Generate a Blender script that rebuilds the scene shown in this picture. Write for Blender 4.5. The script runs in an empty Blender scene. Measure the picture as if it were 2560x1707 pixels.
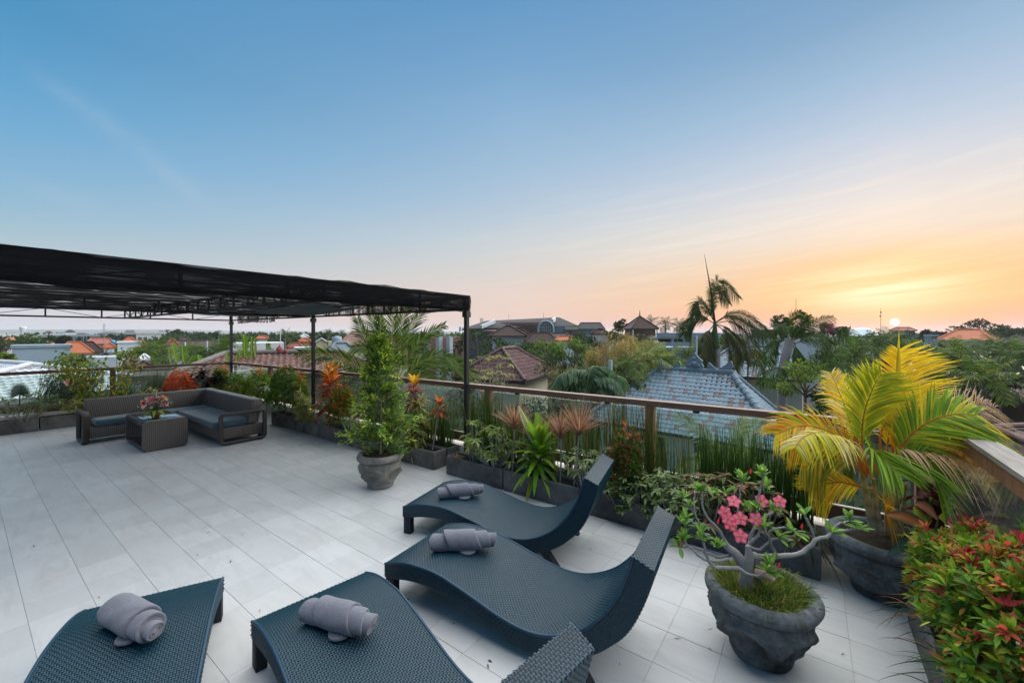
import bpy, bmesh, math, random
import numpy as np
from mathutils import Vector, Matrix

random.seed(7)
rng = np.random.default_rng(7)
scene = bpy.context.scene
COL = scene.collection
HAZE = 0.00026
rad = math.radians

# ------------------------------------------------------------------ camera
CAM_H = 1.9
FPX, CX, HY = 1018.0, 1280.0, 833.0          # focal length, centre column and horizon row of the photograph
RX, RY = .8067, .5908                        # camera right in the terrace's own axes
FX, FY = -.5908, .8067                       # camera forward
cam = bpy.data.cameras.new('camera')
cam_o = bpy.data.objects.new('camera', cam)
COL.objects.link(cam_o)
cam_o.location = (0, 0, CAM_H)
cam_o.rotation_euler = (rad(90), 0, math.atan2(-FX, FY))
cam.sensor_width = 36
cam.lens = FPX / 2560 * 36
cam.shift_y = -20.5 / 2560
cam.clip_start = .05
cam.clip_end = 30000
scene.camera = cam_o
scene.view_settings.view_transform = 'Standard'
scene.view_settings.look = 'None'
scene.view_settings.exposure = .5
scene.view_settings.gamma = 1
scene.view_settings.use_curve_mapping = False
scene.cycles.max_bounces = 8
scene.cycles.transparent_max_bounces = 24
scene.cycles.sample_clamp_indirect = 4


def ray(px):
    l = (px - CX) / FPX
    return RX * l + FX, RY * l + FY


def at(px, py, d):
    x, y = ray(px)
    return np.array([x * d, y * d, CAM_H - (py - HY) / FPX * d])


def flo(px, py, h=0.):
    return at(px, py, FPX * (CAM_H - h) / (py - HY))


def on_y(px, Y):
    x, y = ray(px)
    d = Y / y
    return x * d, d


def on_x(px, X):
    x, y = ray(px)
    d = X / x
    return y * d, d


def hz(py, d):
    return CAM_H - (py - HY) / FPX * d


def lin(r, g=None, b=None):
    if g is None:
        r, g, b = r
    f = lambda c: (c / 255 / 12.92) if c / 255 <= .04045 else ((c / 255 + .055) / 1.055) ** 2.4
    return (f(r), f(g), f(b), 1)


# ------------------------------------------------------------------ sky
SUN_AZ = np.array(ray(2237)); SUN_AZ /= np.linalg.norm(SUN_AZ)
SUN_EL = rad(1.15)
SUN_V = (SUN_AZ[0] * math.cos(SUN_EL), SUN_AZ[1] * math.cos(SUN_EL), math.sin(SUN_EL))
SUN_R = (SUN_AZ[1], -SUN_AZ[0], 0)           # to the right of the sun

world = bpy.data.worlds.new('World')
scene.world = world
world.use_nodes = True


class NT:
    """small helper to write node trees"""
    def __init__(s, tree):
        s.t = tree
        tree.nodes.clear()

    def n(s, typ, **kw):
        nd = s.t.nodes.new(typ)
        for k, v in kw.items():
            setattr(nd, k, v)
        return nd

    def set(s, sock, v):
        if isinstance(v, bpy.types.NodeSocket):
            s.t.links.new(v, sock)
        elif v is not None:
            sock.default_value = v

    def m(s, op, a, b=None, c=None, clamp=False):
        nd = s.n('ShaderNodeMath', operation=op, use_clamp=clamp)
        s.set(nd.inputs[0], a)
        if b is not None: s.set(nd.inputs[1], b)
        if c is not None: s.set(nd.inputs[2], c)
        return nd.outputs[0]

    def mr(s, v, a, b, c=0., d=1., smooth=False):
        nd = s.n('ShaderNodeMapRange', interpolation_type='SMOOTHSTEP' if smooth else 'LINEAR')
        s.set(nd.inputs[0], v)
        for i, q in enumerate((a, b, c, d)):
            s.set(nd.inputs[i + 1], q)
        return nd.outputs[0]

    def dot(s, a, v):
        nd = s.n('ShaderNodeVectorMath', operation='DOT_PRODUCT')
        s.set(nd.inputs[0], a); s.set(nd.inputs[1], v)
        return nd.outputs['Value']

    def mix(s, f, a, b, blend='MIX'):
        nd = s.n('ShaderNodeMix', data_type='RGBA', blend_type=blend)
        s.set(nd.inputs['Factor'], f)
        s.set(nd.inputs[6], a); s.set(nd.inputs[7], b)
        return nd.outputs[2]

    def ramp(s, f, stops, interp='LINEAR'):
        nd = s.n('ShaderNodeValToRGB')
        nd.color_ramp.interpolation = interp
        el = nd.color_ramp.elements
        while len(el) < len(stops):
            el.new(.5)
        for e, (p, c) in zip(el, stops):
            e.position = p
            e.color = c
        s.set(nd.inputs[0], f)
        return nd.outputs[0]

    def noise(s, vec, scale, detail=4., rough=.55, dist=0., out=0):
        nd = s.n('ShaderNodeTexNoise')
        if vec is not None: s.set(nd.inputs['Vector'], vec)
        nd.inputs['Scale'].default_value = scale
        nd.inputs['Detail'].default_value = detail
        nd.inputs['Roughness'].default_value = rough
        nd.inputs['Distortion'].default_value = dist
        return nd.outputs[out]

    def xyz(s, x, y, z):
        nd = s.n('ShaderNodeCombineXYZ')
        for i, v in enumerate((x, y, z)):
            s.set(nd.inputs[i], v)
        return nd.outputs[0]


def build_sky():
    k = NT(world.node_tree)
    tc = k.n('ShaderNodeTexCoord')
    V = tc.outputs['Generated']
    sep = k.n('ShaderNodeSeparateXYZ'); k.set(sep.inputs[0], V)
    z = sep.outputs[2]
    el = k.m('MULTIPLY', k.m('ARCSINE', z), 180 / math.pi)          # degrees
    fwd = k.dot(V, (SUN_AZ[0], SUN_AZ[1], 0))
    rgt = k.dot(V, SUN_R)
    azs = k.m('MULTIPLY', k.m('ARCTAN2', rgt, fwd), 180 / math.pi)  # signed degrees from the sun
    az = k.m('ABSOLUTE', azs)
    e = k.m('SQRT', k.m('DIVIDE', k.m('MAXIMUM', el, 0.), 90.))
    P = lambda d: math.sqrt(d / 90)
    S = lambda rows: [(P(d), lin(*c)) for d, c in rows]
    r0 = k.ramp(e, S([(0, (236, 158, 126)), (1., (244, 158, 108)), (2.2, (252, 170, 100)), (3.6, (253, 188, 112)), (5.5, (252, 194, 124)), (8, (250, 208, 160)),
                      (10.5, (247, 226, 204)), (13.5, (238, 228, 220)), (17, (216, 218, 225)), (21, (188, 204, 224)), (26, (158, 187, 214)),
                      (31, (130, 167, 200)), (40, (108, 153, 196)), (60, (92, 142, 190)), (90, (86, 136, 186))]))
    r1 = k.ramp(e, S([(0, (222, 186, 178)), (2.5, (233, 202, 188)), (5.5, (229, 208, 198)), (9, (216, 210, 206)), (13, (200, 208, 213)), (18, (174, 196, 216)),
                      (23, (156, 187, 214)), (28, (140, 178, 211)), (33, (120, 165, 205)), (39, (100, 153, 198)), (60, (86, 140, 190)), (90, (82, 134, 186))]))
    r2 = k.ramp(e, S([(0, (206, 206, 217)), (1.5, (211, 209, 218)), (4, (204, 206, 212)), (8.5, (170, 194, 207)), (12, (143, 184, 211)), (18, (111, 170, 210)),
                      (22, (93, 160, 204)), (27, (75, 146, 193)), (45, (72, 138, 188)), (90, (78, 133, 184))]))
    r3 = k.ramp(e, S([(0, (196, 192, 206)), (5, (204, 198, 206)), (10, (176, 190, 206)), (20, (120, 168, 206)), (30, (88, 150, 198)), (50, (80, 140, 190)), (90, (78, 133, 184))]))
    c = k.mix(k.mr(az, 0., 43.), r0, r1)
    c = k.mix(k.mr(az, 43., 94.), c, r2)
    c = k.mix(k.mr(az, 94., 180.), c, r3)
    # thin streaks of cloud round the sun, tilted a little
    t = k.m('SUBTRACT', el, k.m('MULTIPLY', azs, .1))
    sv = k.xyz(k.m('MULTIPLY', azs, .035), k.m('MULTIPLY', t, .62), 0.)
    n1 = k.noise(sv, 1.6, 5, .55, .6)
    n2 = k.noise(k.xyz(k.m('MULTIPLY', azs, .05), k.m('MULTIPLY', t, .22), 3.), 2.2, 4, .5, .4)
    band = k.m('MULTIPLY', k.mr(el, 2., 6., smooth=True), k.mr(el, 24., 9., smooth=True))
    band = k.m('MULTIPLY', band, k.mr(az, 60., 8., smooth=True))
    st = k.m('MULTIPLY', k.mr(n1, .42, .76, smooth=True), band)
    c = k.mix(k.m('MULTIPLY', st, .42), c, k.mix(k.mr(el, 3., 12.), lin(255, 226, 160), lin(255, 240, 222)))
    dk = k.m('MULTIPLY', k.mr(n2, .52, .72, smooth=True), band)
    c = k.mix(k.m('MULTIPLY', dk, .3), c, k.mix(k.mr(el, 3., 10.), lin(248, 176, 112), lin(226, 214, 214)))
    # a grey-mauve bank low on the right of the sun
    bank = k.m('MULTIPLY', k.mr(azs, 4., 16., smooth=True), k.mr(k.m('ADD', el, k.m('MULTIPLY', n2, 2.)), 4.4, 2.6, smooth=True))
    c = k.mix(k.m('MULTIPLY', bank, .55), c, lin(206, 170, 166))
    # the bright patch of lit cloud above the sun
    dx = k.m('DIVIDE', k.m('ADD', azs, 1.2), 5.8)
    dy = k.m('DIVIDE', k.m('SUBTRACT', el, 4.6), 2.3)
    g = k.m('EXPONENT', k.m('MULTIPLY', k.m('ADD', k.m('MULTIPLY', dx, dx), k.m('MULTIPLY', dy, dy)), -1.))
    c = k.mix(k.m('MULTIPLY', k.m('POWER', g, .5), .5), c, lin(255, 206, 118))
    g = k.m('MULTIPLY', g, k.mr(n1, .30, .60, .4, 1.15, True))
    c = k.mix(k.m('MINIMUM', g, 1.), c, lin(255, 247, 200))
    # thin old contrails on the left
    def wisp(a, b, w, amt, c):
        A = at(a[0], a[1], 1) - np.array([0, 0, CAM_H]); A /= np.linalg.norm(A)
        B = at(b[0], b[1], 1) - np.array([0, 0, CAM_H]); B /= np.linalg.norm(B)
        nrm = np.cross(A, B); nrm /= np.linalg.norm(nrm)
        tng = B - A; tng /= np.linalg.norm(tng)
        nz = k.noise(V, 9., 5, .6)
        d = k.m('DIVIDE', k.m('ADD', k.dot(V, tuple(nrm)), k.m('MULTIPLY', k.m('SUBTRACT', nz, .5), .035)), w)
        gl = k.m('EXPONENT', k.m('MULTIPLY', k.m('MULTIPLY', d, d), -1.))
        u = k.dot(V, tuple(tng))
        ua, ub = float(A @ tng), float(B @ tng)
        L = ub - ua
        gl = k.m('MULTIPLY', gl, k.mr(u, ua - .1 * L, ua + .25 * L, smooth=True))
        gl = k.m('MULTIPLY', gl, k.mr(u, ub + .1 * L, ub - .2 * L, smooth=True))
        gl = k.m('MULTIPLY', gl, k.mr(k.noise(V, 26., 4, .6), .3, .7, .25, 1.))
        return k.mix(k.m('MULTIPLY', gl, amt), c, lin(205, 214, 222))
    c = wisp((65, 165), (545, 525), .016, .15, c)
    c = wisp((0, 445), (260, 520), .014, .1, c)
    # sun disc, flattened by the thick air
    sa = k.m('DIVIDE', azs, .36)
    se = k.m('DIVIDE', k.m('SUBTRACT', el, math.degrees(SUN_EL)), .37)
    rr = k.m('SQRT', k.m('ADD', k.m('MULTIPLY', sa, sa), k.m('MULTIPLY', se, se)))
    halo = k.m('MULTIPLY', k.m('EXPONENT', k.m('MULTIPLY', rr, -.34)), .75)
    c = k.mix(halo, c, lin(255, 216, 140))
    disc = k.mr(rr, 1.06, .86, smooth=True)
    c = k.mix(disc, c, (3.2, 2.6, 1.7, 1))
    bg = k.n('ShaderNodeBackground')
    k.set(bg.inputs[0], c)
    bg.inputs[1].default_value = .707
    sky = k.n('ShaderNodeTexSky', sky_type='NISHITA')
    sky.sun_disc = False
    sky.sun_elevation = SUN_EL
    sky.sun_rotation = math.atan2(SUN_AZ[0], SUN_AZ[1])
    bs = k.n('ShaderNodeBackground')
    k.set(bs.inputs[0], sky.outputs[0])
    bs.inputs[1].default_value = .008
    add = k.n('ShaderNodeAddShader')
    k.set(add.inputs[0], bg.outputs[0]); k.set(add.inputs[1], bs.outputs[0])
    out = k.n('ShaderNodeOutputWorld')
    k.set(out.inputs[0], add.outputs[0])


build_sky()
# the one sun lamp: added wide fill above the visible sun, brightens the terrace
sun = bpy.data.lights.new('sun', 'SUN')
sun.energy = 5.0
sun.angle = rad(118)
sun.color = (1., .955, .90)
sun_o = bpy.data.objects.new('sun', sun)
COL.objects.link(sun_o)
_e = rad(52)
sun_o.rotation_euler = Vector((-SUN_AZ[0] * math.cos(_e), -SUN_AZ[1] * math.cos(_e), -math.sin(_e))).to_track_quat('-Z', 'Y').to_euler()

# ------------------------------------------------------------------ materials
MATS = {}


def material(name, fn):
    if name in MATS: return MATS[name]
    m = bpy.data.materials.new(name)
    m.use_nodes = True
    k = NT(m.node_tree)
    sh = fn(k)
    out = k.n('ShaderNodeOutputMaterial')
    k.set(out.inputs[0], sh)
    MATS[name] = m
    return m


def bsdf(k, col, rough=.6, spec=.5, bump=None, bstr=.3, bdist=.01, metal=0.):
    p = k.n('ShaderNodeBsdfPrincipled')
    k.set(p.inputs['Base Color'], col)
    k.set(p.inputs['Roughness'], rough)
    p.inputs['Metallic'].default_value = metal
    p.inputs['Specular IOR Level'].default_value = spec
    if bump is not None:
        b = k.n('ShaderNodeBump')
        b.inputs['Strength'].default_value = bstr
        b.inputs['Distance'].default_value = bdist
        k.set(b.inputs['Height'], bump)
        k.set(p.inputs['Normal'], b.outputs[0])
    return p.outputs[0]


def ocoord(k):
    return k.n('ShaderNodeTexCoord').outputs['Object']


def gcoord(k):
    return k.n('ShaderNodeNewGeometry').outputs['Position']


def sc3(c, f):
    return (c[0] * f, c[1] * f, c[2] * f, 1)


def mat_plain(name, c, rough=.6, var=.25, scale=6., bstr=.25, spec=.4, bdist=.004, metal=0., detail=6):
    """one colour with uneven wear"""
    def fn(k):
        v = gcoord(k)
        n = k.noise(v, scale, detail, .6)
        n2 = k.noise(v, scale * 7, 4, .6)
        f = k.m('ADD', k.m('MULTIPLY', n, .7), k.m('MULTIPLY', n2, .3))
        col = k.mix(k.mr(f, .3, .7), sc3(c, 1 - var), sc3(c, 1 + var))
        return bsdf(k, col, k.mr(n2, .2, .8, rough - .08, rough + .08), spec, n2, bstr, bdist, metal)
    return material(name, fn)


def mat_leaf():
    def fn(k):
        a = k.n('ShaderNodeAttribute', attribute_name='lc').outputs['Color']
        a = k.mix(1., a, (1.5, 1.45, 1.4, 1), 'MULTIPLY')
        n = k.noise(gcoord(k), 14., 3, .6)
        col = k.mix(k.mr(n, .3, .7, 0., .28), a, k.mix(.5, a, (.16, .15, .05, 1), 'MULTIPLY'))
        p = bsdf(k, col, .48, .16)
        tr = k.n('ShaderNodeBsdfTranslucent')
        k.set(tr.inputs[0], k.mix(.35, col, (1., .9, .25, 1), 'MULTIPLY'))
        mx = k.n('ShaderNodeMixShader')
        mx.inputs[0].default_value = .46
        k.set(mx.inputs[1], p); k.set(mx.inputs[2], tr.outputs[0])
        return mx.outputs[0]
    return material('leaf', fn)


def mat_attr(name, rough=.7, spec=.3, bscale=30., bstr=.4, bdist=.003):
    def fn(k):
        a = k.n('ShaderNodeAttribute', attribute_name='lc').outputs['Color']
        n = k.noise(gcoord(k), bscale, 5, .6)
        col = k.mix(k.mr(n, .3, .7, 0., .5), a, k.mix(1., a, (.55, .52, .5, 1), 'MULTIPLY'))
        return bsdf(k, col, rough, spec, n, bstr, bdist)
    return material(name, fn)


def mat_tile_floor():
    def fn(k):
        v = gcoord(k)
        r = k.n('ShaderNodeObjectInfo').outputs['Random']
        a = k.n('ShaderNodeAttribute', attribute_name='lc').outputs['Fac']
        r = k.m('FRACT', k.m('ADD', r, a))
        base = k.mix(r, (.46, .472, .468, 1), (.535, .545, .54, 1))
        mp = k.n('ShaderNodeMapping'); k.set(mp.inputs[0], v)
        mp.inputs['Scale'].default_value = (1., 3.5, 1.)
        n = k.noise(mp.outputs[0], 2.2, 7, .62, .8)
        base = k.mix(k.mr(n, .46, .74, 0., .6), base, (.385, .378, .36, 1))
        n3 = k.noise(v, .55, 4, .6)
        base = k.mix(k.mr(n3, .45, .75, 0., .35), base, (.40, .40, .39, 1))
        sp = k.noise(v, 90., 2, .5)
        base = k.mix(k.mr(sp, .74, .8, 0., .25), base, (.22, .2, .18, 1))
        # browner and darker from the foot of the planters to the rail
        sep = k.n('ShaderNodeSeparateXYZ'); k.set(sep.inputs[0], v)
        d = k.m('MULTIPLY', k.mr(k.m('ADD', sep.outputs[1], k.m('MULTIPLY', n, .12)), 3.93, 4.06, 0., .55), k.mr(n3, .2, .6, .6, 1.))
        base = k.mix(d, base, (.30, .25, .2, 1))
        return bsdf(k, base, k.mr(n, .3, .7, .36, .52), .35, k.m('ADD', n, k.m('MULTIPLY', sp, .4)), .12, .004)
    return material('floor_tile', fn)


def mat_wicker(name, c1, c2, rough=.34):
    def fn(k):
        n = k.noise(gcoord(k), 60., 3, .5)
        n2 = k.noise(gcoord(k), 3., 3, .5)
        col = k.mix(k.mr(n, .3, .7), c1, c2)
        return bsdf(k, col, k.mr(n2, .3, .7, rough - .05, rough + .08), .34)
    return material(name, fn)


def mat_rib(name, c1, c2, axis_scale=95.):
    """woven upright strands for the sofa and table, seen from afar"""
    def fn(k):
        v = ocoord(k)
        sep = k.n('ShaderNodeSeparateXYZ'); k.set(sep.inputs[0], v)
        h = k.m('ADD', sep.outputs[0], sep.outputs[1])
        w = k.m('SINE', k.m('MULTIPLY', h, 2 * math.pi / .026))
        u = k.m('SINE', k.m('ADD', k.m('MULTIPLY', sep.outputs[2], 2 * math.pi / .03), k.m('MULTIPLY', k.m('SIGN', w), 1.57)))
        b = k.m('ADD', k.m('MULTIPLY', w, .5), k.m('MULTIPLY', u, .3))
        col = k.mix(k.mr(b, -.7, .7), c1, c2)
        return bsdf(k, col, .4, .5, b, .8, .006)
    return material(name, fn)


def mat_fabric(name, c, scale=220., var=.22, rough=.9):
    def fn(k):
        v = gcoord(k)
        n = k.noise(v, scale, 3, .7)
        n2 = k.noise(v, 9., 5, .6)
        n3 = k.noise(v, 38., 4, .65)
        f = k.m('ADD', k.m('MULTIPLY', n2, .45), k.m('ADD', k.m('MULTIPLY', n, .3), k.m('MULTIPLY', n3, .25)))
        col = k.mix(k.mr(f, .3, .7), sc3(c, 1 - var), sc3(c, 1 + var))
        p = k.n('ShaderNodeBsdfPrincipled')
        k.set(p.inputs['Base Color'], col)
        p.inputs['Roughness'].default_value = rough
        p.inputs['Specular IOR Level'].default_value = .15
        p.inputs['Sheen Weight'].default_value = .35
        p.inputs['Sheen Roughness'].default_value = .5
        b = k.n('ShaderNodeBump'); b.inputs['Strength'].default_value = .6; b.inputs['Distance'].default_value = .007
        k.set(b.inputs['Height'], k.m('ADD', k.m('MULTIPLY', n, .5), n3)); k.set(p.inputs['Normal'], b.outputs[0])
        return p.outputs[0]
    return material(name, fn)


def mat_stone(name, dark, light, moss=(.06, .06, .02), moss_amt=.4, scale=3.):
    """weathered volcanic concrete: blotches, lime bloom and moss"""
    def fn(k):
        v = gcoord(k)
        n = k.noise(v, scale, 7, .65, .4)
        n2 = k.noise(v, scale * 3.3, 6, .65)
        n3 = k.noise(v, 60., 4, .6)
        col = k.mix(k.mr(n, .35, .68), dark + (1,), light + (1,))
        col = k.mix(k.mr(n2, .55, .75, 0., moss_amt), col, moss + (1,))
        col = k.mix(k.mr(n2, .42, .3, 0., .3), col, sc3(light, 1.35))
        col = k.mix(k.mr(n3, .35, .7, 0., .35), col, sc3(dark, .6))
        return bsdf(k, col, .82, .25, k.m('ADD', n2, k.m('MULTIPLY', n3, .5)), .5, .008)
    return material(name, fn)


def mat_wood(name, c1, c2, axis=0, rough=.55):
    def fn(k):
        v = gcoord(k)
        mp = k.n('ShaderNodeMapping'); k.set(mp.inputs[0], v)
        s = [26., 26., 26.]; s[axis] = 1.6
        mp.inputs['Scale'].default_value = s
        n = k.noise(mp.outputs[0], 1.3, 6, .65, .3)
        n2 = k.noise(v, 2.5, 4, .6)
        col = k.mix(k.mr(k.m('ADD', k.m('MULTIPLY', n, .7), k.m('MULTIPLY', n2, .3)), .32, .66), c1 + (1,), c2 + (1,))
        return bsdf(k, col, rough, .35, n, .35, .003)
    return material(name, fn)


def mat_glass(name, tint=(.86, .93, .9), streak=.05):
    def fn(k):
        v = gcoord(k)
        mp = k.n('ShaderNodeMapping'); k.set(mp.inputs[0], v)
        mp.inputs['Scale'].default_value = (9., 9., .8)
        mp.inputs['Rotation'].default_value = (0, .5, 0)
        n = k.noise(mp.outputs[0], 1.6, 5, .6, 1.)
        t = k.n('ShaderNodeBsdfTransparent'); t.inputs[0].default_value = tint + (1,)
        g = k.n('ShaderNodeBsdfGlossy'); g.inputs['Roughness'].default_value = .03
        fr = k.n('ShaderNodeFresnel'); fr.inputs[0].default_value = 1.5
        mx = k.n('ShaderNodeMixShader')
        k.set(mx.inputs[0], k.m('MINIMUM', fr.outputs[0], .5)); k.set(mx.inputs[1], t.outputs[0]); k.set(mx.inputs[2], g.outputs[0])
        d = k.n('ShaderNodeBsdfDiffuse'); d.inputs[0].default_value = (.55, .58, .56, 1)  # pale streaks and faint haze painted in for reflections on the pane
        m2 = k.n('ShaderNodeMixShader')
        k.set(m2.inputs[0], k.mr(n, .45, .75, .015, streak + .08)); k.set(m2.inputs[1], mx.outputs[0]); k.set(m2.inputs[2], d.outputs[0])
        return m2.outputs[0]
    return material(name, fn)


def mat_net(name, base=.1, streak=.5, axis=0):
    """knitted black shade net: thin places let the sky through"""
    def fn(k):
        v = gcoord(k)
        mp = k.n('ShaderNodeMapping'); k.set(mp.inputs[0], v)
        mp.inputs['Scale'].default_value = (30., 1.1, 30.) if axis == 1 else ((1.1, 30., 1.1) if axis == 0 else (34., 34., 1.2))
        n = k.noise(mp.outputs[0], 1., 5, .7, .5)
        n2 = k.noise(v, 2.2, 3, .5)
        mp3 = k.n('ShaderNodeMapping'); k.set(mp3.inputs[0], v)
        mp3.inputs['Scale'].default_value = (3.1, .5, .5) if axis == 1 else (1, 1, 1)
        bands = k.noise(mp3.outputs[0], 1., 2, .5)
        f = k.m('MULTIPLY', k.mr(n, .46, .60), k.mr(k.m('ADD', k.m('MULTIPLY', n2, .45), k.m('MULTIPLY', bands, .55)), .45, .58))
        f = k.m('ADD', base, k.m('MULTIPLY', f, streak))
        d = bsdf(k, k.mix(n, (.0012, .0014, .002, 1), (.006, .007, .009, 1)), .85, .06, n, .5, .004)
        t = k.n('ShaderNodeBsdfTransparent')
        mx = k.n('ShaderNodeMixShader')
        k.set(mx.inputs[0], f); k.set(mx.inputs[1], d); k.set(mx.inputs[2], t.outputs[0])
        return mx.outputs[0]
    return material(name, fn)


def mat_roof(name, c, c2, row=.28, var=.5):
    """far tiled roof: courses read as rows, single tiles vary in colour"""
    def fn(k):
        v = ocoord(k)
        sep = k.n('ShaderNodeSeparateXYZ'); k.set(sep.inputs[0], v)
        zz = k.m('DIVIDE', sep.outputs[2], row)
        fr = k.m('FRACT', zz)
        n = k.noise(v, 2.4, 4, .6)
        cell = k.n('ShaderNodeTexWhiteNoise')
        k.set(cell.inputs['Vector'], k.xyz(k.m('FLOOR', k.m('MULTIPLY', sep.outputs[0], 2.6)), k.m('FLOOR', k.m('MULTIPLY', sep.outputs[1], 2.6)), k.m('FLOOR', zz)))
        col = k.mix(k.m('ADD', k.m('MULTIPLY', k.mr(n, .3, .7), .6), k.m('MULTIPLY', cell.outputs[0], .4)), c + (1,), c2 + (1,))
        col = k.mix(k.mr(fr, .16, .0, 0., var), col, sc3(c, .45))
        return bsdf(k, col, .75, .3, fr, .6, .03)
    return material(name, fn)


LEAF = mat_leaf()
BARK = mat_attr('bark', .85, .2, 26., .6, .004)
GLASS = mat_glass('balustrade_glass')
NAVY = mat_wicker('navy_wicker', (.003, .026, .042, 1), (.006, .042, .064, 1), .30)
NAVY_D = mat_plain('navy_frame', (.003, .008, .014), .7, .3, 20.)
NAVY_T = mat_wicker('navy_trim', (.005, .034, .064, 1), (.008, .044, .08, 1), .42)
BROWN_W = mat_rib('brown_wicker', (.030, .026, .024, 1), (.155, .13, .118, 1))
BROWN_T = mat_plain('brown_wicker_trim', (.042, .035, .033), .42, .3, 40.)
CUSH = mat_fabric('slate_cushion', (.045, .085, .108), 160., .25)
TOWEL = mat_fabric('grey_towel', (.118, .121, .148), 260., .3, .95)
POT_G = mat_stone('grey_pot_stone', (.11, .098, .085), (.33, .30, .27), (.10, .085, .05), .6, 3.6)
POT_D = mat_stone('dark_pot_stone', (.018, .023, .028), (.19, .215, .23), (.065, .055, .028), .75, 3.2)
PLANT = mat_stone('planter_concrete', (.070, .065, .060), (.22, .205, .19), (.085, .075, .03), .6, 2.6)
PLANT_D = mat_stone('planter_concrete_dark', (.052, .053, .056), (.155, .157, .162), (.08, .07, .04), .35, 2.8)
SOIL = mat_plain('soil', (.045, .033, .024), .95, .5, 30., .8, .1, .015)
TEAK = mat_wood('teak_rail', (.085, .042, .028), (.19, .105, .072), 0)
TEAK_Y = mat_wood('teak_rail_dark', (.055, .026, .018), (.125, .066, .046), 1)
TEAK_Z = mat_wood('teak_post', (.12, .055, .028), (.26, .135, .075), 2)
GREYWOOD = mat_wood('weathered_rail', (.13, .115, .10), (.30, .275, .25), 1, .7)
STEEL = mat_plain('black_steel', (.010, .010, .012), .5, .3, 12.)
NET = mat_net('shade_net', .12, .8, 1)
NET_F = mat_net('shade_net_skirt', .012, .22, 1)
NET_V = mat_net('shade_net_ragged', .12, 1., 2)
WHITE = mat_plain('white_wall', (.62, .62, .61), .8, .1, 1.2)
CREAM = mat_plain('cream_wall', (.55, .49, .38), .8, .12, 1.2)
CURB = mat_plain('cream_curb', (.50, .45, .40), .75, .15, 3.)

# ------------------------------------------------------------------ mesh toolkit
def norm(a):
    return a / np.maximum(np.linalg.norm(a, axis=-1, keepdims=True), 1e-9)


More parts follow.
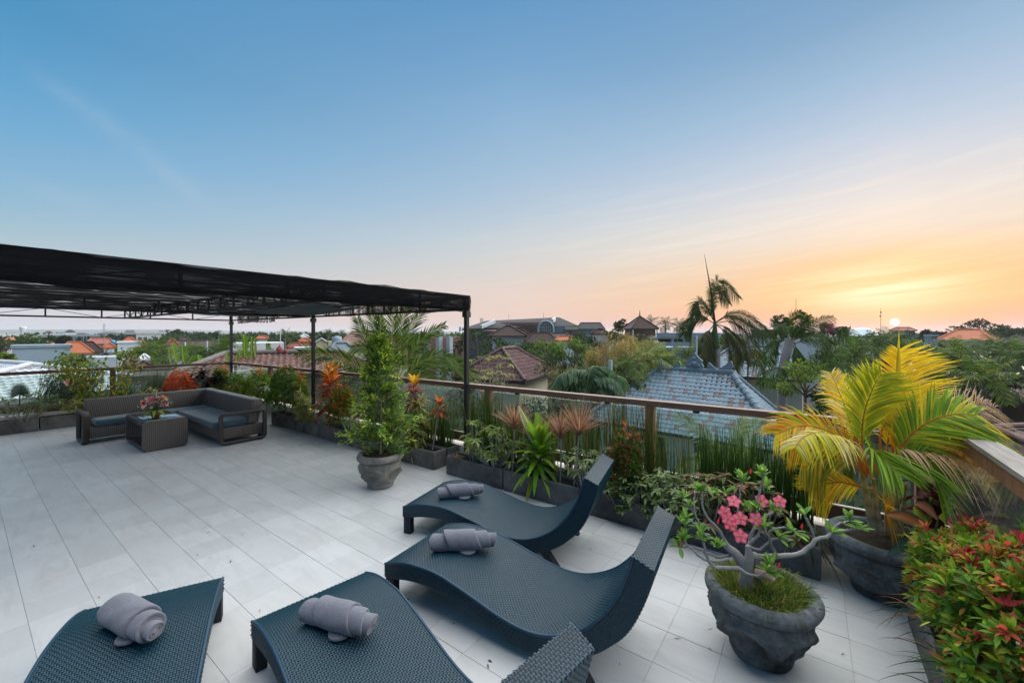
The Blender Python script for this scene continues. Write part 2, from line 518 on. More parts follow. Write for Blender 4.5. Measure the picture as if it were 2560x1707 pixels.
class M:
    """collects geometry with numpy and links it as one mesh object"""
    def __init__(s):
        s.v = []; s.f = []; s.c = []; s.mi = []; s.n = 0; s.anyc = False

    def add(s, v, f, c=None, mi=0):
        v = np.asarray(v, float).reshape(-1, 3)
        f = np.asarray(f, int)
        s.v.append(v); s.f.append(f + s.n); s.mi.append(np.full(len(f), mi))
        if c is None: c = np.full((len(v), 3), .5)
        else: s.anyc = True
        s.c.append(np.broadcast_to(np.asarray(c, float), (len(v), 3)))
        s.n += len(v)

    def box(s, lo, hi, c=None, mi=0, mat=None):
        lo = np.asarray(lo, float); hi = np.asarray(hi, float)
        v = np.array([[x, y, z] for z in (0, 1) for y in (0, 1) for x in (0, 1)], float) * (hi - lo) + lo
        if mat is not None: v = v @ np.asarray(mat)[:3, :3].T + np.asarray(mat)[:3, 3]
        f = [[0, 2, 3, 1], [4, 5, 7, 6], [0, 1, 5, 4], [2, 6, 7, 3], [0, 4, 6, 2], [1, 3, 7, 5]]
        s.add(v, f, c, mi)

    def bar(s, a, b, w, h=None, c=None, up=(0, 0, 1)):
        """square bar between two points"""
        h = h or w
        a = np.asarray(a, float); b = np.asarray(b, float)
        t = norm(b - a); u = np.asarray(up, float)
        if abs(t @ u) > .99: u = np.array([1., 0, 0])
        sd = norm(np.cross(t, u)); u = np.cross(sd, t)
        v = [p + sd * i * w / 2 + u * j * h / 2 for p in (a, b) for i, j in ((-1, -1), (1, -1), (1, 1), (-1, 1))]
        s.add(v, [[0, 1, 2, 3], [7, 6, 5, 4], [0, 4, 5, 1], [1, 5, 6, 2], [2, 6, 7, 3], [3, 7, 4, 0]], c)

    def tube(s, pts, r, sides=8, c=None, cap=True, closed=False):
        pts = np.asarray(pts, float); n = len(pts)
        r = np.broadcast_to(np.asarray(r, float), (n,))
        t = norm(np.gradient(pts, axis=0))
        if closed: t = norm(np.roll(pts, -1, 0) - np.roll(pts, 1, 0))
        u = np.array([0., 0, 1]) if abs(t[0][2]) < .9 else np.array([1., 0, 0])
        a = np.linspace(0, 2 * math.pi, sides, endpoint=False)
        vs = []
        for i in range(n):
            sd = norm(np.cross(t[i], u)); u = np.cross(sd, t[i])
            vs.append(pts[i] + r[i] * (np.cos(a)[:, None] * sd + np.sin(a)[:, None] * u))
        v = np.concatenate(vs)
        m = n if closed else n - 1
        f = [[i * sides + j, ((i + 1) % n) * sides + j, ((i + 1) % n) * sides + (j + 1) % sides, i * sides + (j + 1) % sides] for i in range(m) for j in range(sides)]
        if c is not None:
            c = np.asarray(c, float)
            if c.ndim == 2: c = np.repeat(c, sides, 0)
        s.add(v, f, c)
        if cap and not closed:
            for i in (0, n - 1):
                k = len(v)
                vv = np.concatenate([v[i * sides:(i + 1) * sides], pts[i:i + 1]])
                ff = [[j, (j + 1) % sides, sides] for j in range(sides)] if i else [[(j + 1) % sides, j, sides] for j in range(sides)]
                s.add(vv, ff, None if c is None else (c if c.ndim == 1 else c[i * sides]))

    def lathe(s, prof, seg=32, center=(0, 0, 0), c=None, disp=None):
        prof = np.asarray(prof, float); n = len(prof)
        a = np.linspace(0, 2 * math.pi, seg, endpoint=False)
        rr = np.repeat(prof[:, 0][:, None], seg, 1); zz = np.repeat(prof[:, 1][:, None], seg, 1)
        aa = np.repeat(a[None], n, 0)
        if disp is not None: rr, zz = disp(rr, zz, aa)
        v = np.stack([rr * np.cos(aa), rr * np.sin(aa), zz], -1).reshape(-1, 3) + np.asarray(center, float)
        f = [[i * seg + j, i * seg + (j + 1) % seg, (i + 1) * seg + (j + 1) % seg, (i + 1) * seg + j] for i in range(n - 1) for j in range(seg)]
        s.add(v, f, c)

    def grid(s, P, c=None, mi=0):
        """P (n, m, 3) sheet"""
        n, m = P.shape[:2]
        i = np.arange(n * m).reshape(n, m)
        f = np.stack([i[:-1, :-1], i[1:, :-1], i[1:, 1:], i[:-1, 1:]], -1).reshape(-1, 4)
        s.add(P.reshape(-1, 3), f, None if c is None else (np.asarray(c).reshape(-1, 3) if np.ndim(c) > 1 else c), mi)

    def prism(s, outline, axis_from, axis_to, c=None):
        """flat outline (list of 3D points, planar) pushed along a vector"""
        o = np.asarray(outline, float); n = len(o)
        d = np.asarray(axis_to, float) - np.asarray(axis_from, float)
        v = np.concatenate([o, o + d])
        s.add(v, [[i, (i + 1) % n, n + (i + 1) % n, n + i] for i in range(n)], c)
        cen = o.mean(0)
        s.add(np.concatenate([o, [cen]]), [[(i + 1) % n, i, n] for i in range(n)], c)
        s.add(np.concatenate([o + d, [cen + d]]), [[i, (i + 1) % n, n] for i in range(n)], c)

    def strips(s, P, D, N, L, W, S=3, prof=None, droop=0., fold=0., col=(.1, .2, .05), tip=None, mid=None, edge=None, curl=0., twist=None):
        """leaves, blades and petals: n ribbons grown from P along D, faces towards N"""
        P = np.asarray(P, float); n = len(P)
        if n == 0: return
        D = norm(np.broadcast_to(np.asarray(D, float), (n, 3)))
        N = np.broadcast_to(np.asarray(N, float), (n, 3))
        sd = np.cross(D, N)
        bad = np.linalg.norm(sd, axis=1) < 1e-3
        sd[bad] = np.cross(D[bad], np.array([.3, .5, .8]))
        sd = norm(sd); N = np.cross(sd, D)
        L = np.broadcast_to(np.asarray(L, float), (n,)); W = np.broadcast_to(np.asarray(W, float), (n,))
        droop = np.broadcast_to(np.asarray(droop, float), (n,))
        t = np.linspace(0, 1, S + 1)
        if prof is None:
            pr = np.interp(t, [0, .12, .4, .7, 1], [.18, .62, 1., .78, .04])
        else:
            pr = np.interp(t, np.linspace(0, 1, len(prof)), prof)
        cen = P[:, None] + D[:, None] * (L[:, None] * t)[..., None]
        cen = cen + N[:, None] * (curl * L[:, None] * t ** 2)[..., None]
        cen[..., 2] -= droop[:, None] * L[:, None] * t ** 2
        # keep the length when a ribbon bends
        hw = (W[:, None] * pr)[..., None] / 2
        a = cen - sd[:, None] * hw; b = cen + sd[:, None] * hw
        col = np.broadcast_to(np.asarray(col, float), (n, 3))
        tipc = col if tip is None else np.broadcast_to(np.asarray(tip, float), (n, 3))
        ce = col[:, None] * (1 - t)[None, :, None] + tipc[:, None] * t[None, :, None]
        if fold or mid is not None:
            a = a + N[:, None] * hw * fold; b = b + N[:, None] * hw * fold
            v = np.stack([a, cen, b], 2)
            cm = ce if mid is None else np.broadcast_to(np.broadcast_to(np.asarray(mid, float), (n, 3))[:, None], ce.shape)
            c = np.stack([ce, cm, ce], 2)
            K = 3
        else:
            v = np.stack([a, b], 2); c = np.stack([ce, ce], 2); K = 2
        idx = np.arange(n * (S + 1) * K).reshape(n, S + 1, K)
        f = np.stack([idx[:, :-1, :-1], idx[:, :-1, 1:], idx[:, 1:, 1:], idx[:, 1:, :-1]], -1).reshape(-1, 4)
        s.add(v.reshape(-1, 3), f, c.reshape(-1, 3))

    def build(s, name, mats, parent=None, smooth=True, origin=None, link=True):
        v = np.concatenate(s.v)
        if origin is None:
            origin = np.array(ROOTLOC.get(parent.name, (0, 0, 0))) if parent is not None else np.zeros(3)
        v = v - np.asarray(origin, float)
        tot = np.concatenate([np.full(len(f), f.shape[1]) for f in s.f])
        loops = np.concatenate([f.reshape(-1) for f in s.f])
        me = bpy.data.meshes.new(name)
        me.vertices.add(len(v)); me.vertices.foreach_set('co', v.astype(np.float32).reshape(-1))
        me.loops.add(len(loops)); me.loops.foreach_set('vertex_index', loops.astype(np.int32))
        me.polygons.add(len(tot))
        st = np.concatenate([[0], np.cumsum(tot)[:-1]])
        me.polygons.foreach_set('loop_start', st.astype(np.int32))
        me.polygons.foreach_set('material_index', np.concatenate(s.mi).astype(np.int32))
        me.polygons.foreach_set('use_smooth', np.full(len(tot), smooth))
        for m in (mats if isinstance(mats, (list, tuple)) else [mats]):
            me.materials.append(m)
        if s.anyc:
            at_ = me.attributes.new('lc', 'FLOAT_COLOR', 'POINT')
            cc = np.concatenate(s.c)
            at_.data.foreach_set('color', np.concatenate([cc, np.ones((len(cc), 1))], 1).astype(np.float32).reshape(-1))
        me.update(calc_edges=True)
        me.validate()
        o = bpy.data.objects.new(name, me)
        if link:
            COL.objects.link(o)
        if parent is not None:
            o.parent = parent
            ROOTLOC[o.name] = tuple(origin)
        else:
            o.location = tuple(origin)
            ROOTLOC[o.name] = tuple(origin)
        return o


ROOTLOC = {}


def thing(name, label, cat, loc=(0, 0, 0), group=None, rotz=0.):
    o = bpy.data.objects.new(name, None)
    COL.objects.link(o)
    o.empty_display_size = .1
    o.location = tuple(loc)
    o.rotation_euler = (0, 0, rotz)
    tag(o, label, cat, group)
    ROOTLOC[o.name] = tuple(loc) if rotz == 0. else (0, 0, 0)
    return o


def tag(o, label=None, cat=None, group=None, kind=None):
    if label: o['label'] = label
    if cat: o['category'] = cat
    if group: o['group'] = group
    if kind: o['kind'] = kind
    return o


def obj(name, me, parent=None, loc=(0, 0, 0), mat=None):
    o = bpy.data.objects.new(name, me)
    COL.objects.link(o)
    if parent: o.parent = parent
    o.location = loc
    if mat is not None: o.matrix_local = mat
    return o


def copy_tree(o, parent=None):
    c = o.copy()
    COL.objects.link(c)
    if parent: c.parent = parent
    for ch in list(o.children):
        copy_tree(ch, c)
    return c


def rbox(lo, hi, r, seg=3):
    """rounded box as (verts, faces) through bmesh"""
    bm = bmesh.new()
    bmesh.ops.create_cube(bm, size=1)
    lo = Vector(lo); hi = Vector(hi)
    for v in bm.verts:
        v.co = Vector([(lo[i] + hi[i]) / 2 + v.co[i] * (hi[i] - lo[i]) for i in range(3)])
    bmesh.ops.bevel(bm, geom=bm.edges[:], offset=r, segments=seg, profile=.5, affect='EDGES')
    bm.verts.index_update()
    vs = np.array([v.co[:] for v in bm.verts])
    fs = {}
    for f in bm.faces:
        fs.setdefault(len(f.verts), []).append([v.index for v in f.verts])
    bm.free()
    return vs, fs


def add_rbox(m, lo, hi, r, seg=3, c=None, xf=None):
    vs, fs = rbox(lo, hi, r, seg)
    if xf is not None: vs = xf(vs)
    base = m.n
    m.add(vs, np.array(next(iter(fs.values()))), c)
    first = True
    for k, f in fs.items():
        if first: first = False; continue
        m.f.append(np.array(f) + base); m.mi.append(np.zeros(len(f), int))


def bez(a, b, c, n=12):
    a, b, c = (np.asarray(q, float) for q in (a, b, c))
    t = np.linspace(0, 1, n)[:, None]
    return a * (1 - t) ** 2 + 2 * b * t * (1 - t) + c * t ** 2


def crom(pts, n=40):
    """smooth curve through points, evenly re-sampled"""
    p = np.asarray(pts, float)
    p = np.concatenate([[2 * p[0] - p[1]], p, [2 * p[-1] - p[-2]]])
    out = []
    for i in range(1, len(p) - 2):
        for t in np.linspace(0, 1, 12, endpoint=False):
            out.append(.5 * (2 * p[i] + (p[i + 1] - p[i - 1]) * t + (2 * p[i - 1] - 5 * p[i] + 4 * p[i + 1] - p[i + 2]) * t * t
                             + (3 * p[i] - p[i - 1] - 3 * p[i + 1] + p[i + 2]) * t ** 3))
    out.append(p[-2])
    out = np.array(out)
    d = np.concatenate([[0], np.cumsum(np.linalg.norm(np.diff(out, axis=0), axis=1))])
    q = np.linspace(0, d[-1], n)
    return np.stack([np.interp(q, d, out[:, k]) for k in range(out.shape[1])], 1)


def U(a, b, n=None):
    return rng.uniform(a, b, n)


def sphere_dirs(n, zmin=-1., zmax=1.):
    z = U(zmin, zmax, n); a = U(0, 2 * math.pi, n)
    r = np.sqrt(1 - z * z)
    return np.stack([r * np.cos(a), r * np.sin(a), z], 1)


def jit(c, n, v=.25, h=.12):
    """n colours scattered round c"""
    c = np.asarray(c, float)
    k = np.exp(rng.normal(0, v, (n, 1)))
    return np.clip(c * k * np.exp(rng.normal(0, h, (n, 3))), 0, .95)


def pick(cols, n, p=None):
    cols = np.asarray(cols, float)
    return cols[rng.choice(len(cols), n, p=p)]

# ------------------------------------------------------------------ the terrace
XL, XR, YB = -12.95, .93, 4.5                # left rail, right rail, main rail


def cubeish(name, lo, hi, mat, parent=None, bev=.0):
    m = M()
    if bev: add_rbox(m, lo, hi, bev, 2)
    else: m.box(lo, hi)
    return m.build(name, mat, parent, smooth=False)


GROUND_Z = -6.6

# floor: a bed of grout, single tiles near the camera, the far rows joined
fl_o = M(); fl_o.box((XL - .1, -3.2, -.32), (XR + .1, YB + .1, -.0035))
floor = fl_o.build('floor', mat_plain('grout', (.36, .355, .345), .9, .3, 20.), smooth=False)
tag(floor, kind='structure')
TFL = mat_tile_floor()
TX, TY, GAP = .31, .30, .0026


def tile_mesh(x0, x1, y0, y1, name='floor_tile'):
    m = M()
    z0, z1, b = -.0115, 0., .0008
    v = [[x0, y0, z0], [x1, y0, z0], [x1, y1, z0], [x0, y1, z0],
         [x0, y0, z1 - b], [x1, y0, z1 - b], [x1, y1, z1 - b], [x0, y1, z1 - b],
         [x0 + b, y0 + b, z1], [x1 - b, y0 + b, z1], [x1 - b, y1 - b, z1], [x0 + b, y1 - b, z1]]
    f = [[8, 9, 10, 11]]
    for a, c in ((0, 4), (4, 8)):
        for i in range(4):
            j = (i + 1) % 4
            f.append([a + i, a + j, c + j, c + i])
    return np.array(v), np.array(f)


tiles = []
row = 0
y = 1.78 - TY * 16
while y < YB - .06:
    off = -.735
    k0 = int(math.floor((XL - off) / TX)); k1 = int(math.ceil((XR - off) / TX))
    for k in range(k0, k1 + 1):
        x0 = max(off + k * TX, XL); x1 = min(off + (k + 1) * TX, XR)
        y1 = min(y + TY, YB - .06)
        if x1 - x0 < .05 or y1 < -3.0: continue
        cx_, cy_ = (x0 + x1) / 2, (y + y1) / 2
        d = cx_ * FX + cy_ * FY; l = cx_ * RX + cy_ * RY
        vis = d > .3 and abs(l / d) < 1.45 and FPX * CAM_H / d + HY < 1900
        tiles.append((math.hypot(cx_, cy_) if vis else 99 + random.random(), x0, x1, y, y1))
    y += TY; row += 1
tiles.sort()
full = None
rest = M()
for i, (d, x0, x1, y0, y1) in enumerate(tiles):
    a, b, c, e = x0 + GAP / 5, x1 - GAP / 5, y0 + GAP / 2, y1 - GAP / 2
    cen = ((a + b) / 2, (c + e) / 2, random.uniform(-.0006, .0006))
    if i < 300 and d < 90:
        isfull = abs((x1 - x0) - TX) < 1e-6 and abs((y1 - y0) - TY) < 1e-6
        if isfull and full is not None:
            me = full
        else:
            v, f = tile_mesh(a - cen[0], b - cen[0], c - cen[1], e - cen[1])
            m = M(); m.add(v, f, (0, 0, 0))
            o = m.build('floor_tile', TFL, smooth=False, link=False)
            me = o.data
            bpy.data.objects.remove(o)
            if isfull: full = me
        o = obj('floor_tile', me, floor, cen)
        o.rotation_euler = (random.gauss(0, .0006), random.gauss(0, .0006), random.gauss(0, .0008))
    else:
        v, f = tile_mesh(a, b, c, e)
        rest.add(v + np.array([0, 0, cen[2]]), f, (random.random(),) * 3)
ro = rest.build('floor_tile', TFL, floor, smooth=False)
tag(ro, kind='stuff')
# specks of fallen leaf on the tiles
lit = M()
sp = [(870, 1493), (1433 // 1, 1349), (613, 1331), (68, 1393), (85, 1366), (552, 1253), (520, 1395), (1230, 1655), (1480, 1372), (735, 1150), (600, 1145), (1130, 1560)]
for px, py in sp + [(random.uniform(60, 2240), random.uniform(1130, 1690)) for _ in range(38)]:
    p = flo(px, py)
    a = U(0, 6.28)
    lit.strips([p + np.array([0, 0, .003])], [[math.cos(a), math.sin(a), .05]], [[0, 0, 1]], U(.012, .05), U(.004, .012), 3, fold=.4, col=pick([(.10, .06, .03), (.05, .04, .03), (.16, .11, .05)], 1))
tag(lit.build('fallen_leaves', LEAF), kind='stuff')

# low curb round the edge
m = M(); m.box((XL - .12, YB - .07, -.3), (XR + .12, YB + .12, .235)); m.box((XR - .07, -3.2, -.3), (XR + .12, YB - .07, .235)); m.box((XL - .12, -3.2, -.3), (XL + .07, YB - .07, .235))
tag(m.build('curb', CURB, smooth=False), kind='structure')
# body of the building under the terrace
m = M(); m.box((XL - .05, -3.1, GROUND_Z), (XR + .05, YB + .04, -.325))
hb = m.build('wall', WHITE, tag(thing('hotel_building', 'plain building carrying the tiled roof terrace with the loungers', 'building', (XL, -3, GROUND_Z))), smooth=False)


# balustrades
def rail_h(x):
    return 1.113 + (x - XL) / (XR - XL) * .065


def glass_rail(name, label, a, b, posts, wood, woodp, topw=.09, grey=None):
    """a -> b: handrail, posts, bottom rail, one glass pane per bay with small clips"""
    a = np.asarray(a, float); b = np.asarray(b, float)
    L = np.linalg.norm((b - a)[:2])
    t = (b - a) / L; t2 = np.array([t[0], t[1], 0])
    n = np.array([-t2[1], t2[0], 0])
    r = thing(name, label, 'railing', (a[0], a[1], 0), 'glass balustrades round the terrace')
    m = M()
    if grey:
        m.bar(a - [0, 0, .015], b - [0, 0, .015], topw, .03); m.build('handrail', grey, r, smooth=False)
        m = M(); m.bar(a - [0, 0, .082], b - [0, 0, .082], topw - .03, .10); m.build('rail_beam', wood, r, smooth=False)
    else:
        m.bar(a - [0, 0, .03], b - [0, 0, .03], topw, .06); m.build('handrail', wood, r, smooth=False)
    m = M(); m.bar(a[:2].tolist() + [.36], b[:2].tolist() + [.36], .05, .12); m.build('bottom_rail', wood, r, smooth=False)
    for s in posts:
        p = a + t * s
        m = M()
        for q in (-.5, .5):
            m.bar([p[0] + t2[0] * q * .046, p[1] + t2[1] * q * .046, .235], [p[0] + t2[0] * q * .046, p[1] + t2[1] * q * .046, p[2] - .061], .044, .085, up=tuple(n))
        m.build('post', woodp, r, smooth=False)
    ends = [0.06] + list(posts) + [L - .06]
    for s0, s1 in zip(ends[:-1], ends[1:]):
        if s1 - s0 < .3: continue
        p0 = a + t * (s0 + .07); p1 = a + t * (s1 - .07)
        m = M()
        q = n * .005
        lo0 = np.array([p0[0], p0[1], .425]); lo1 = np.array([p1[0], p1[1], .425])
        hi0 = p0 - [0, 0, .085]; hi1 = p1 - [0, 0, .085]
        v = [lo0 - q, lo1 - q, hi1 - q, hi0 - q, lo0 + q, lo1 + q, hi1 + q, hi0 + q]
        m.add(v, [[0, 1, 2, 3], [7, 6, 5, 4], [0, 4, 5, 1], [1, 5, 6, 2], [2, 6, 7, 3], [3, 7, 4, 0]])
        g = m.build('glass_panel', GLASS, r, smooth=False)
        m = M()
        for f_ in (.2, .8):
            c = hi0 + (hi1 - hi0) * f_
            m.bar(c - t2 * .03 + [0, 0, .012], c + t2 * .03 + [0, 0, .012], .03, .035)
        m.build('clip', STEEL, g, smooth=False)
    return r


px_posts = []
for px in (676, 1222, 1626):
    px_posts.append(on_y(px, YB)[0] - XL)
sp_ = px_posts[2] - px_posts[1]
posts = sorted(px_posts + [px_posts[1] - sp_, px_posts[2] + sp_ * .93])
glass_rail('balustrade', 'long brown wooden handrail with glass panes behind the planters and loungers', (XL, YB, 1.113), (XR - .06, YB, 1.178), posts, TEAK, TEAK_Z, .10)
yl = on_x(282, XL)[0]
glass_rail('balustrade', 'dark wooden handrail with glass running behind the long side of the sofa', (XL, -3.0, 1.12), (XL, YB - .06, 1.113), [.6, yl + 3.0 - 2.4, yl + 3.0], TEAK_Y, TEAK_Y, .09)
glass_rail('balustrade', 'weathered grey wooden handrail at the yellow palm and the red tipped hedge', (XR, -3.0, 1.178), (XR, YB + .05, 1.185), [1.2, 3.4, 5.6], TEAK_Z, TEAK_Z, .14, GREYWOOD)


# pergola
PX0, PX1, PXM, PY0, PY1 = -4.09, -12.78, -8.45, -.6, 4.45
PT, PB = 2.44, 2.235
pg = thing('pergola', 'black steel pergola roofed with sagging black shade net over the sofa', 'pergola', (PXM, PY1, 0))
for x in (PX0, PXM, PX1):
    for y in (PY1, PY0):
        m = M(); m.box((x - .028, y - .028, .0), (x + .028, y + .028, PT - .02))
        m.box((x - .045, y - .045, PB - .10), (x + .045, y + .045, PB - .02)); m.box((x - .07, y - .07, 0), (x + .07, y + .07, .012))
        m.build('post', STEEL, pg, smooth=False)


def truss(a, b, step, name='truss'):
    a = np.asarray(a, float); b = np.asarray(b, float)
    L = np.linalg.norm(b - a); n = max(2, int(round(L / step)))
    up = np.array([0, 0, PT - PB - .03])
    m = M(); m.bar(a, b, .034); m.bar(a + up, b + up, .034)
    for i in range(n + 1):
        p = a + (b - a) * i / n
        m.bar(p, p + up, .026)
        if i < n:
            q = a + (b - a) * (i + 1) / n
            if i % 2: m.bar(p, q + up, .011)
            else: m.bar(p + up, q, .011)
    m.build(name, STEEL, pg, smooth=False)


z = PB + .015
for x in (PX1, PXM): truss((x, PY0 + .03, z), (x, PY1 - .03, z), .84)
truss((PX0 - .03, PY0, z), (PX0 - .03, PY1 - .03, z), .84)
truss((PX1 + .03, PY1, z), (PXM - .03, PY1, z), .54); truss((PXM + .03, PY1, z), (PX0 - .06, PY1, z), .48)
truss((PX1 + .03, PY0, z), (PX0 - .06, PY0, z), .84)
truss((PX1 + .03, 2.3, z), (PXM - .03, 2.3, z), .5); truss((PXM + .03, 2.3, z), (PX0 - .06, 2.3, z), .5)
for x in np.linspace(PX1, PX0, 11)[1:-1]:
    if abs(x - PXM) < .2: continue
    m = M(); m.bar((x, PY0, PT - .03), (x, PY1, PT - .03), .022); m.build('purlin', STEEL, pg, smooth=False)
# net roof: several lengths of net, sagging between the purlins
xs = np.linspace(PX1, PX0, 6)
for i in range(5):
    a, b = xs[i], xs[i + 1]
    nx, ny = 22, 46
    uu, vv = np.meshgrid(np.linspace(0, 1, nx), np.linspace(0, 1, ny), indexing='ij')
    X = a + (b - a + .04) * uu; Y = PY0 - .05 + (PY1 - PY0 + .08) * vv
    sag = .055 * np.abs(np.sin(uu * math.pi * 2)) ** .8 * (.55 + .45 * np.abs(np.sin(vv * math.pi * 6))) + .012 * np.sin(uu * 26 + vv * 9 + i) + .010 * np.sin(vv * 61 + uu * 5)
    Z = PT + .012 + .006 * (i % 2) - sag
    m = M(); m.grid(np.stack([X, Y, Z], -1)); m.build('net_sheet', NET, pg)
# skirt of net on the near long side, folded under the beam
ny, nz = 120, 9
vv, ww = np.meshgrid(np.linspace(0, 1, ny), np.linspace(0, 1, nz), indexing='ij')
Y = PY0 - .05 + (PY1 + .05 - PY0 + .05) * vv
Zt = PT + .016; Zb = PB - .012 + .012 * np.sin(vv * 17) + .008 * np.sin(vv * 43 + 1)
X = PX0 + .03 + .006 * np.sin(vv * 70 + ww * 5) * np.sin(ww * math.pi) + .012 * np.sin(ww * math.pi) - .06 * np.clip(ww - .85, 0, 1)
m = M(); m.grid(np.stack([X, Y, Zt + (Zb - Zt) * ww], -1)); m.build('net_skirt', NET_F, pg)
nx = 170
uu, ww = np.meshgrid(np.linspace(0, 1, nx), np.linspace(0, 1, 5), indexing='ij')
X = PXM + .5 + (PX0 + .02 - PXM - .5) * uu
Y = PY1 + .04 + .012 * np.sin(uu * 180) * ww
Zb = PB - .0 + .015 * np.sin(uu * 23)
m = M(); m.grid(np.stack([X, Y, PT + .01 + (Zb - PT - .01) * ww], -1)); m.build('net_skirt', NET_V, pg)
X = PX1 + .3 + 2.2 * uu
Zb = PB - .05 - .035 * np.abs(np.sin(uu * 37)) * np.abs(np.sin(uu * 5 + 1))
m = M(); m.grid(np.stack([X, Y, PT + .01 + (Zb - PT - .01) * ww], -1)); m.build('net_skirt', NET_V, pg)
uu, vv = np.meshgrid(np.linspace(0, 1, 20), np.linspace(0, 1, 10), indexing='ij')
m = M(); m.grid(np.stack([PX1 + 1.2 + 5.2 * uu, PY1 - .15 - 1.1 * vv, PB + .11 - .07 * np.sin(uu * 3.14) + .02 * np.sin(vv * 9 + uu * 7)], -1))
m.build('tarpaulin', mat_plain('blue_tarpaulin', (.02, .075, .12), .5, .3, 5.), pg)


# ------------------------------------------------------------------ loungers
TOPP = [(0, .25), (.11, .287), (.22, .308), (.37, .318), (.5, .312), (.65, .28), (.80, .243), (.95, .205), (1.08, .185), (1.2, .186), (1.33, .22), (1.46, .29), (1.55, .37), (1.63, .47), (1.69, .58), (1.73, .685), (1.755, .78)]
BOTP = [(0, .155), (.1, .165), (.22, .19), (.37, .205), (.5, .203), (.65, .183), (.80, .148), (.95, .11), (1.08, .085), (1.2, .08), (1.33, .10), (1.44, .135), (1.55, .20), (1.63, .27), (1.71, .355), (1.77, .46), (1.82, .59), (1.86, .735)]
LW = .69


def weave(m, C, A, B, N, pa, pb, par):
    """pill-shaped strand crossings at centres C"""
    n = len(C)
    g = np.array([-.5, 0, .5])
    uu, vv = np.meshgrid(g, g, indexing='ij')
    la = np.where(par, pa * 1.5, pa * .70)[:, None, None]
    lb = np.where(par, pb * .66, pb * 1.4)[:, None, None]
    top = np.where(par, .0042, .0019)[:, None, None]
    h = top * (1 - np.where(par[:, None, None], (uu * 2) ** 2 * 1.5, (vv * 2) ** 2 * 1.5) - np.where(par[:, None, None], (vv * 2) ** 2 * .55, (uu * 2) ** 2 * .9))
    v = C[:, None, None] + A[:, None, None] * (uu * la)[..., None] + B[:, None, None] * (vv * lb)[..., None] + N[:, None, None] * h[..., None]
    idx = np.arange(n * 9).reshape(n, 3, 3)
    f = np.stack([idx[:, :-1, :-1], idx[:, 1:, :-1], idx[:, 1:, 1:], idx[:, :-1, 1:]], -1).reshape(-1, 4)
    m.add(v.reshape(-1, 3), f)


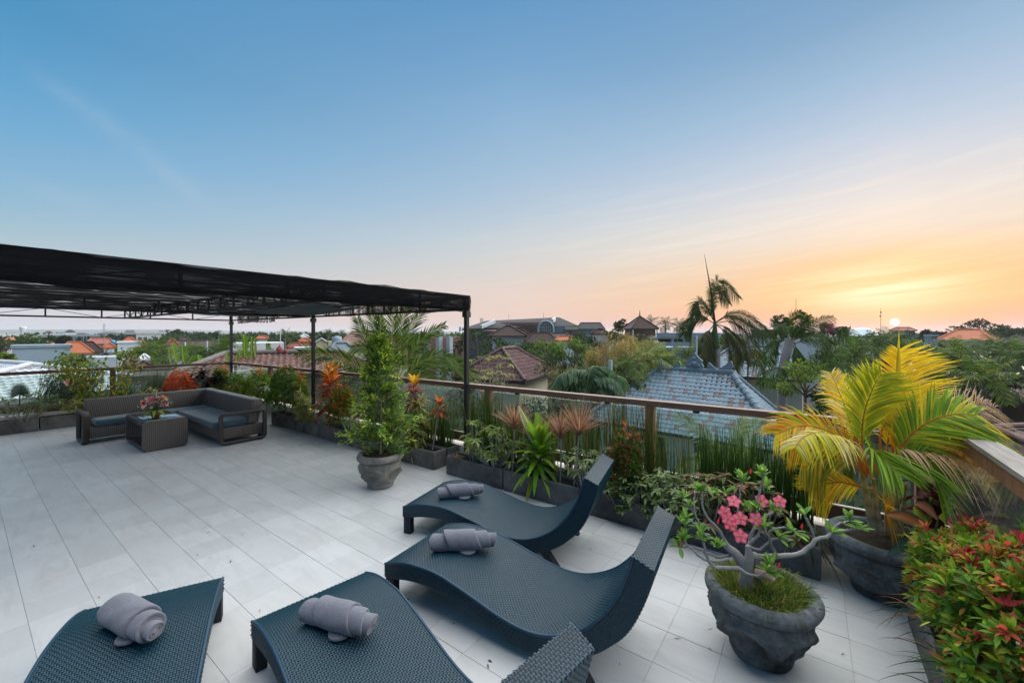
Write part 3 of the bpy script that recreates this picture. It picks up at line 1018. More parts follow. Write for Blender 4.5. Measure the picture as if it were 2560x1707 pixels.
def build_lounger():
    r = thing('sun_lounger', 'x', 'sun lounger', (0, 0, 0), 'woven sun loungers on the terrace')
    n = 64
    T = crom(TOPP, n); B = crom(BOTP, n)
    # solid wave-shaped dark core, added to block light under the weave
    e = .0075
    tn = norm(np.gradient(T, axis=0)); nrm_t = np.stack([-tn[:, 1], tn[:, 0]], 1)
    Ti = T - nrm_t * e
    m = M()
    top = np.stack([np.stack([Ti[:, 0], np.full(n, y), Ti[:, 1]], 1) for y in (e, LW - e)], 1)
    bot = np.stack([np.stack([B[:, 0], np.full(n, y), B[:, 1]], 1) for y in (e, LW - e)], 1)
    m.grid(top[:, ::-1]); m.grid(bot)
    m.grid(np.stack([top[:, 0], bot[:, 0]], 1)[:, ::-1]); m.grid(np.stack([top[:, 1], bot[:, 1]], 1))
    m.grid(np.stack([top[0], bot[0]], 0)); m.grid(np.stack([bot[-1], top[-1]], 0))
    m.build('frame', NAVY_D, r, smooth=False)
    # woven seat
    def curve_cells(Pc, pitch):
        d = np.concatenate([[0], np.cumsum(np.linalg.norm(np.diff(Pc, axis=0), axis=1))])
        k = int(d[-1] / pitch)
        q = (np.arange(k) + .5) * d[-1] / k
        p = np.stack([np.interp(q, d, Pc[:, i]) for i in (0, 1)], 1)
        return p, norm(np.gradient(p, axis=0)), d[-1] / k
    m = M()
    p, t, pa = curve_cells(T, .0126)
    kb = int((LW - .024) / .0126); pb = (LW - .024) / kb
    ii, jj = np.meshgrid(np.arange(len(p)), np.arange(kb), indexing='ij'); ii = ii.ravel(); jj = jj.ravel()
    C = np.stack([p[ii, 0], .012 + (jj + .5) * pb, p[ii, 1]], 1)
    A = np.stack([t[ii, 0], 0 * ii, t[ii, 1]], 1); Bv = np.tile([0., 1, 0], (len(ii), 1)); N = np.stack([-t[ii, 1], 0 * ii, t[ii, 0]], 1)
    weave(m, C, A, Bv, N, pa, pb, (ii + jj) % 2 == 0)
    tag(m.build('woven_seat', NAVY, r), kind='stuff')
    # woven sides
    for side in (0, 1):
        m = M()
        k1 = 172
        q = (np.arange(k1) + .5) / k1
        pt = np.stack([np.interp(q, np.linspace(0, 1, n), T[:, i]) for i in (0, 1)], 1)
        pb_ = np.stack([np.interp(q, np.linspace(0, 1, n), B[:, i]) for i in (0, 1)], 1)
        rows = 10
        ii, jj = np.meshgrid(np.arange(k1), np.arange(rows), indexing='ij'); ii = ii.ravel(); jj = jj.ravel()
        f = ((jj + .5) / rows * .90 + .09)[:, None]
        c2 = pt[ii] * (1 - f) + pb_[ii] * f
        tt = norm(np.gradient(pt, axis=0))[ii]; dd = (pb_ - pt)[ii]
        hgt = np.linalg.norm(dd, axis=1, keepdims=True) * .9 / rows
        C = np.stack([c2[:, 0], np.full(len(ii), 0.005 if side == 0 else LW - .005), c2[:, 1]], 1)
        A = np.stack([tt[:, 0], 0 * ii, tt[:, 1]], 1)
        dd = norm(dd); Bv = np.stack([dd[:, 0], 0 * ii, dd[:, 1]], 1)
        N = np.tile([0., -1 if side == 0 else 1, 0], (len(ii), 1))
        weave(m, C, A, Bv, N, .0131, hgt.mean(), (ii + jj) % 2 == 0)
        tag(m.build('woven_side', NAVY, r), kind='stuff')
    # woven head end and back
    for (P0, P1, nm) in ((T[-1], B[-1], 'woven_end'), (B[0], T[0], 'woven_end')):
        m = M()
        d = P1 - P0; Ld = np.linalg.norm(d); t = d / Ld; k1 = max(2, int(Ld / .0126))
        ii, jj = np.meshgrid(np.arange(k1), np.arange(kb + 1), indexing='ij'); ii = ii.ravel(); jj = jj.ravel()
        c2 = P0 + d * ((ii + .5) / k1)[:, None]
        C = np.stack([c2[:, 0] + 0, (jj + .5) * LW / (kb + 1), c2[:, 1]], 1)
        A = np.tile([t[0], 0, t[1]], (len(ii), 1)); Bv = np.tile([0., 1, 0], (len(ii), 1)); N = np.tile([-t[1], 0, t[0]], (len(ii), 1))
        C = C + N * .001
        weave(m, C, A, Bv, N, Ld / k1, LW / (kb + 1), (ii + jj) % 2 == 0)
        tag(m.build(nm, NAVY, r), kind='stuff')
    m = M()
    p, t, pa = curve_cells(B[36:], .0128)
    ii, jj = np.meshgrid(np.arange(len(p)), np.arange(kb), indexing='ij'); ii = ii.ravel(); jj = jj.ravel()
    C = np.stack([p[ii, 0] + t[ii, 1] * .003, .012 + (jj + .5) * pb, p[ii, 1] - t[ii, 0] * .003], 1)
    A = np.stack([t[ii, 0], 0 * ii, t[ii, 1]], 1); Bv = np.tile([0., 1, 0], (len(ii), 1)); N = np.stack([t[ii, 1], 0 * ii, -t[ii, 0]], 1)
    weave(m, C, A, Bv, N, pa, pb, (ii + jj) % 2 == 0)
    tag(m.build('woven_back', NAVY, r), kind='stuff')
    for y in (.006, LW - .006):
        m = M(); m.tube(np.stack([T[:, 0], np.full(n, y), T[:, 1] - .003], 1), .0088, 8); m.build('edge_trim', NAVY_T, r)
    for y in (.0, LW - .07):
        m = M(); v, fs = None, None
        add_rbox(m, (.006, y + .004, 0), (.085, y + .066, .20), .006, 2); m.build('leg', NAVY_D, r)
        m = M()
        pts = [(1.36, .14), (1.44, .14), (1.545, .0), (1.485, .0)]
        m.prism([[a, y + .006, b] for a, b in pts], (0, 0, 0), (0, .06, 0)); m.build('leg', NAVY_D, r, smooth=False)
    return r


lg = build_lounger()
LOUNGERS = []
specs = [('sun lounger of dark navy wicker nearest the grey planters, beneath the smallest towel', (1006.5, 1266.5), 12.3),
         ('dark navy wicker lounger second from the planters, its pale headrest end beside the desert rose', (961, 1408), 6.3),
         ('dark navy wicker lounger whose headrest pokes into the bottom edge of the frame', (627, 1553), -8.8),
         ('dark navy wicker lounger standing apart across bare tiles, only its foot end visible', (208, 1525), -25.0)]
for i, (lab, px, ang) in enumerate(specs):
    o = lg if i == 0 else copy_tree(lg)
    P = flo(px[0], px[1], .25)
    o.location = (P[0], P[1], 0); o.rotation_euler = (0, 0, rad(ang))
    o['label'] = lab
    LOUNGERS.append((np.array([P[0], P[1]]), rad(ang)))


def seat_z(s):
    T = np.array(TOPP)
    return float(np.interp(s, T[:, 0], T[:, 1]))


# ------------------------------------------------------------------ rolled towels
def towel(label, lou, s, w, yaw, tilt, L=.40, Rr=.078, style=0):
    """rolled bath towel: layers of the roll step back towards its ends"""
    P, a = LOUNGERS[lou]
    d = np.array([math.cos(a), math.sin(a)]); nn = np.array([-d[1], d[0]])
    base = P + d * s + nn * w
    zb = seat_z(s) + .002
    r = thing('rolled_towel', label, 'towel', (base[0], base[1], zb), 'rolled grey towels on the loungers')
    ca, sa = math.cos(a + yaw), math.sin(a + yaw)
    ex = np.array([ca, sa, tilt]); ey = np.array([-sa, ca, 0]); ez = np.array([0, 0, 1.])
    seg, nl = 40, 16
    # (from, to, radius, slant): the middle wrap overlaps the ones at its ends
    if style == 0: layers = [(-.5, -.10, .80, .10), (-.27, .24, 1., .13), (.12, .38, .86, .10), (.30, .5, .70, .06)]
    else: layers = [(-.5, .20, 1., .07), (.08, .40, .84, .08), (.30, .5, .55, .05)]
    for k, (u0, u1, rf, sl) in enumerate(layers):
        m = M()
        th = np.linspace(0, 2 * math.pi, seg, endpoint=False)
        rows = []
        tt = np.concatenate([[0, 0, .03, 0, 0, .03, 0, 0, .006, .03, .07], np.linspace(.12, .88, nl), [.93, .97, .994, 1, 1, .97, 1, 1, .97, 1, 1]])
        rm = np.concatenate([[.03, .36, .42, .48, .66, .72, .78, .93, .97, .995, 1], np.ones(nl), [1, .995, .97, .93, .78, .72, .66, .48, .42, .36, .03]])
        for t_, r_ in zip(tt, rm):
            u = u0 + (u1 - u0) * t_
            end = 1 - abs(2 * t_ - 1)
            us = u + sl * (.5 * np.cos(th + k * 1.3 + .6)) * (.35 + .65 * (1 - end)) * (1 if style == 0 or k else .6)
            rad_ = Rr * rf * r_ * (1 + .035 * np.sin(2 * th + k) + .014 * np.sin(u * 17 + 3 * th + k * 2 + lou) + .014 * np.sin(5 * th + u * 11 + lou * 2) * np.sin(u * 9 + k))
            yy = rad_ * np.cos(th) * 1.06; zz = rad_ * np.sin(th) * .93 + Rr * rf * .90
            zz = np.maximum(zz, .002 + .001 * k)
            if k: zz = zz + (Rr - Rr * rf) * .55
            rows.append(base_pt(base, zb) + us[:, None] * L * ex + yy[:, None] * ey + zz[:, None] * ez)
        Pm = np.stack(rows)
        Pm = np.concatenate([Pm, Pm[:, :1]], 1)
        m.grid(Pm)
        m.build('towel_fold', TOWEL, r)
    # loose corner peeping out below
    m = M()
    uu, vv = np.meshgrid(np.linspace(-1, 1, 12), np.linspace(0, 1, 8), indexing='ij')
    X = uu * .075 * (1 - .25 * vv) + .03; Y = -.01 - vv * (.085 - .035 * uu ** 2); Z = .010 + .010 * (1 - vv) + .006 * np.sin(vv * 3.1)
    Pm = base_pt(base, zb) + X[..., None] * ex + Y[..., None] * ey + Z[..., None] * ez
    m.grid(Pm); lo = Pm.copy(); lo[..., 2] -= .009; m.grid(lo[::-1])
    m.grid(np.stack([Pm[:, -1], lo[:, -1]], 1)); m.grid(np.stack([lo[0], Pm[0]], 1).transpose(0, 1, 2)); m.grid(np.stack([Pm[-1], lo[-1]], 1))
    m.build('towel_corner', TOWEL, r)
    return r


def base_pt(b, z):
    return np.array([b[0], b[1], z])


def towel_at(label, lou, px, py, yaw, tilt, L, Rr, style=0):
    q = flo(px, py, .33)
    P, a = LOUNGERS[lou]
    v = q[:2] - P
    s = v @ np.array([math.cos(a), math.sin(a)]); w = v @ np.array([-math.sin(a), math.cos(a)])
    towel(label, lou, s, w, yaw, tilt, L, Rr, style)


towel_at('smallest looking rolled grey towel, on the lounger closest to the planters', 0, 1152, 1236, rad(38), .0, .42, .066)
towel_at('rolled grey towel with four stepped folds on the second lounger from the planters', 1, 1160, 1366, rad(34), .0, .45, .074)
towel_at('rolled grey towel on the lounger whose headrest meets the bottom edge', 2, 850, 1560, rad(29), -.02, .41, .073)
towel_at('thick grey towel rolled with a spiral end, on the lounger standing apart', 3, 338, 1570, rad(38), -.02, .38, .078, 1)


# ------------------------------------------------------------------ sofa
def rrect_path(y0, y1, z0, z1, r, n=8):
    pts = []
    for (cy, cz, a0) in ((y1 - r, z1 - r, 0), (y0 + r, z1 - r, 90), (y0 + r, z0 + r, 180), (y1 - r, z0 + r, 270)):
        for i in range(n + 1):
            a = rad(a0 + 90 * i / n)
            pts.append((cy + r * math.cos(a), cz + r * math.sin(a)))
    return np.array(pts)


def loop_arm(m, x0, x1, path, th, plane='x'):
    """flat band of thickness th bent round a rounded rectangle; x0..x1 is its width"""
    n = len(path)
    c = path.mean(0)
    t = norm(np.roll(path, -1, 0) - np.roll(path, 1, 0)); nn = np.stack([t[:, 1], -t[:, 0]], 1)
    inner = path - nn * th
    rings = []
    for (xx, pp) in ((x0, path), (x1, path), (x1, inner), (x0, inner)):
        if plane == 'x': rings.append(np.stack([np.full(n, xx), pp[:, 0], pp[:, 1]], 1))
        else: rings.append(np.stack([pp[:, 0], np.full(n, xx), pp[:, 1]], 1))
    G = np.stack(rings + rings[:1], 1)
    G = np.concatenate([G, G[:1]], 0)
    m.grid(G)


sofa = thing('corner_sofa', 'dark brown wicker corner sofa with slate grey cushions under the pergola', 'sofa', (-10.3, 3.1, 0))
XI = -10.52
def part(name, lo, hi, r, mat, seg=3, xf=None):
    m = M(); add_rbox(m, lo, hi, r, seg, xf=xf); return m.build(name, mat, sofa)
lean_y = lambda v: np.stack([v[:, 0], v[:, 1] - .10 * (v[:, 2] < .5), v[:, 2]], 1)
part('base', (-9.95, 2.62, .09), (-8.02, 3.30, .285), .02, BROWN_W)
part('base', (XI + .02, 1.34, .09), (-9.93, 3.30, .284), .02, BROWN_W)
part('backrest', (-9.93, 3.12, .30), (-8.02, 3.30, .715), .03, BROWN_W, xf=lambda v: np.stack([v[:, 0], v[:, 1] - .07 * (v[:, 2] < .5), v[:, 2]], 1))
part('backrest', (XI + .1, 3.12, .30), (-9.95, 3.30, .715), .03, BROWN_W, xf=lambda v: np.stack([v[:, 0], v[:, 1] - .07 * (v[:, 2] < .5), v[:, 2]], 1))
part('backrest', (XI, 1.35, .30), (XI + .13, 3.295, .72), .03, BROWN_W, xf=lambda v: np.stack([v[:, 0] + .06 * (v[:, 2] < .5), v[:, 1], v[:, 2]], 1))
def puff(v):
    return v
part('seat_cushion', (-9.9, 2.54, .29), (-8.06, 3.10, .40), .035, CUSH, 4)
part('seat_cushion', (XI + .2, 2.3, .291), (-9.905, 3.10, .402), .035, CUSH, 4)
part('seat_cushion', (XI + .2, 1.42, .29), (-9.91, 2.295, .40), .035, CUSH, 4)
m = M(); loop_arm(m, -8.01, -7.945, rrect_path(2.60, 3.33, .012, .55, .085), .05); m.build('armrest', BROWN_T, sofa)
m = M(); loop_arm(m, 1.26, 1.345, rrect_path(XI - .02, -9.92, .008, .55, .07), .05, 'y'); m.build('armrest', BROWN_T, sofa)
m = M(); m.box((XI, 1.36, .0), (XI + .05, 1.41, .10)); m.box((XI, 3.24, 0), (XI + .05, 3.29, .1)); m.box((-8.1, 3.24, 0), (-8.05, 3.29, .1)); m.build('foot', STEEL, sofa, smooth=False)

# coffee table
tb = thing('coffee_table', 'dark brown wicker coffee table with a mirror like glass top beside the sofa', 'table', (-9.1, 2.04, 0))
TZ = .485
for x0, x1 in ((-8.60, -8.53), (-9.67, -9.60)):
    m = M()
    pth = rrect_path(1.75, 2.33, .015, TZ, .06)
    m.prism([[x0, a, b] for a, b in pth], (0, 0, 0), (x1 - x0, 0, 0)); m.build('side_panel', BROWN_W, tb, smooth=False)
m = M(); add_rbox(m, (-9.605, 1.752, TZ - .085), (-8.595, 1.80, TZ - .001), .012); add_rbox(m, (-9.605, 2.28, TZ - .085), (-8.595, 2.328, TZ - .001), .012)
add_rbox(m, (-9.605, 1.79, TZ - .06), (-8.595, 2.29, TZ - .02), .005); m.build('top_frame', BROWN_T, tb)
m = M(); add_rbox(m, (-9.60, 1.76, .03), (-8.60, 2.32, .075), .01); m.build('shelf', BROWN_T, tb)
MIRROR = material('table_glass', lambda k: bsdf(k, (.015, .02, .022, 1), .04, 1.))
MIRROR.node_tree.nodes['Principled BSDF'].inputs['Coat Weight'].default_value = 1.
MIRROR.node_tree.nodes['Principled BSDF'].inputs['IOR'].default_value = 2.2
m = M(); add_rbox(m, (-9.59, 1.805, TZ - .018), (-8.61, 2.275, TZ + .004), .003, 2); m.build('glass_top', MIRROR, tb)

# flowers on the table
fw = thing('flower_arrangement', 'bouquet of pink and lilac flowers in a brown vase on the coffee table', 'flowers', (-8.86, 1.98, TZ + .004))
vz = TZ + .005
VC = np.array([-8.86, 1.98, vz])
m = M(); m.lathe([(0.0, 0), (.045, 0), (.062, .03), (.068, .07), (.055, .105), (.05, .125), (.058, .13), (.05, .128), (.04, .10)], 24, VC)
m.build('vase', mat_plain('brown_vase', (.10, .05, .035), .45, .3, 12.), fw)
m = M()
hp = []
for i in range(46):
    d = sphere_dirs(1, .05, 1.)[0]
    hp.append(VC + np.array([0, 0, .16]) + d * np.array([.17, .17, .20]) * U(.8, 1.05))
for p in hp: m.tube(bez(VC + [0, 0, .1], (VC + p) / 2 + [0, 0, .06], p, 5), .002, 4, (.06, .12, .03))
for i in range(16):
    p = VC + [U(-.04, .04), U(-.04, .04), U(.3, .44)]
    m.tube(bez(VC + [0, 0, .1], VC + [0, 0, .25], p, 5), .002, 4, (.08, .14, .05))
m.build('stem', LEAF, fw)
fc = [(.55, .12, .25), (.62, .35, .48), (.58, .40, .52), (.66, .45, .56), (.50, .30, .50), (.42, .08, .2), (.70, .62, .62)]
for i, p in enumerate(hp[:40]):
    m = M(); n = 22
    d = norm(p - (VC + [0, 0, .12]))
    if i == 0: c0 = (.62, .02, .015)
    elif i == 1: c0 = (.75, .45, .12)
    elif i == 2: c0 = (.68, .14, .26)
    else: c0 = fc[i % 7]
    R_ = .042 if i < 4 else U(.02, .034)
    dd = norm(d + sphere_dirs(n) * .95)
    m.strips(np.repeat(p[None], n, 0), dd, d, R_, R_ * .9, 2, [.3, 1, .5], droop=-.1, col=jit(c0, n, .15, .08))
    m.build('flower', LEAF, fw)
m = M(); n = 130
pp = VC + np.array([0, 0, .18]) + sphere_dirs(n, 0, 1) * np.array([.21, .21, .18]) * U(.9, 1.1, (n, 1))
m.strips(pp, sphere_dirs(n, 0), sphere_dirs(n), .014, .012, 1, [1, .6], col=pick([(.75, .75, .72), (.6, .62, .5), (.3, .38, .15)], n))
pp = VC + np.stack([rng.normal(0, .02, 60), rng.normal(0, .02, 60), U(.3, .46, 60)], 1)
m.strips(pp, sphere_dirs(60, 0), sphere_dirs(60), .022, .01, 1, [1, .5], col=pick([(.5, .5, .38), (.25, .32, .14)], 60))
tag(m.build('filler_sprays', LEAF, fw), kind='stuff')
for a in (-100, -60, -20, 20, 200, 240, 150):
    m = M(); ar = rad(a)
    m.strips([VC + [0, 0, .12]], [[math.cos(ar), math.sin(ar), .15]], [[0, 0, 1]], .23, .07, 6, droop=.55, fold=.25, col=[(.05, .16, .02)], mid=[(.34, .40, .06)])
    m.build('leaf', LEAF, fw)

# ------------------------------------------------------------------ planters
FR0, FR1, BK0, BK1, PH = 3.91, 4.145, 4.165, 4.40, .252


def planter(label, lo, hi, h=PH, mat=PLANT, soil=True):
    r = thing('planter_box', label, 'planter', (lo[0], lo[1], 0), 'concrete planter boxes along the rails')
    t = .026
    m = M()
    x0, y0 = lo; x1, y1 = hi
    def ring(z, i, e=0.):
        return [[x0 + i + e, y0 + i + e, z], [x1 - i - e, y0 + i + e, z], [x1 - i - e, y1 - i - e, z], [x0 + i + e, y1 - i - e, z]]
    rings = [ring(0, .006), ring(.03, .002), ring(h - .006, 0), ring(h, .006), ring(h + .001, t - .006), ring(h - .008, t), ring(.1, t + .004)]
    v = np.array(rings).reshape(-1, 3)
    f = [[i * 4 + j, i * 4 + (j + 1) % 4, (i + 1) * 4 + (j + 1) % 4, (i + 1) * 4 + j] for i in range(len(rings) - 1) for j in range(4)]
    m.add(v, f); m.add(np.array(ring(0, .006)), [[3, 2, 1, 0]])
    o = m.build('box', mat, r, smooth=False)
    b = o.modifiers.new('b', 'BEVEL'); b.width = .007; b.segments = 2; b.limit_method = 'ANGLE'
    m = M()
    gx, gy = np.meshgrid(np.linspace(x0 + t, x1 - t, 16), np.linspace(y0 + t, y1 - t, 10), indexing='ij')
    m.grid(np.stack([gx, gy, h - .045 + rng.normal(0, .006, gx.shape)], -1))
    m.build('soil', SOIL, r)
    return r


for lab, x0, x1, mt in (
        ('long planter box against the rail behind the right seat of the sofa', -9.13, -8.19, PLANT),
        ('planter box with the dark green red tipped cone, next to the sofa armrest', -8.18, -7.235, PLANT),
        ('stained planter box under the red cordyline and striped hanging leaves', -7.22, -6.285, PLANT),
        ('mossy planter box under the yellow green cone, left of the potted tree', -6.27, -5.26, PLANT),
        ('mossy planter box right behind the potted tree, ending with an exposed corner', -5.24, -4.207, PLANT),
        ('grey planter box with the small dark bromeliad at its corner', -3.967, -3.01, PLANT_D),
        ('grey planter box holding the broad leaved dracaena with hanging leaves', -2.995, -1.99, PLANT_D),
        ('dark planter box under the pale green bush, behind a lounger headrest', -1.90, -.95, PLANT_D),
        ('black planter box behind the desert rose pot, with grassy blades over its end', -.93, .07, PLANT_D)):
    planter(lab, (x0, FR0), (x1, FR1), mat=mt)
for lab, x0, x1, mt in (
        ('rear planter box with horsetail reeds showing past the mossy box corner', -5.15, -4.19, PLANT_D),
        ('rear planter box of horsetail reeds behind the bromeliad box', -3.90, -2.95, PLANT_D),
        ('rear planter box of horsetail reeds behind the pink spiky dracaenas', -2.93, -1.98, PLANT_D),
        ('rear planter box of tall horsetail reeds beside the wooden post and blue roof', -1.88, -.93, PLANT_D),
        ('rear planter box of dense reeds left of the yellow palm', -.91, .04, PLANT_D)):
    planter(lab, (x0, BK0), (x1, BK1), mat=mt)
LX0, LX1 = -12.36, -12.12
for lab, y0, y1 in (('planter box at the far left edge with crooked grey stems', .01, .955), ('planter box with striped leaves left of the sofa armrest', .97, 1.91),
                    ('planter box hidden behind the long backrest, vine side', 1.92, 2.87), ('planter box in the corner behind the sofa with the purple black shrub', 2.88, 3.82)):
    planter(lab, (LX0, y0), (LX1, y1))
planter('planter box at the right rail carrying the red tipped hedge', (.515, 2.55), (.78, 3.70), .27, PLANT_D)
planter('planter box at the lower right corner, almost hidden by the red tipped hedge', (.515, 1.35), (.78, 2.53), .27, PLANT_D)

# ------------------------------------------------------------------ plant makers
SZ = .205
G1, G2, G3 = (.045, .105, .018), (.075, .15, .022), (.022, .06, .014)
PLANTERS_G = 'plants in the planter boxes along the rails'


def stemwood(m, base, top, r=.008, bend=.03, c=(.16, .14, .12), n=8, taper=.5):
    mid = (np.asarray(base) + np.asarray(top)) / 2 + np.append(rng.normal(0, bend, 2), 0)
    m.tube(bez(base, mid, top, n), np.linspace(r, r * taper, n), 6, c)


def sprigs(m, P, out, n_leaf, L, W, cols, spread=.7, S=2, droop=.1, fold=.3, up=.35, tip=None, alt=None):
    """little whorls of leaves at points P facing out"""
    k = len(P)
    if k == 0: return
    Q = np.repeat(P, n_leaf, 0); O = np.repeat(out, n_leaf, 0)
    d = norm(O * .6 + sphere_dirs(len(Q)) * spread + np.array([0, 0, up]))
    c = np.repeat(cols, n_leaf, 0) * np.exp(rng.normal(0, .2, (len(Q), 1)))
    if alt is not None:
        sw = U(0, 1, len(Q)) < .34
        c[sw] = pick(alt, int(sw.sum()))
    m.strips(Q + d * .004, d, norm(sphere_dirs(len(Q)) * .45 + O * .9 + [0, 0, .45]), U(L * .65, L * 1.15, len(Q)), W * U(.8, 1.2, len(Q)), S, droop=U(0, droop * 2, len(Q)), fold=fold, col=c)


def cone_shrub(label, x, y, top, R, cols, red, redp, n=330, L=.062, W=.021, z0=SZ, shape=.75, clear=.06, name='lilly_pilly', sway=0., group=PLANTERS_G, nl=6, cat='shrub'):
    """clipped cone of small whorled leaves, new growth coloured"""
    r = thing(name, label, cat, (x, y, z0), group)
    n = int(n * 1.7)
    h = top - z0
    m = M()
    stemwood(m, (x, y, z0 - .05), (x + sway, y, z0 + h * .9), .012, .01)
    for i in range(26):
        t = U(clear, .85); a = U(0, 6.28); rr = R * (1 - t) ** shape * .8
        m.tube(bez([x + sway * t, y, z0 + h * t * .85], [x + rr * .5 * math.cos(a), y + rr * .5 * math.sin(a), z0 + h * t], [x + rr * math.cos(a), y + rr * math.sin(a), z0 + h * min(1, t + .06)], 4), [.004, .003, .002, .001], 4, (.13, .10, .07))
    m.build('stem', BARK, r)
    m = M()
    t = clear + (1 - clear) * (.5 * U(0, 1, n) + .5 * (1 - np.sqrt(U(0, 1, n))))
    a = U(0, 6.28, n)
    lump = 1 + .16 * np.sin(a * 3 + t * 9) + .1 * np.sin(a * 5 - t * 14 + 1)
    env = (1 - t ** 1.7) ** shape
    rr = R * np.minimum(env, (t - clear) * 7 + .5) * lump * np.sqrt(U(.4, 1.05, n))
    P = np.stack([x + sway * t + rr * np.cos(a), y + rr * np.sin(a), z0 + h * t], 1)
    out = np.stack([np.cos(a) * .8, np.sin(a) * .8, .35 + .5 * t], 1)
    c = pick(cols, n)
    depth = rr / np.maximum(R * env, .01)
    isred = U(0, 1, n) < redp(t) * np.clip(depth * 1.4, 0, 1)
    c = np.where(isred[:, None], pick(red, n), c)
    sprigs(m, P, out, nl, L, W, c)
    tag(m.build('foliage', LEAF, r), kind='stuff')
    return r


RED = [(.50, .07, .03), (.55, .13, .04), (.42, .05, .03), (.50, .20, .05)]
ORG = [(.45, .14, .03), (.50, .25, .04), (.36, .20, .03)]
SYZ = [(.10, .20, .02), (.17, .28, .025), (.24, .33, .03), (.07, .14, .018)]
SYZD = [(.05, .12, .02), (.075, .16, .022), (.11, .20, .025)]


def pxy(px, py_top, Y):
    x, d = on_y(px, Y)
    return x, hz(py_top, d)


FC = (FR0 + FR1) / 2; BC = (BK0 + BK1) / 2
# main rail, from the corner to the right
x, t = pxy(645, 913, FC); cone_shrub('rounded bright green cone with pinkish red top right behind the sofa end', x, FC, t, .40, SYZ, RED, lambda t: np.clip((t - .72) * 3.2, .02, 1), 520)
x, t = pxy(585, 958, FC); cone_shrub('low dull green and bronze bush behind the sofa corner, lower than its neighbour cone', x, FC, t, .34, SYZD + [(.08, .05, .02)], ORG, lambda t: np.clip((t - .6) * 1.2, .06, 1), 300)
x, t = pxy(713, 898, FC); cone_shrub('tall dark green cone with a bright coral red tip beside the sofa armrest', x, FC, t, .36, SYZD, RED, lambda t: np.clip((t - .80) * 6, .0, 1), 560)
x, t = pxy(752, 912, FC + .05); cone_shrub('slim yellow green shrub with orange tips squeezed between two darker plants', x, FC + .05, t, .15, SYZ + [(.25, .24, .03)], ORG + RED, lambda t: np.clip((t - .6) * 2., .05, 1), 170)
x, t = pxy(856, 950, FC); cone_shrub('yellow olive cone with orange edges left of the potted tree', x, FC, t, .25, [(.12, .14, .015), (.20, .19, .02), (.09, .11, .015)], ORG + RED, lambda t: .16 + 0 * t, 420)
x, t = pxy(1565, 1048, FC); cone_shrub('narrow reddish green column between the lounger headrest and the wooden post', x, FC, t, .17, [(.05, .10, .02), (.07, .13, .02), (.10, .07, .02)], [(.30, .05, .03), (.34, .09, .04), (.40, .12, .09)], lambda t: np.clip(.2 + (t - .75) * 2.4, .1, .9), 340, L=.06, W=.018, shape=.45)
# left rail
y_, d_ = on_x(448, -12.24); cone_shrub('coral red bushy cone behind the long backrest of the sofa', -12.24, y_, hz(918, d_), .36, [(.05, .08, .02), (.30, .07, .04)], [(.46, .11, .05), (.42, .09, .05), (.50, .16, .07)], lambda t: np.clip(.35 + t, 0, 1), 420, L=.07, W=.02)
y_, d_ = on_x(552, -12.3); cone_shrub('thin light green upright shrub with yellow tip at the rail corner', -12.3, y_, hz(902, d_), .20, [(.10, .19, .03), (.16, .24, .03), (.07, .13, .02)], ORG + [(.45, .40, .04)], lambda t: np.clip((t - .65) * 2.5, .03, 1), 260, L=.08, W=.022, shape=.6)
y_, d_ = on_x(590, -12.2); cone_shrub('loose light green shrub behind the inner sofa corner', -12.2, y_, hz(930, d_), .34, [(.08, .17, .03), (.13, .22, .04), (.2, .28, .08)], ORG, lambda t: 0 * t, 260, L=.09, W=.026, shape=.5)


def strap_plant(label, x, y, z0, heads, name, n, L, W, cols, edge=None, droop=.25, zmin=-.4, stem_c=(.22, .2, .18), stem_r=.009, cat='plant', S=4, prof=None, up=.2, fold=.3, length_of_stem=None, stack=.0, tipc=None, group=PLANTERS_G):
    """stems ending in rosettes of strap leaves. heads: list of (base xyz, head xyz, size)"""
    r = thing(name, label, cat, (x, y, z0), group)
    for b, h, s in heads:
        m = M()
        b = np.asarray(b, float); h = np.asarray(h, float)
        stemwood(m, b, h, stem_r * (.7 + .3 * s), .02, stem_c, 8, .75)
        m.build('stem', BARK, r)
        m = M(); k = int(n * s)
        d = sphere_dirs(k, zmin, 1.); d = norm(d + [0, 0, up])
        ax = norm(h - b)
        P = h - ax * (U(0, 1, k) ** 1.3 * stack)[:, None]
        c = pick(cols, k) * np.exp(rng.normal(0, .18, (k, 1)))
        m.strips(P, d, norm(np.tile([0, 0, 1.], (k, 1)) + sphere_dirs(k) * .3), L * s * U(.7, 1.1, k), W, S, prof=prof, droop=U(droop * .4, droop * 1.5, k), fold=fold, col=edge if edge is None else pick(edge, k), tip=None, mid=c) if edge is not None else \
            m.strips(P, d, norm(np.tile([0, 0, 1.], (k, 1)) + sphere_dirs(k) * .3), L * s * U(.7, 1.1, k), W, S, prof=prof, droop=U(droop * .4, droop * 1.5, k), fold=fold, col=c, tip=None if tipc is None else pick(tipc, k))
        tag(m.build('foliage', LEAF, r), kind='stuff')
    return r


# song of india: striped cream and green straps on leaning stems
SOI_E = [(.50, .47, .18), (.56, .52, .22), (.44, .40, .11)]; SOI_M = [(.06, .12, .03), (.08, .14, .03)]


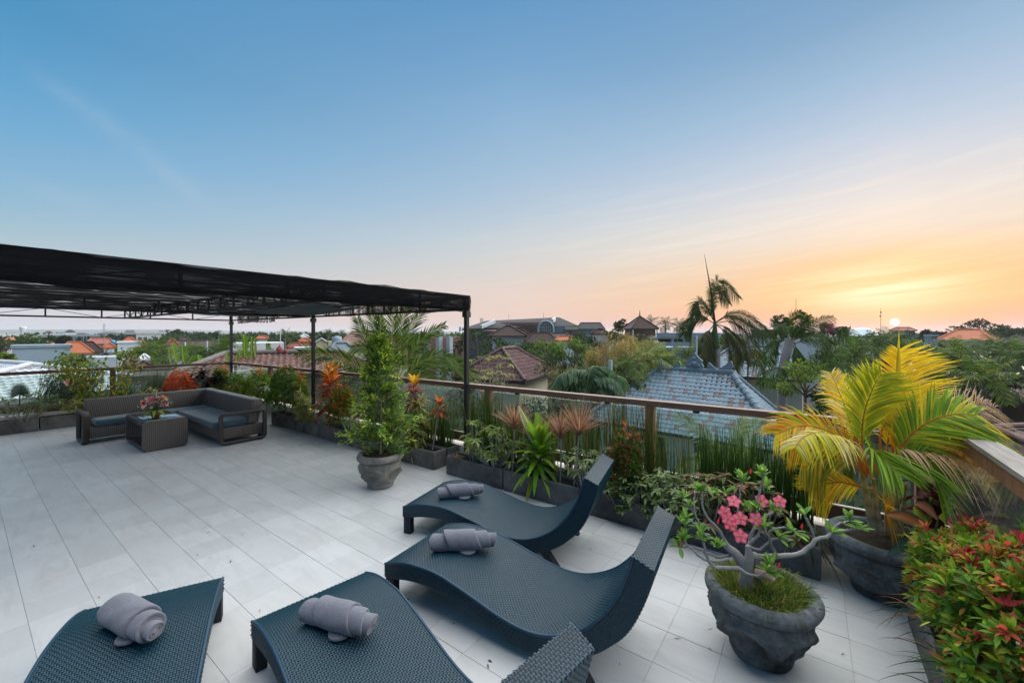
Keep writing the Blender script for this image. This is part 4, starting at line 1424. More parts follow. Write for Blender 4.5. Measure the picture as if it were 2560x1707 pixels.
def song(label, x, y, z0, top, spread, n_heads, seed_dir=0., hang=0., dep=.12):
    hs = []
    for i in range(n_heads):
        a = U(0, 6.28); rr = spread * math.sqrt(U(.05, 1)); f = U(.25, 1.) if n_heads > 2 else 1
        hs.append(((x + U(-.03, .03), y + U(-.03, .03), z0 - .02), (x + rr * math.cos(a), y + rr * math.sin(a) * .8 - hang * (1 - f), z0 + (top - z0) * f - hang * (1 - f) * .3), U(.85, 1.1)))
    return strap_plant(label, x, y, z0, hs, 'song_of_india', 52, .18, .027, SOI_M, SOI_E, .5, -.3, up=.25, stack=dep)


x, t = pxy(770, 962, FC - .03); song('striped cream and green leafy plant hanging over the stained box beside the red cordyline', x, FC - .03, SZ, t - .08, .24, 11, hang=.1, dep=.3)
x, t = pxy(1038, 972, FC - .02); song('tall striped cream and green plant cascading right of the potted tree', x, FC - .02, SZ, t - .1, .19, 17, hang=.06, dep=.4)
y_, d_ = on_x(190, -12.22); song('striped yellow green plant spilling over the box left of the sofa', -12.22, y_, SZ, hz(995, d_), .35, 9)
y_, d_ = on_x(382, -12.24); song('striped yellow green plant rising behind the middle of the long backrest', -12.24, y_, SZ, hz(962, d_), .3, 7)
y_, d_ = on_x(325, -12.24); song('low striped yellow plant peeping over the backrest above the bouquet', -12.24, y_, SZ, hz(985, d_), .25, 5)

# pink spiky dracaena
MARG = [(.25, .13, .095), (.21, .115, .075), (.19, .14, .065), (.28, .17, .125), (.16, .075, .06)]
for lab, pxh, pyh, pxb, s in (('pink spiky dracaena on a bare stem, closest to the pergola post', 1286, 1062, 1280, 1.05), ('shorter pink spiky dracaena just right of the broad green leaves', 1402, 1086, 1400, .95),
                              ('tallest pink spiky dracaena, in front of the blue tiled eave', 1448, 1080, 1434, 1.15), ('small drooping pink dracaena half hidden by the broad green leaves', 1322, 1085, 1318, .6)):
    xh, dh = on_y(pxh, FC); xb, db = on_y(pxb, FC)
    strap_plant(lab, xb, FC, SZ, [((xb, FC, SZ - .03), (xh, FC, hz(pyh, dh)), s)], 'dragon_tree', 96, .38, .0135, MARG, None, .10, .02, (.30, .28, .26), .011, prof=[.9, 1, .8, .5, .05], up=.5, stack=.06, tipc=[(.32, .20, .155), (.22, .10, .08)])

# purple black cordyline in the far corner
y_, d_ = on_x(508, -12.24)
strap_plant('purple black leafy shrub behind the corner of the sofa', -12.24, y_, SZ, [((-12.24, y_, SZ), (-12.24 + dx, y_ + dy, hz(py, d_)), s) for dx, dy, py, s in ((0, 0, 932, 1), (.1, .3, 944, .9), (-.05, -.28, 946, .9), (.1, .1, 955, .8))],
            'dark_cordyline', 70, .30, .05, [(.012, .007, .010), (.02, .010, .012), (.03, .012, .012)], None, .35, -.4, S=4, stack=.2)


def broad_leaf_parts(r, specs, mat=LEAF, name='leaf'):
    """each big leaf its own mesh: (base, dir, normal, L, W, droop, curl, col, mid, tip)"""
    for (b, d, nn, L, W, dr, cu, col, mid, tip) in specs:
        m = M()
        m.strips([b], [d], [nn], L, W, 9, prof=[.16, .55, .85, 1., 1., .92, .75, .5, .06], droop=dr, curl=cu, fold=.32, col=[col], mid=[mid], tip=None if tip is None else [tip])
        m.build(name, mat, r)


def croton(label, px, py0, py1, Y, cols, n, L, W, name='croton', base=None, X=None, heads=((0, 0, 0),)):
    """croton or cordyline: wavy coloured leaves stacked up a stem"""
    if X is None: x, d = on_y(px, Y)
    else: x = X; Y, d = on_x(px, X)
    z1, z0 = hz(py0, d), hz(py1, d)
    r = thing(name, label, 'plant', (x, Y, SZ), PLANTERS_G)
    m = M()
    bx = x if base is None else on_y(base, Y)[0]
    stemwood(m, (bx, Y, SZ - .02), (x, Y, z0 + (z1 - z0) * .75), .010, .01, (.30, .28, .25), 8, .8)
    m.build('stem', BARK, r)
    sp = []
    for i in range(n):
        f = i / (n - 1)
        ox, oy, oz = heads[i % len(heads)]
        a = i * 2.4 + U(-.3, .3)
        zz = z0 + (z1 - z0) * (.05 + .70 * f)
        el = -.1 + 1.0 * f ** 1.2 + U(-.25, .35)
        d_ = np.array([math.cos(a) * math.cos(el), math.sin(a) * math.cos(el), math.sin(el)])
        c = pick(cols(f), 1)[0] * .66 * math.exp(random.gauss(0, .22))
        mid = np.minimum(c * 1.5 + [.05, .02, 0], .8)
        sp.append((np.array([x + ox, Y + oy, zz + oz]) + d_ * .015, d_, norm(np.array([-math.cos(a) * .5, -math.sin(a) * .5, .9])), L * U(.75, 1.1), W * U(.8, 1.15), .35 * (1 - f) + .12, U(-.12, .12), c, mid, None))
    broad_leaf_parts(r, sp)
    return r


croton('big red and orange cordyline with a yellow crown, second planter from the sofa', 822, 893, 1000, FC,
       lambda f: [(.40, .05, .02), (.30, .035, .02), (.20, .03, .022)] if f < .55 else ([(.50, .11, .02), (.44, .06, .02), (.52, .22, .03)] if f < .88 else [(.62, .34, .02), (.55, .22, .03)]), 96, .27, .072, name='red_cordyline', heads=((0, 0, 0), (.13, .03, -.06), (.07, -.03, -.22), (-.08, .02, -.12)))
croton('croton with yellow crown and dark red leaves leaning on the potted tree', 1035, 932, 1020, FC + .02,
       lambda f: [(.10, .012, .012), (.18, .02, .015)] if f < .5 else ([(.25, .025, .015), (.30, .05, .02)] if f < .8 else [(.62, .42, .02), (.55, .33, .02)]), 56, .20, .056)
croton('little croton tree with a tuft of copper leaves on a bare stem', 1098, 996, 1038, FC, lambda f: [(.32, .06, .03), (.22, .04, .03), (.40, .16, .04), (.10, .03, .02)] if f < .85 else [(.5, .3, .03), (.45, .16, .03)], 34, .15, .05, base=1079)
x, d = on_y(1143, FC - .03)
r = thing('bromeliad', 'small dark bromeliad at the left corner of the grey box', 'plant', (x, FC, SZ), PLANTERS_G)
broad_leaf_parts(r, [(np.array([x, FC - .03, SZ]), np.array([math.cos(a) * .8, math.sin(a) * .8, .55]), np.array([0, 0, 1.]), U(.10, .17), .03, .35, 0, c, c * 1.4, None) for a, c in zip(np.arange(18) * 2.4, pick([(.10, .06, .02), (.07, .08, .02), (.2, .07, .03)], 18))])
# pale ti plant
x, d = on_y(742, FC - .02)
r = thing('ti_plant', 'pale variegated ti plant in front of the dark green cone', 'plant', (x, FC, SZ), PLANTERS_G)
m = M(); stemwood(m, (x, FC, SZ), (x, FC, hz(975, d)), .01); m.build('stem', BARK, r)
sp = []
for i in range(18):
    a = i * 2.4; el = U(-.1, 1.1)
    sp.append((np.array([x, FC - .02, hz(U(960, 990), d)]), np.array([math.cos(a) * math.cos(el), math.sin(a) * math.cos(el), math.sin(el)]), np.array([0, 0, 1.]), U(.2, .3), .075, .5, 0, pick([(.16, .20, .10), (.25, .22, .12), (.34, .24, .16)], 1)[0], np.array([.07, .12, .05]), None))
broad_leaf_parts(r, sp)
x, d = on_y(668, FC + .03)
r = thing('ti_plant', 'silvery green ti leaves between the two coral tipped cones', 'plant', (x, FC, SZ), PLANTERS_G)
broad_leaf_parts(r, [(np.array([x, FC + .03, hz(U(955, 985), d)]), np.array([math.cos(a), math.sin(a), U(-.1, .8)]), np.array([0, 0, 1.]), U(.2, .3), .08, .5, 0, np.array([.16, .22, .15]), np.array([.28, .33, .25]), None) for a in np.arange(12) * 2.4])
m = M(); stemwood(m, (x, FC + .03, SZ), (x, FC + .03, hz(958, d)), .008); m.build('stem', BARK, r)


# schefflera like shrubs: thin grey forks ending in hands of leaflets
def forked(label, x, y, top, spread, n_heads, cols, name='umbrella_shrub', L=.11, W=.028, nleaf=9, hang=.55, z0=SZ, stem=(.34, .34, .33), zmin=.35, group=PLANTERS_G, mid=None, low=0., yspread=.8, sr=.006):
    r = thing(name, label, 'shrub', (x, y, z0), group)
    m = M(); heads = []
    for i in range(n_heads):
        a = U(0, 6.28); rr = spread * math.sqrt(U(.02, 1.)); f = U(zmin, 1.)
        h = np.array([x + rr * math.cos(a), y + rr * math.sin(a) * yspread, z0 + (top - z0) * f - low * rr / spread])
        b = np.array([x + rr * .25 * math.cos(a), y + rr * .2 * math.sin(a), z0 - .02])
        k = bez(b, (b + h) / 2 + np.array([U(-.05, .05), U(-.05, .05), -.02]), h, 7)
        m.tube(k, np.linspace(sr, sr * .5, 7), 5, stem)
        heads.append(h)
    m.build('stem', BARK, r)
    heads = np.array(heads)
    m = M(); n = len(heads) * nleaf
    Q = np.repeat(heads, nleaf, 0)
    a = np.tile(np.arange(nleaf) * 2 * math.pi / nleaf, len(heads)) + U(-.3, .3, n)
    el = U(-.25, .75, n)
    d = np.stack([np.cos(a) * np.cos(el), np.sin(a) * np.cos(el), np.sin(el)], 1)
    c = pick(cols, n) * np.exp(rng.normal(0, .18, (n, 1)))
    m.strips(Q, d, np.tile([0, 0, 1.], (n, 1)), L * U(.7, 1.15, n), W * U(.8, 1.15, n), 4, droop=hang * U(.5, 1.3, n), fold=.3, col=c, mid=None if mid is None else pick(mid, n))
    tag(m.build('foliage', LEAF, r), kind='stuff')
    return r


LIME = [(.13, .20, .05), (.18, .25, .07), (.10, .16, .04), (.22, .27, .09)]
x, d = on_y(1185, FC); forked('slim umbrella shrub on a single pale stem at the left end of the grey box', x, FC, hz(1052, d), .22, 11, LIME, L=.12)
x, d = on_y(1235, FC); forked('bushy umbrella shrub with lime leaves left of the broad leaved dracaena', x, FC, hz(1062, d), .36, 44, LIME, L=.12, low=.1)
x, d = on_y(1465, FC); forked('low pale umbrella shrub behind the pink dracaena stems', x, FC, hz(1120, d), .27, 30, [(.17, .23, .10), (.24, .29, .14)], L=.08, W=.026)
x, d = on_y(806, FC - .05); forked('greyish variegated shrub in front of the red cordyline stem', x, FC - .05, hz(1000, d), .20, 17, [(.20, .27, .17), (.13, .2, .11), (.28, .33, .22)], L=.09, W=.035, name='aralia')
x, d = on_y(876, FC - .05); forked('pale leaved shrub arching low just left of the potted tree', x, FC - .05, hz(1012, d), .26, 18, [(.18, .26, .10), (.14, .21, .07)], L=.09, W=.03)
y_, d = on_x(60, -12.22); forked('crooked grey stemmed shrub with a flat top in the leftmost box', -12.22, y_, hz(985, d), .45, 44, [(.10, .16, .06), (.16, .22, .09), (.07, .12, .05)], L=.12, yspread=1.3, stem=(.28, .26, .2), sr=.006)
x, d = on_y(655, FC + .05); 
# dense pale bush by the headrests
for lab, px, py, sp_, nh in (('dense pale green bush under the red column, between two lounger headrests', 1605, 1165, .32, 120), ('paler green bush with fine leaves left of the desert rose branches', 1690, 1172, .36, 120)):
    x, d = on_y(px, FC); forked(lab, x, FC, hz(py, d), sp_, nh, [(.17, .24, .10), (.22, .29, .13), (.12, .18, .08)], 'pale_bush', L=.075, W=.026, nleaf=8, hang=.35, zmin=.1, low=.1, yspread=.62, sr=.004)
x, d = on_y(1540, FC - .1); forked('thin sprigs leaning over the dark box edge at the headrest', x, FC - .08, hz(1205, d), .16, 8, [(.2, .27, .13)], 'pale_bush', L=.07, W=.024, nleaf=7, zmin=.2)
# older desert roses in the planter, brownish leaves
for lab, px, py in (('dull bronze leaved desert rose behind the flowering one, left half', 1770, 1150), ('withering brown leaved desert rose left of the yellow palm', 1900, 1190)):
    x, d = on_y(px, FC - .02); forked(lab, x, FC - .02, hz(py, d), .34, 34, [(.16, .17, .07), (.20, .14, .08), (.24, .20, .11), (.11, .15, .05), (.17, .08, .06)], 'desert_rose', L=.10, W=.036, nleaf=8, hang=.4, zmin=.15, low=.12, stem=(.25, .24, .22), yspread=.55, sr=.010)

# broad leaved dracaena: every leaf a part
x, d = on_y(1345, FC)
r = thing('broad_dracaena', 'broad glossy green dracaena hanging over the front of its grey box', 'plant', (x, FC, SZ), PLANTERS_G)
sp = []
GR = [(.07, .17, .012), (.11, .22, .015), (.05, .12, .012), (.16, .26, .02)]
for i in range(46):
    f = i / 45
    a = i * 2.4; el = -.35 + 1.0 * f + U(-.15, .15)
    L = (.32 if f < .6 else .36) * U(.85, 1.15)
    c = pick(GR, 1)[0]
    sp.append((np.array([x, FC, SZ + .08 + .24 * f]), np.array([math.cos(a) * math.cos(el), math.sin(a) * math.cos(el), math.sin(el) + .25]), norm(np.array([-math.cos(a) * .4, -math.sin(a) * .4, 1.])), L, .062 if f < .6 else .085, .75 * (1 - f) + .2, .05, c, c * 1.35, np.array([.30, .26, .05]) if (f < .4 and U(0, 1) < .3) else None))
for i in range(9):
    a = rad(-60 + i * 47); el = 1.15 + U(-.15, .1)
    c = pick([(.17, .26, .02), (.12, .23, .02)], 1)[0]
    sp.append((np.array([x + .01, FC, SZ + .34]), np.array([math.cos(a) * math.cos(el), math.sin(a) * math.cos(el), math.sin(el)]), norm(np.array([-math.cos(a), -math.sin(a), .3])), U(.34, .46), .12, .06, .08, c, c * 1.3, None))
a = rad(180 + 36)
sp.append((np.array([x - .02, FC, SZ + .34]), norm(np.array([-.38, -.2, 1.])), norm(np.array([.5, -.8, .3])), .55, .075, .0, .0, np.array([.55, .52, .35]), np.array([.16, .28, .10]), None))
broad_leaf_parts(r, sp)
m = M(); m.tube([(x, FC, SZ - .03), (x, FC, SZ + .36)], .016, 7, (.16, .13, .10)); m.build('stem', BARK, r)


# horsetail reeds
def reeds(label, x0, x1, y0, y1, top, n, lean=(0, 0), cols=None, name='horsetail_reeds', h_var=.35, z0=SZ, wispy=0.):
    r = thing(name, label, 'reeds', ((x0 + x1) / 2, (y0 + y1) / 2, z0), 'stands of green reeds at the rails')
    m = M()
    P = np.stack([U(x0, x1, n), U(y0, y1, n), np.full(n, z0)], 1)
    d = norm(np.stack([rng.normal(lean[0], .07 + wispy, n), rng.normal(lean[1], .06 + wispy, n), np.ones(n)], 1))
    L = (top - z0) * U(1 - h_var, 1.05, n)
    c = pick(cols or [(.035, .085, .02), (.05, .11, .025), (.02, .055, .016), (.10, .13, .03), (.12, .10, .03)], n)
    m.strips(P, d, norm(sphere_dirs(n, -.2, .2)), L, U(.006, .010, n), 3, prof=[1, 1, .9, .5], droop=wispy * .4, col=c, tip=c * [1.3, 1.2, .9])
    k = n // 2
    m.strips(P[:k], d[:k], np.cross(d[:k], norm(sphere_dirs(k, -.2, .2))), L[:k], U(.006, .010, k), 3, prof=[1, 1, .9, .5], droop=wispy * .4, col=c[:k])
    tag(m.build('blades', LEAF, r), kind='stuff')
    return r


def ry(px, py): return hz(py, on_y(px, BC)[1])
reeds('clump of reeds in the rear box behind the little croton tree', -5.1, -4.25, BK0 + .03, BK1 - .03, ry(1090, 1010), 300)
reeds('upright reeds standing between the pergola post and the wooden post', -3.86, -3.3, BK0 + .03, BK1 - .03, ry(1190, 985), 240)
reeds('yellowish green reeds around the wooden post left of the pink dracaenas', -3.25, -2.5, BK0 + .03, BK1 - .03, ry(1260, 1015), 330, cols=[(.09, .12, .03), (.05, .10, .025), (.14, .13, .035)])
reeds('sparse tall reeds in front of the white wall of the blue roofed house', -2.4, -1.95, BK0 + .03, BK1 - .03, ry(1450, 1010), 110)
reeds('brownish reeds growing in front of the wooden post with the blue roof behind', -1.86, -1.30, BK0 + .03, BK1 - .03, ry(1600, 1010), 190, cols=[(.06, .09, .02), (.12, .09, .03), (.04, .08, .02)])
reeds('thin reeds before the white wall, right of the wooden post', -1.25, -.95, BK0 + .03, BK1 - .03, ry(1720, 1080), 80)
reeds('dense dark green reeds left of the yellow palm', -.88, .02, BK0 + .02, BK1 - .02, ry(1880, 1085), 460, cols=[(.02, .06, .016), (.035, .08, .02), (.05, .10, .02)])
# wind-blown wispy grasses outside the left glass
TEAL = [(.035, .085, .055), (.05, .11, .07), (.025, .065, .045), (.08, .13, .06)]
for lab, y0, y1, py, n in (('wispy blue green grass leaning in the wind behind the leftmost glass', .9, 1.6, 905, 600), ('wispy blue green grass at the post behind the sofa back', 2.0, 2.35, 935, 260), ('thick tuft of blue green grass behind the middle of the sofa back', 2.6, 3.15, 928, 520)):
    d = on_x(200, -13.1)[1]
    reeds(lab, -13.55, -13.1, y0, y1, hz(py, d) , n, (.05, .38), TEAL, 'wispy_grass', .5, .1, .10)

# vine with yellow green leaves and one pink hibiscus at the left rail
y_, d_ = on_x(262, -12.35)
r = thing('climbing_vine', 'yellow green vine climbing over the dark handrail behind the sofa arm', 'vine', (-12.35, y_, SZ), PLANTERS_G)
m = M(); P = []
for i in range(16):
    b = np.array([-12.35, y_ + U(-.3, .3), SZ]); t = np.array([-12.35 + U(-.1, .1), y_ + U(-.75, .75), hz(U(872, 940), d_)])
    c = bez(b, (b + t) / 2 + [0, U(-.25, .25), .15], t, 14); m.tube(c, np.linspace(.006, .002, 14), 5, (.16, .15, .05)); P += [c[j] for j in range(3, 14)]
m.build('stem', BARK, r)
P = np.array(P); P = np.repeat(P, 5, 0) + rng.normal(0, .06, (len(P) * 5, 3)); n = len(P)
m = M(); m.strips(P, norm(sphere_dirs(n) + [0, 0, -.1]), norm(sphere_dirs(n) * .6 + [0, 0, 1]), U(.05, .10, n), U(.03, .05, n), 3, droop=.3, fold=.2, col=pick([(.20, .22, .02), (.14, .19, .02), (.08, .13, .02), (.30, .27, .03)], n))
tag(m.build('foliage', LEAF, r), kind='stuff')
r = thing('hibiscus', 'dark green hibiscus with one pale pink flower behind the left rail', 'shrub', (-13.2, on_x(205, -13.2)[0], .1), PLANTERS_G)
yh, dh = on_x(205, -13.2)
m = M(); n = 520; P = np.stack([U(-13.4, -13.1, n), U(yh - .6, yh + .35, n), U(.75, hz(905, dh), n)], 1)
m.strips(P, sphere_dirs(n, -.5), norm(sphere_dirs(n) * .6 + [0, 0, 1]), U(.06, .11, n), U(.03, .05, n), 3, droop=.2, fold=.2, col=pick(SYZD + [(.05, .10, .03)], n))
tag(m.build('foliage', LEAF, r), kind='stuff')
m = M()
for i in range(12): stemwood(m, (-13.2, yh, .1), P[i], .006)
m.build('stem', BARK, r)
fp = at(173, 955, on_x(173, -12.5)[1])
m = M(); a = np.arange(5) * 1.2566
fd = norm(np.array([.7, -.5, .3])); e1 = norm(np.cross(fd, [0, 0, 1.])); e2 = np.cross(e1, fd)
m.strips(np.repeat(fp[None], 5, 0), np.cos(a)[:, None] * e1 + np.sin(a)[:, None] * e2 + fd * .3, np.repeat(fd[None], 5, 0), .085, .085, 4, [.3, .8, 1, .8, .3], curl=-.15, col=(.62, .30, .36), tip=(.70, .45, .48))
m.tube([fp, fp + fd * .07], .006, 5, (.6, .2, .2)); m.build('flower', LEAF, r)


# ------------------------------------------------------------------ the potted tree
def pot(label, c, R, h, mat, dark=False, rot=0., name='clay_pot', soil=True):
    r = thing(name, label, 'plant pot', (c[0], c[1], 0), 'big carved stone pots')
    prof = [(0, .0), (R * .52, 0), (R * .58, .012), (R * .60, .045), (R * .575, .06), (R * .64, .085), (R * .78, .15), (R * .91, h * .50), (R * .945, h * .63), (R * .92, h * .76), (R * .87, h * .80),
            (R * .90, h * .815), (R * 1.03, h * .83), (R * 1.06, h * .875), (R * 1.05, h * .93), (R * .99, h * .98), (R * .90, h), (R * .83, h * .985), (R * .79, h * .95), (R * .77, h * .86)]
    pr = np.array(prof); q = np.linspace(0, len(pr) - 1, 64)
    pp = np.stack([np.interp(q, np.arange(len(pr)), pr[:, 0]), np.interp(q, np.arange(len(pr)), pr[:, 1])], 1)
    def disp(rr, zz, aa):
        f = np.clip((zz / h - .12) / .1, 0, 1) * np.clip((.80 - zz / h) / .08, 0, 1)
        a = aa + rot
        # carved heads and swags: four bulges with a hollow arc over each
        k = 5
        ph = (a * k / (2 * math.pi)) % 1 - .5
        arc = np.exp(-((np.abs(ph) * 2) ** 2 * 1.3 + ((zz / h - .42) / .22) ** 2))
        ring = np.exp(-((np.sqrt((ph * 2.1) ** 2 + ((zz / h - .38) / .30) ** 2) - .78) / .16) ** 2)
        knob = np.exp(-((np.abs(np.abs(ph) - .5)) / .08) ** 2 - ((zz / h - .40) / .10) ** 2)
        groove = .007 * np.sin(a * 70 + 6 * np.sin(zz * 40)) * arc
        rr = rr + f * (-.045 * arc + .034 * ring + .060 * knob) * (R / .3) + f * groove * 1.5
        rr = rr + .004 * np.sin(a * 2 + 1) + .003 * np.sin(a * 5 + zz * 20)
        return rr, zz
    m = M(); m.lathe(pp, 110, (c[0], c[1], 0), None, disp)
    m.build('pot_body', mat, r)
    m = M(); a = np.linspace(0, 2 * math.pi, 40)
    rr = np.linspace(0, R * .80, 9)
    G = np.stack([c[0] + rr[:, None] * np.cos(a), c[1] + rr[:, None] * np.sin(a), h * .90 + .02 * np.cos(rr / R * 1.5)[:, None] + rng.normal(0, .004, (9, 40))], -1); G[:, -1] = G[:, 0]
    m.grid(G.transpose(1, 0, 2)); m.build('soil', SOIL, r)
    return r


pot('grey carved stone pot with the small leafy tree, standing on the open tiles', (-4.33, 3.13), .27, .42, POT_G, rot=.4)
TP = np.array([-4.33, 3.13, .38])
r = thing('potted_tree', 'tall slim leafy green tree growing from the grey carved pot', 'tree', TP)
dT = TP[0] * FX + TP[1] * FY
topz = hz(822, dT)
m = M(); tr = crom([(TP[0], TP[1], .34), (TP[0] + .02, TP[1], .8), (TP[0] - .005, TP[1], 1.3), (TP[0] - .03, TP[1] + .01, topz - .12)], 14)
m.tube(tr, np.linspace(.014, .004, 14), 7, (.30, .25, .20)); m.build('trunk', BARK, r)
m = M(); ml = M()
for i in range(235):
    t = U(.07, .99) ** 1.1; a = U(0, 6.28)
    k = min(13, int(t * 13)); b = tr[k]
    rr = (.43 * (1 - t) ** .66 + .06) * (.62 + .5 * math.sin(a * 2 + t * 11) ** 2) * U(.55, 1.1)
    if t < .12: rr *= .8
    e = b + np.array([rr * math.cos(a), rr * math.sin(a), U(.02, .16)])
    c = bez(b, (b + e) / 2 + [0, 0, -.01], e, 6); m.tube(c, np.linspace(.004, .0015, 6), 4, (.20, .17, .10))
    for q in range(2, 6):
        kk = 8
        P = np.repeat(c[q:q + 1], kk, 0) + rng.normal(0, .022, (kk, 3))
        dd = norm((e - b) * 1.2 + sphere_dirs(kk) * rr * .9 + [0, 0, .04])
        fresh = q >= 4 and U(0, 1) < .45
        cc = pick([(.13, .23, .03), (.18, .28, .04), (.22, .30, .05)] if fresh else [(.045, .11, .02), (.07, .15, .025), (.032, .08, .018), (.09, .17, .03)], kk)
        ml.strips(P, dd, norm(sphere_dirs(kk) * .6 + [0, 0, 1.]), U(.042, .07, kk), U(.017, .025, kk), 3, droop=.12, fold=.3, col=cc * [1.55, 1.38, 1.4] * np.exp(rng.normal(0, .15, (kk, 1))))
m.build('branches', BARK, r)
tag(ml.build('crown', LEAF, r), kind='stuff')

# ------------------------------------------------------------------ desert rose in its pot
PC = (-.24, 2.84)
pot('dark carved stone pot with grass and the flowering desert rose', PC, .290, .41, POT_D, rot=1.15)
dP = PC[0] * FX + PC[1] * FY
grs = thing('pot_grass', 'fringe of green grass growing in the desert rose pot', 'grass', (PC[0], PC[1], .37))
m = M(); n = 2600
a = U(0, 6.28, n); rr = .24 * np.sqrt(U(0, 1, n))
P = np.stack([PC[0] + rr * np.cos(a), PC[1] + rr * np.sin(a), .375 + 0 * a + .02 * U(0, 1, n)], 1)
d = norm(np.stack([np.cos(a) * rr * 3.2, np.sin(a) * rr * 3.2, np.ones(n)], 1) + sphere_dirs(n) * .55)
m.strips(P, d, sphere_dirs(n), U(.05, .13, n), U(.003, .006, n), 3, [1, .9, .6, .05], droop=U(.1, .7, n), col=pick([(.06, .12, .02), (.10, .16, .025), (.16, .20, .04), (.04, .09, .018), (.24, .22, .08)], n))
tag(m.build('blades', LEAF, grs), kind='stuff')
dr = thing('desert_rose', 'flowering desert rose with crooked grey branches and pink blooms in the dark pot', 'plant', (PC[0], PC[1], .38))
Q = lambda cx_, cy_, dd=0.: at(1680 + cx_ * .33807, 1150 + cy_ * .33807, dP + dd)
ADC = (.30, .29, .28)
m = M()
m.tube([Q(545, 930), Q(548, 860), Q(560, 770, -.02), Q(575, 700, -.02), Q(560, 630, -.02)], [.046, .036, .029, .024, .013], 12, ADC)
m.tube([Q(640, 930, .06), Q(620, 820, .02), Q(610, 720), Q(600, 690)], [.03, .03, .028, .022], 10, ADC)
m.tube(crom([Q(530, 780), Q(470, 690, .02), Q(410, 640, .04), Q(380, 590, .05)], 10), np.linspace(.034, .016, 10), 9, ADC)
m.tube(crom([Q(620, 830, -.06), Q(700, 850, -.10), Q(750, 890, -.12)], 8), np.linspace(.024, .016, 8), 9, (.42, .30, .22))
m.build('trunk', BARK, dr)
BR = [([(590, 710), (690, 715), (830, 705), (940, 690), (1020, 640), (1060, 590), (1180, 540)], .024, .013, -.05), ([(1180, 540), (1290, 520), (1370, 510)], .013, .009, -.02),
      ([(1055, 585), (1035, 520), (1000, 450), (975, 400)], .011, .008, -.03), ([(1200, 530), (1215, 480), (1300, 450)], .009, .006, -.02),
      ([(780, 715), (740, 640), (715, 560), (670, 480)], .012, .007, -.08), ([(718, 530), (760, 505), (850, 500), (900, 520)], .009, .006, -.12), ([(570, 640), (650, 660), (720, 600), (790, 565)], .012, .008, -.06),
      ([(570, 640), (590, 540), (640, 470), (680, 420), (760, 380)], .014, .007, .06), ([(555, 640), (600, 590), (650, 540), (650, 480)], .014, .008, .0),
      ([(640, 420), (620, 330), (650, 220), (670, 100)], .011, .006, .10), ([(500, 800), (400, 795), (310, 785), (260, 720), (225, 600)], .018, .009, -.10), ([(500, 800), (560, 840), (630, 852), (710, 820)], .012, .007, -.16),
      ([(420, 730), (340, 745), (250, 735), (170, 680), (90, 590)], .014, .007, .02), ([(430, 700), (350, 720), (280, 690), (160, 640), (60, 640)], .011, .006, .08), ([(400, 610), (340, 510), (260, 420), (220, 330), (225, 240)], .014, .006, .08),
      ([(300, 480), (210, 470), (160, 380), (90, 280)], .008, .005, .12), ([(170, 400), (160, 300), (180, 230)], .007, .005, .14), ([(490, 610), (470, 540), (490, 300), (510, 170)], .009, .005, .16),
      ([(350, 590), (260, 560), (170, 470), (110, 430)], .009, .005, .02)]
ends = []
for pts, r0, r1, dd in BR:
    m = M(); c = crom([Q(px, py, dd * (.4 + .6 * i / len(pts))) for i, (px, py) in enumerate(pts)], 16)
    c = c + rng.normal(0, .0035, c.shape) * np.linspace(0, 1, 16)[:, None]
    m.tube(c, np.linspace(r0, r1, 16) * (.74 + .07 * np.sin(np.arange(16) * 2.3)), 9, np.array(ADC) * U(.85, 1.1)); m.build('branch', BARK, dr)
    ends.append((c[-1], norm(c[-1] - c[-4])))
extra = [Q(75, 590, -.02), Q(210, 540, -.05), Q(340, 650, -.12), Q(520, 140, .16), Q(660, 130, .1), Q(400, 250, .14), Q(300, 250, .15), Q(700, 210, .12), Q(620, 370, -.02), Q(740, 780, -.16), Q(560, 380, -.02), Q(90, 480, .1), Q(130, 350, .12)]
ends += [(e, np.array([0, 0, 1.])) for e in extra]
for e, d0 in ends:
    m = M(); n = random.randint(9, 13)
    d = norm(sphere_dirs(n, -.15, 1.) + d0 * .5)
    gc = pick([(.075, .16, .028), (.10, .19, .035), (.055, .12, .022)], n) * np.exp(rng.normal(0, .15, (n, 1)))
    m.strips(np.repeat(e[None], n, 0), d, norm(np.tile([0, 0, 1.], (n, 1)) + sphere_dirs(n) * .2), U(.05, .095, n), U(.018, .028, n), 6, [.25, .45, .7, .95, 1, .7, .1], droop=.15, fold=.3, col=gc, mid=gc * 1.6 + [.03, .05, .02])
    m.build('leaf_rosette', LEAF, dr)
TC = norm(np.array([0, 0, CAM_H]) - np.array([PC[0], PC[1], .7]))
flowers = [(458, 305, -.02, (.2, 0, .7)), (505, 430, -.10, (0, 0, 0)), (620, 435, -.08, (.3, 0, 0)), (415, 430, -.06, (-.4, 0, 0)), (508, 560, -.14, (0, 0, -.2)), (390, 385, -.03, (-.5, 0, .2)), (660, 300, .06, (.2, 0, .3)), (795, 305, .05, (.4, 0, .2)), (430, 470, -.04, (-.3, 0, -.3))]
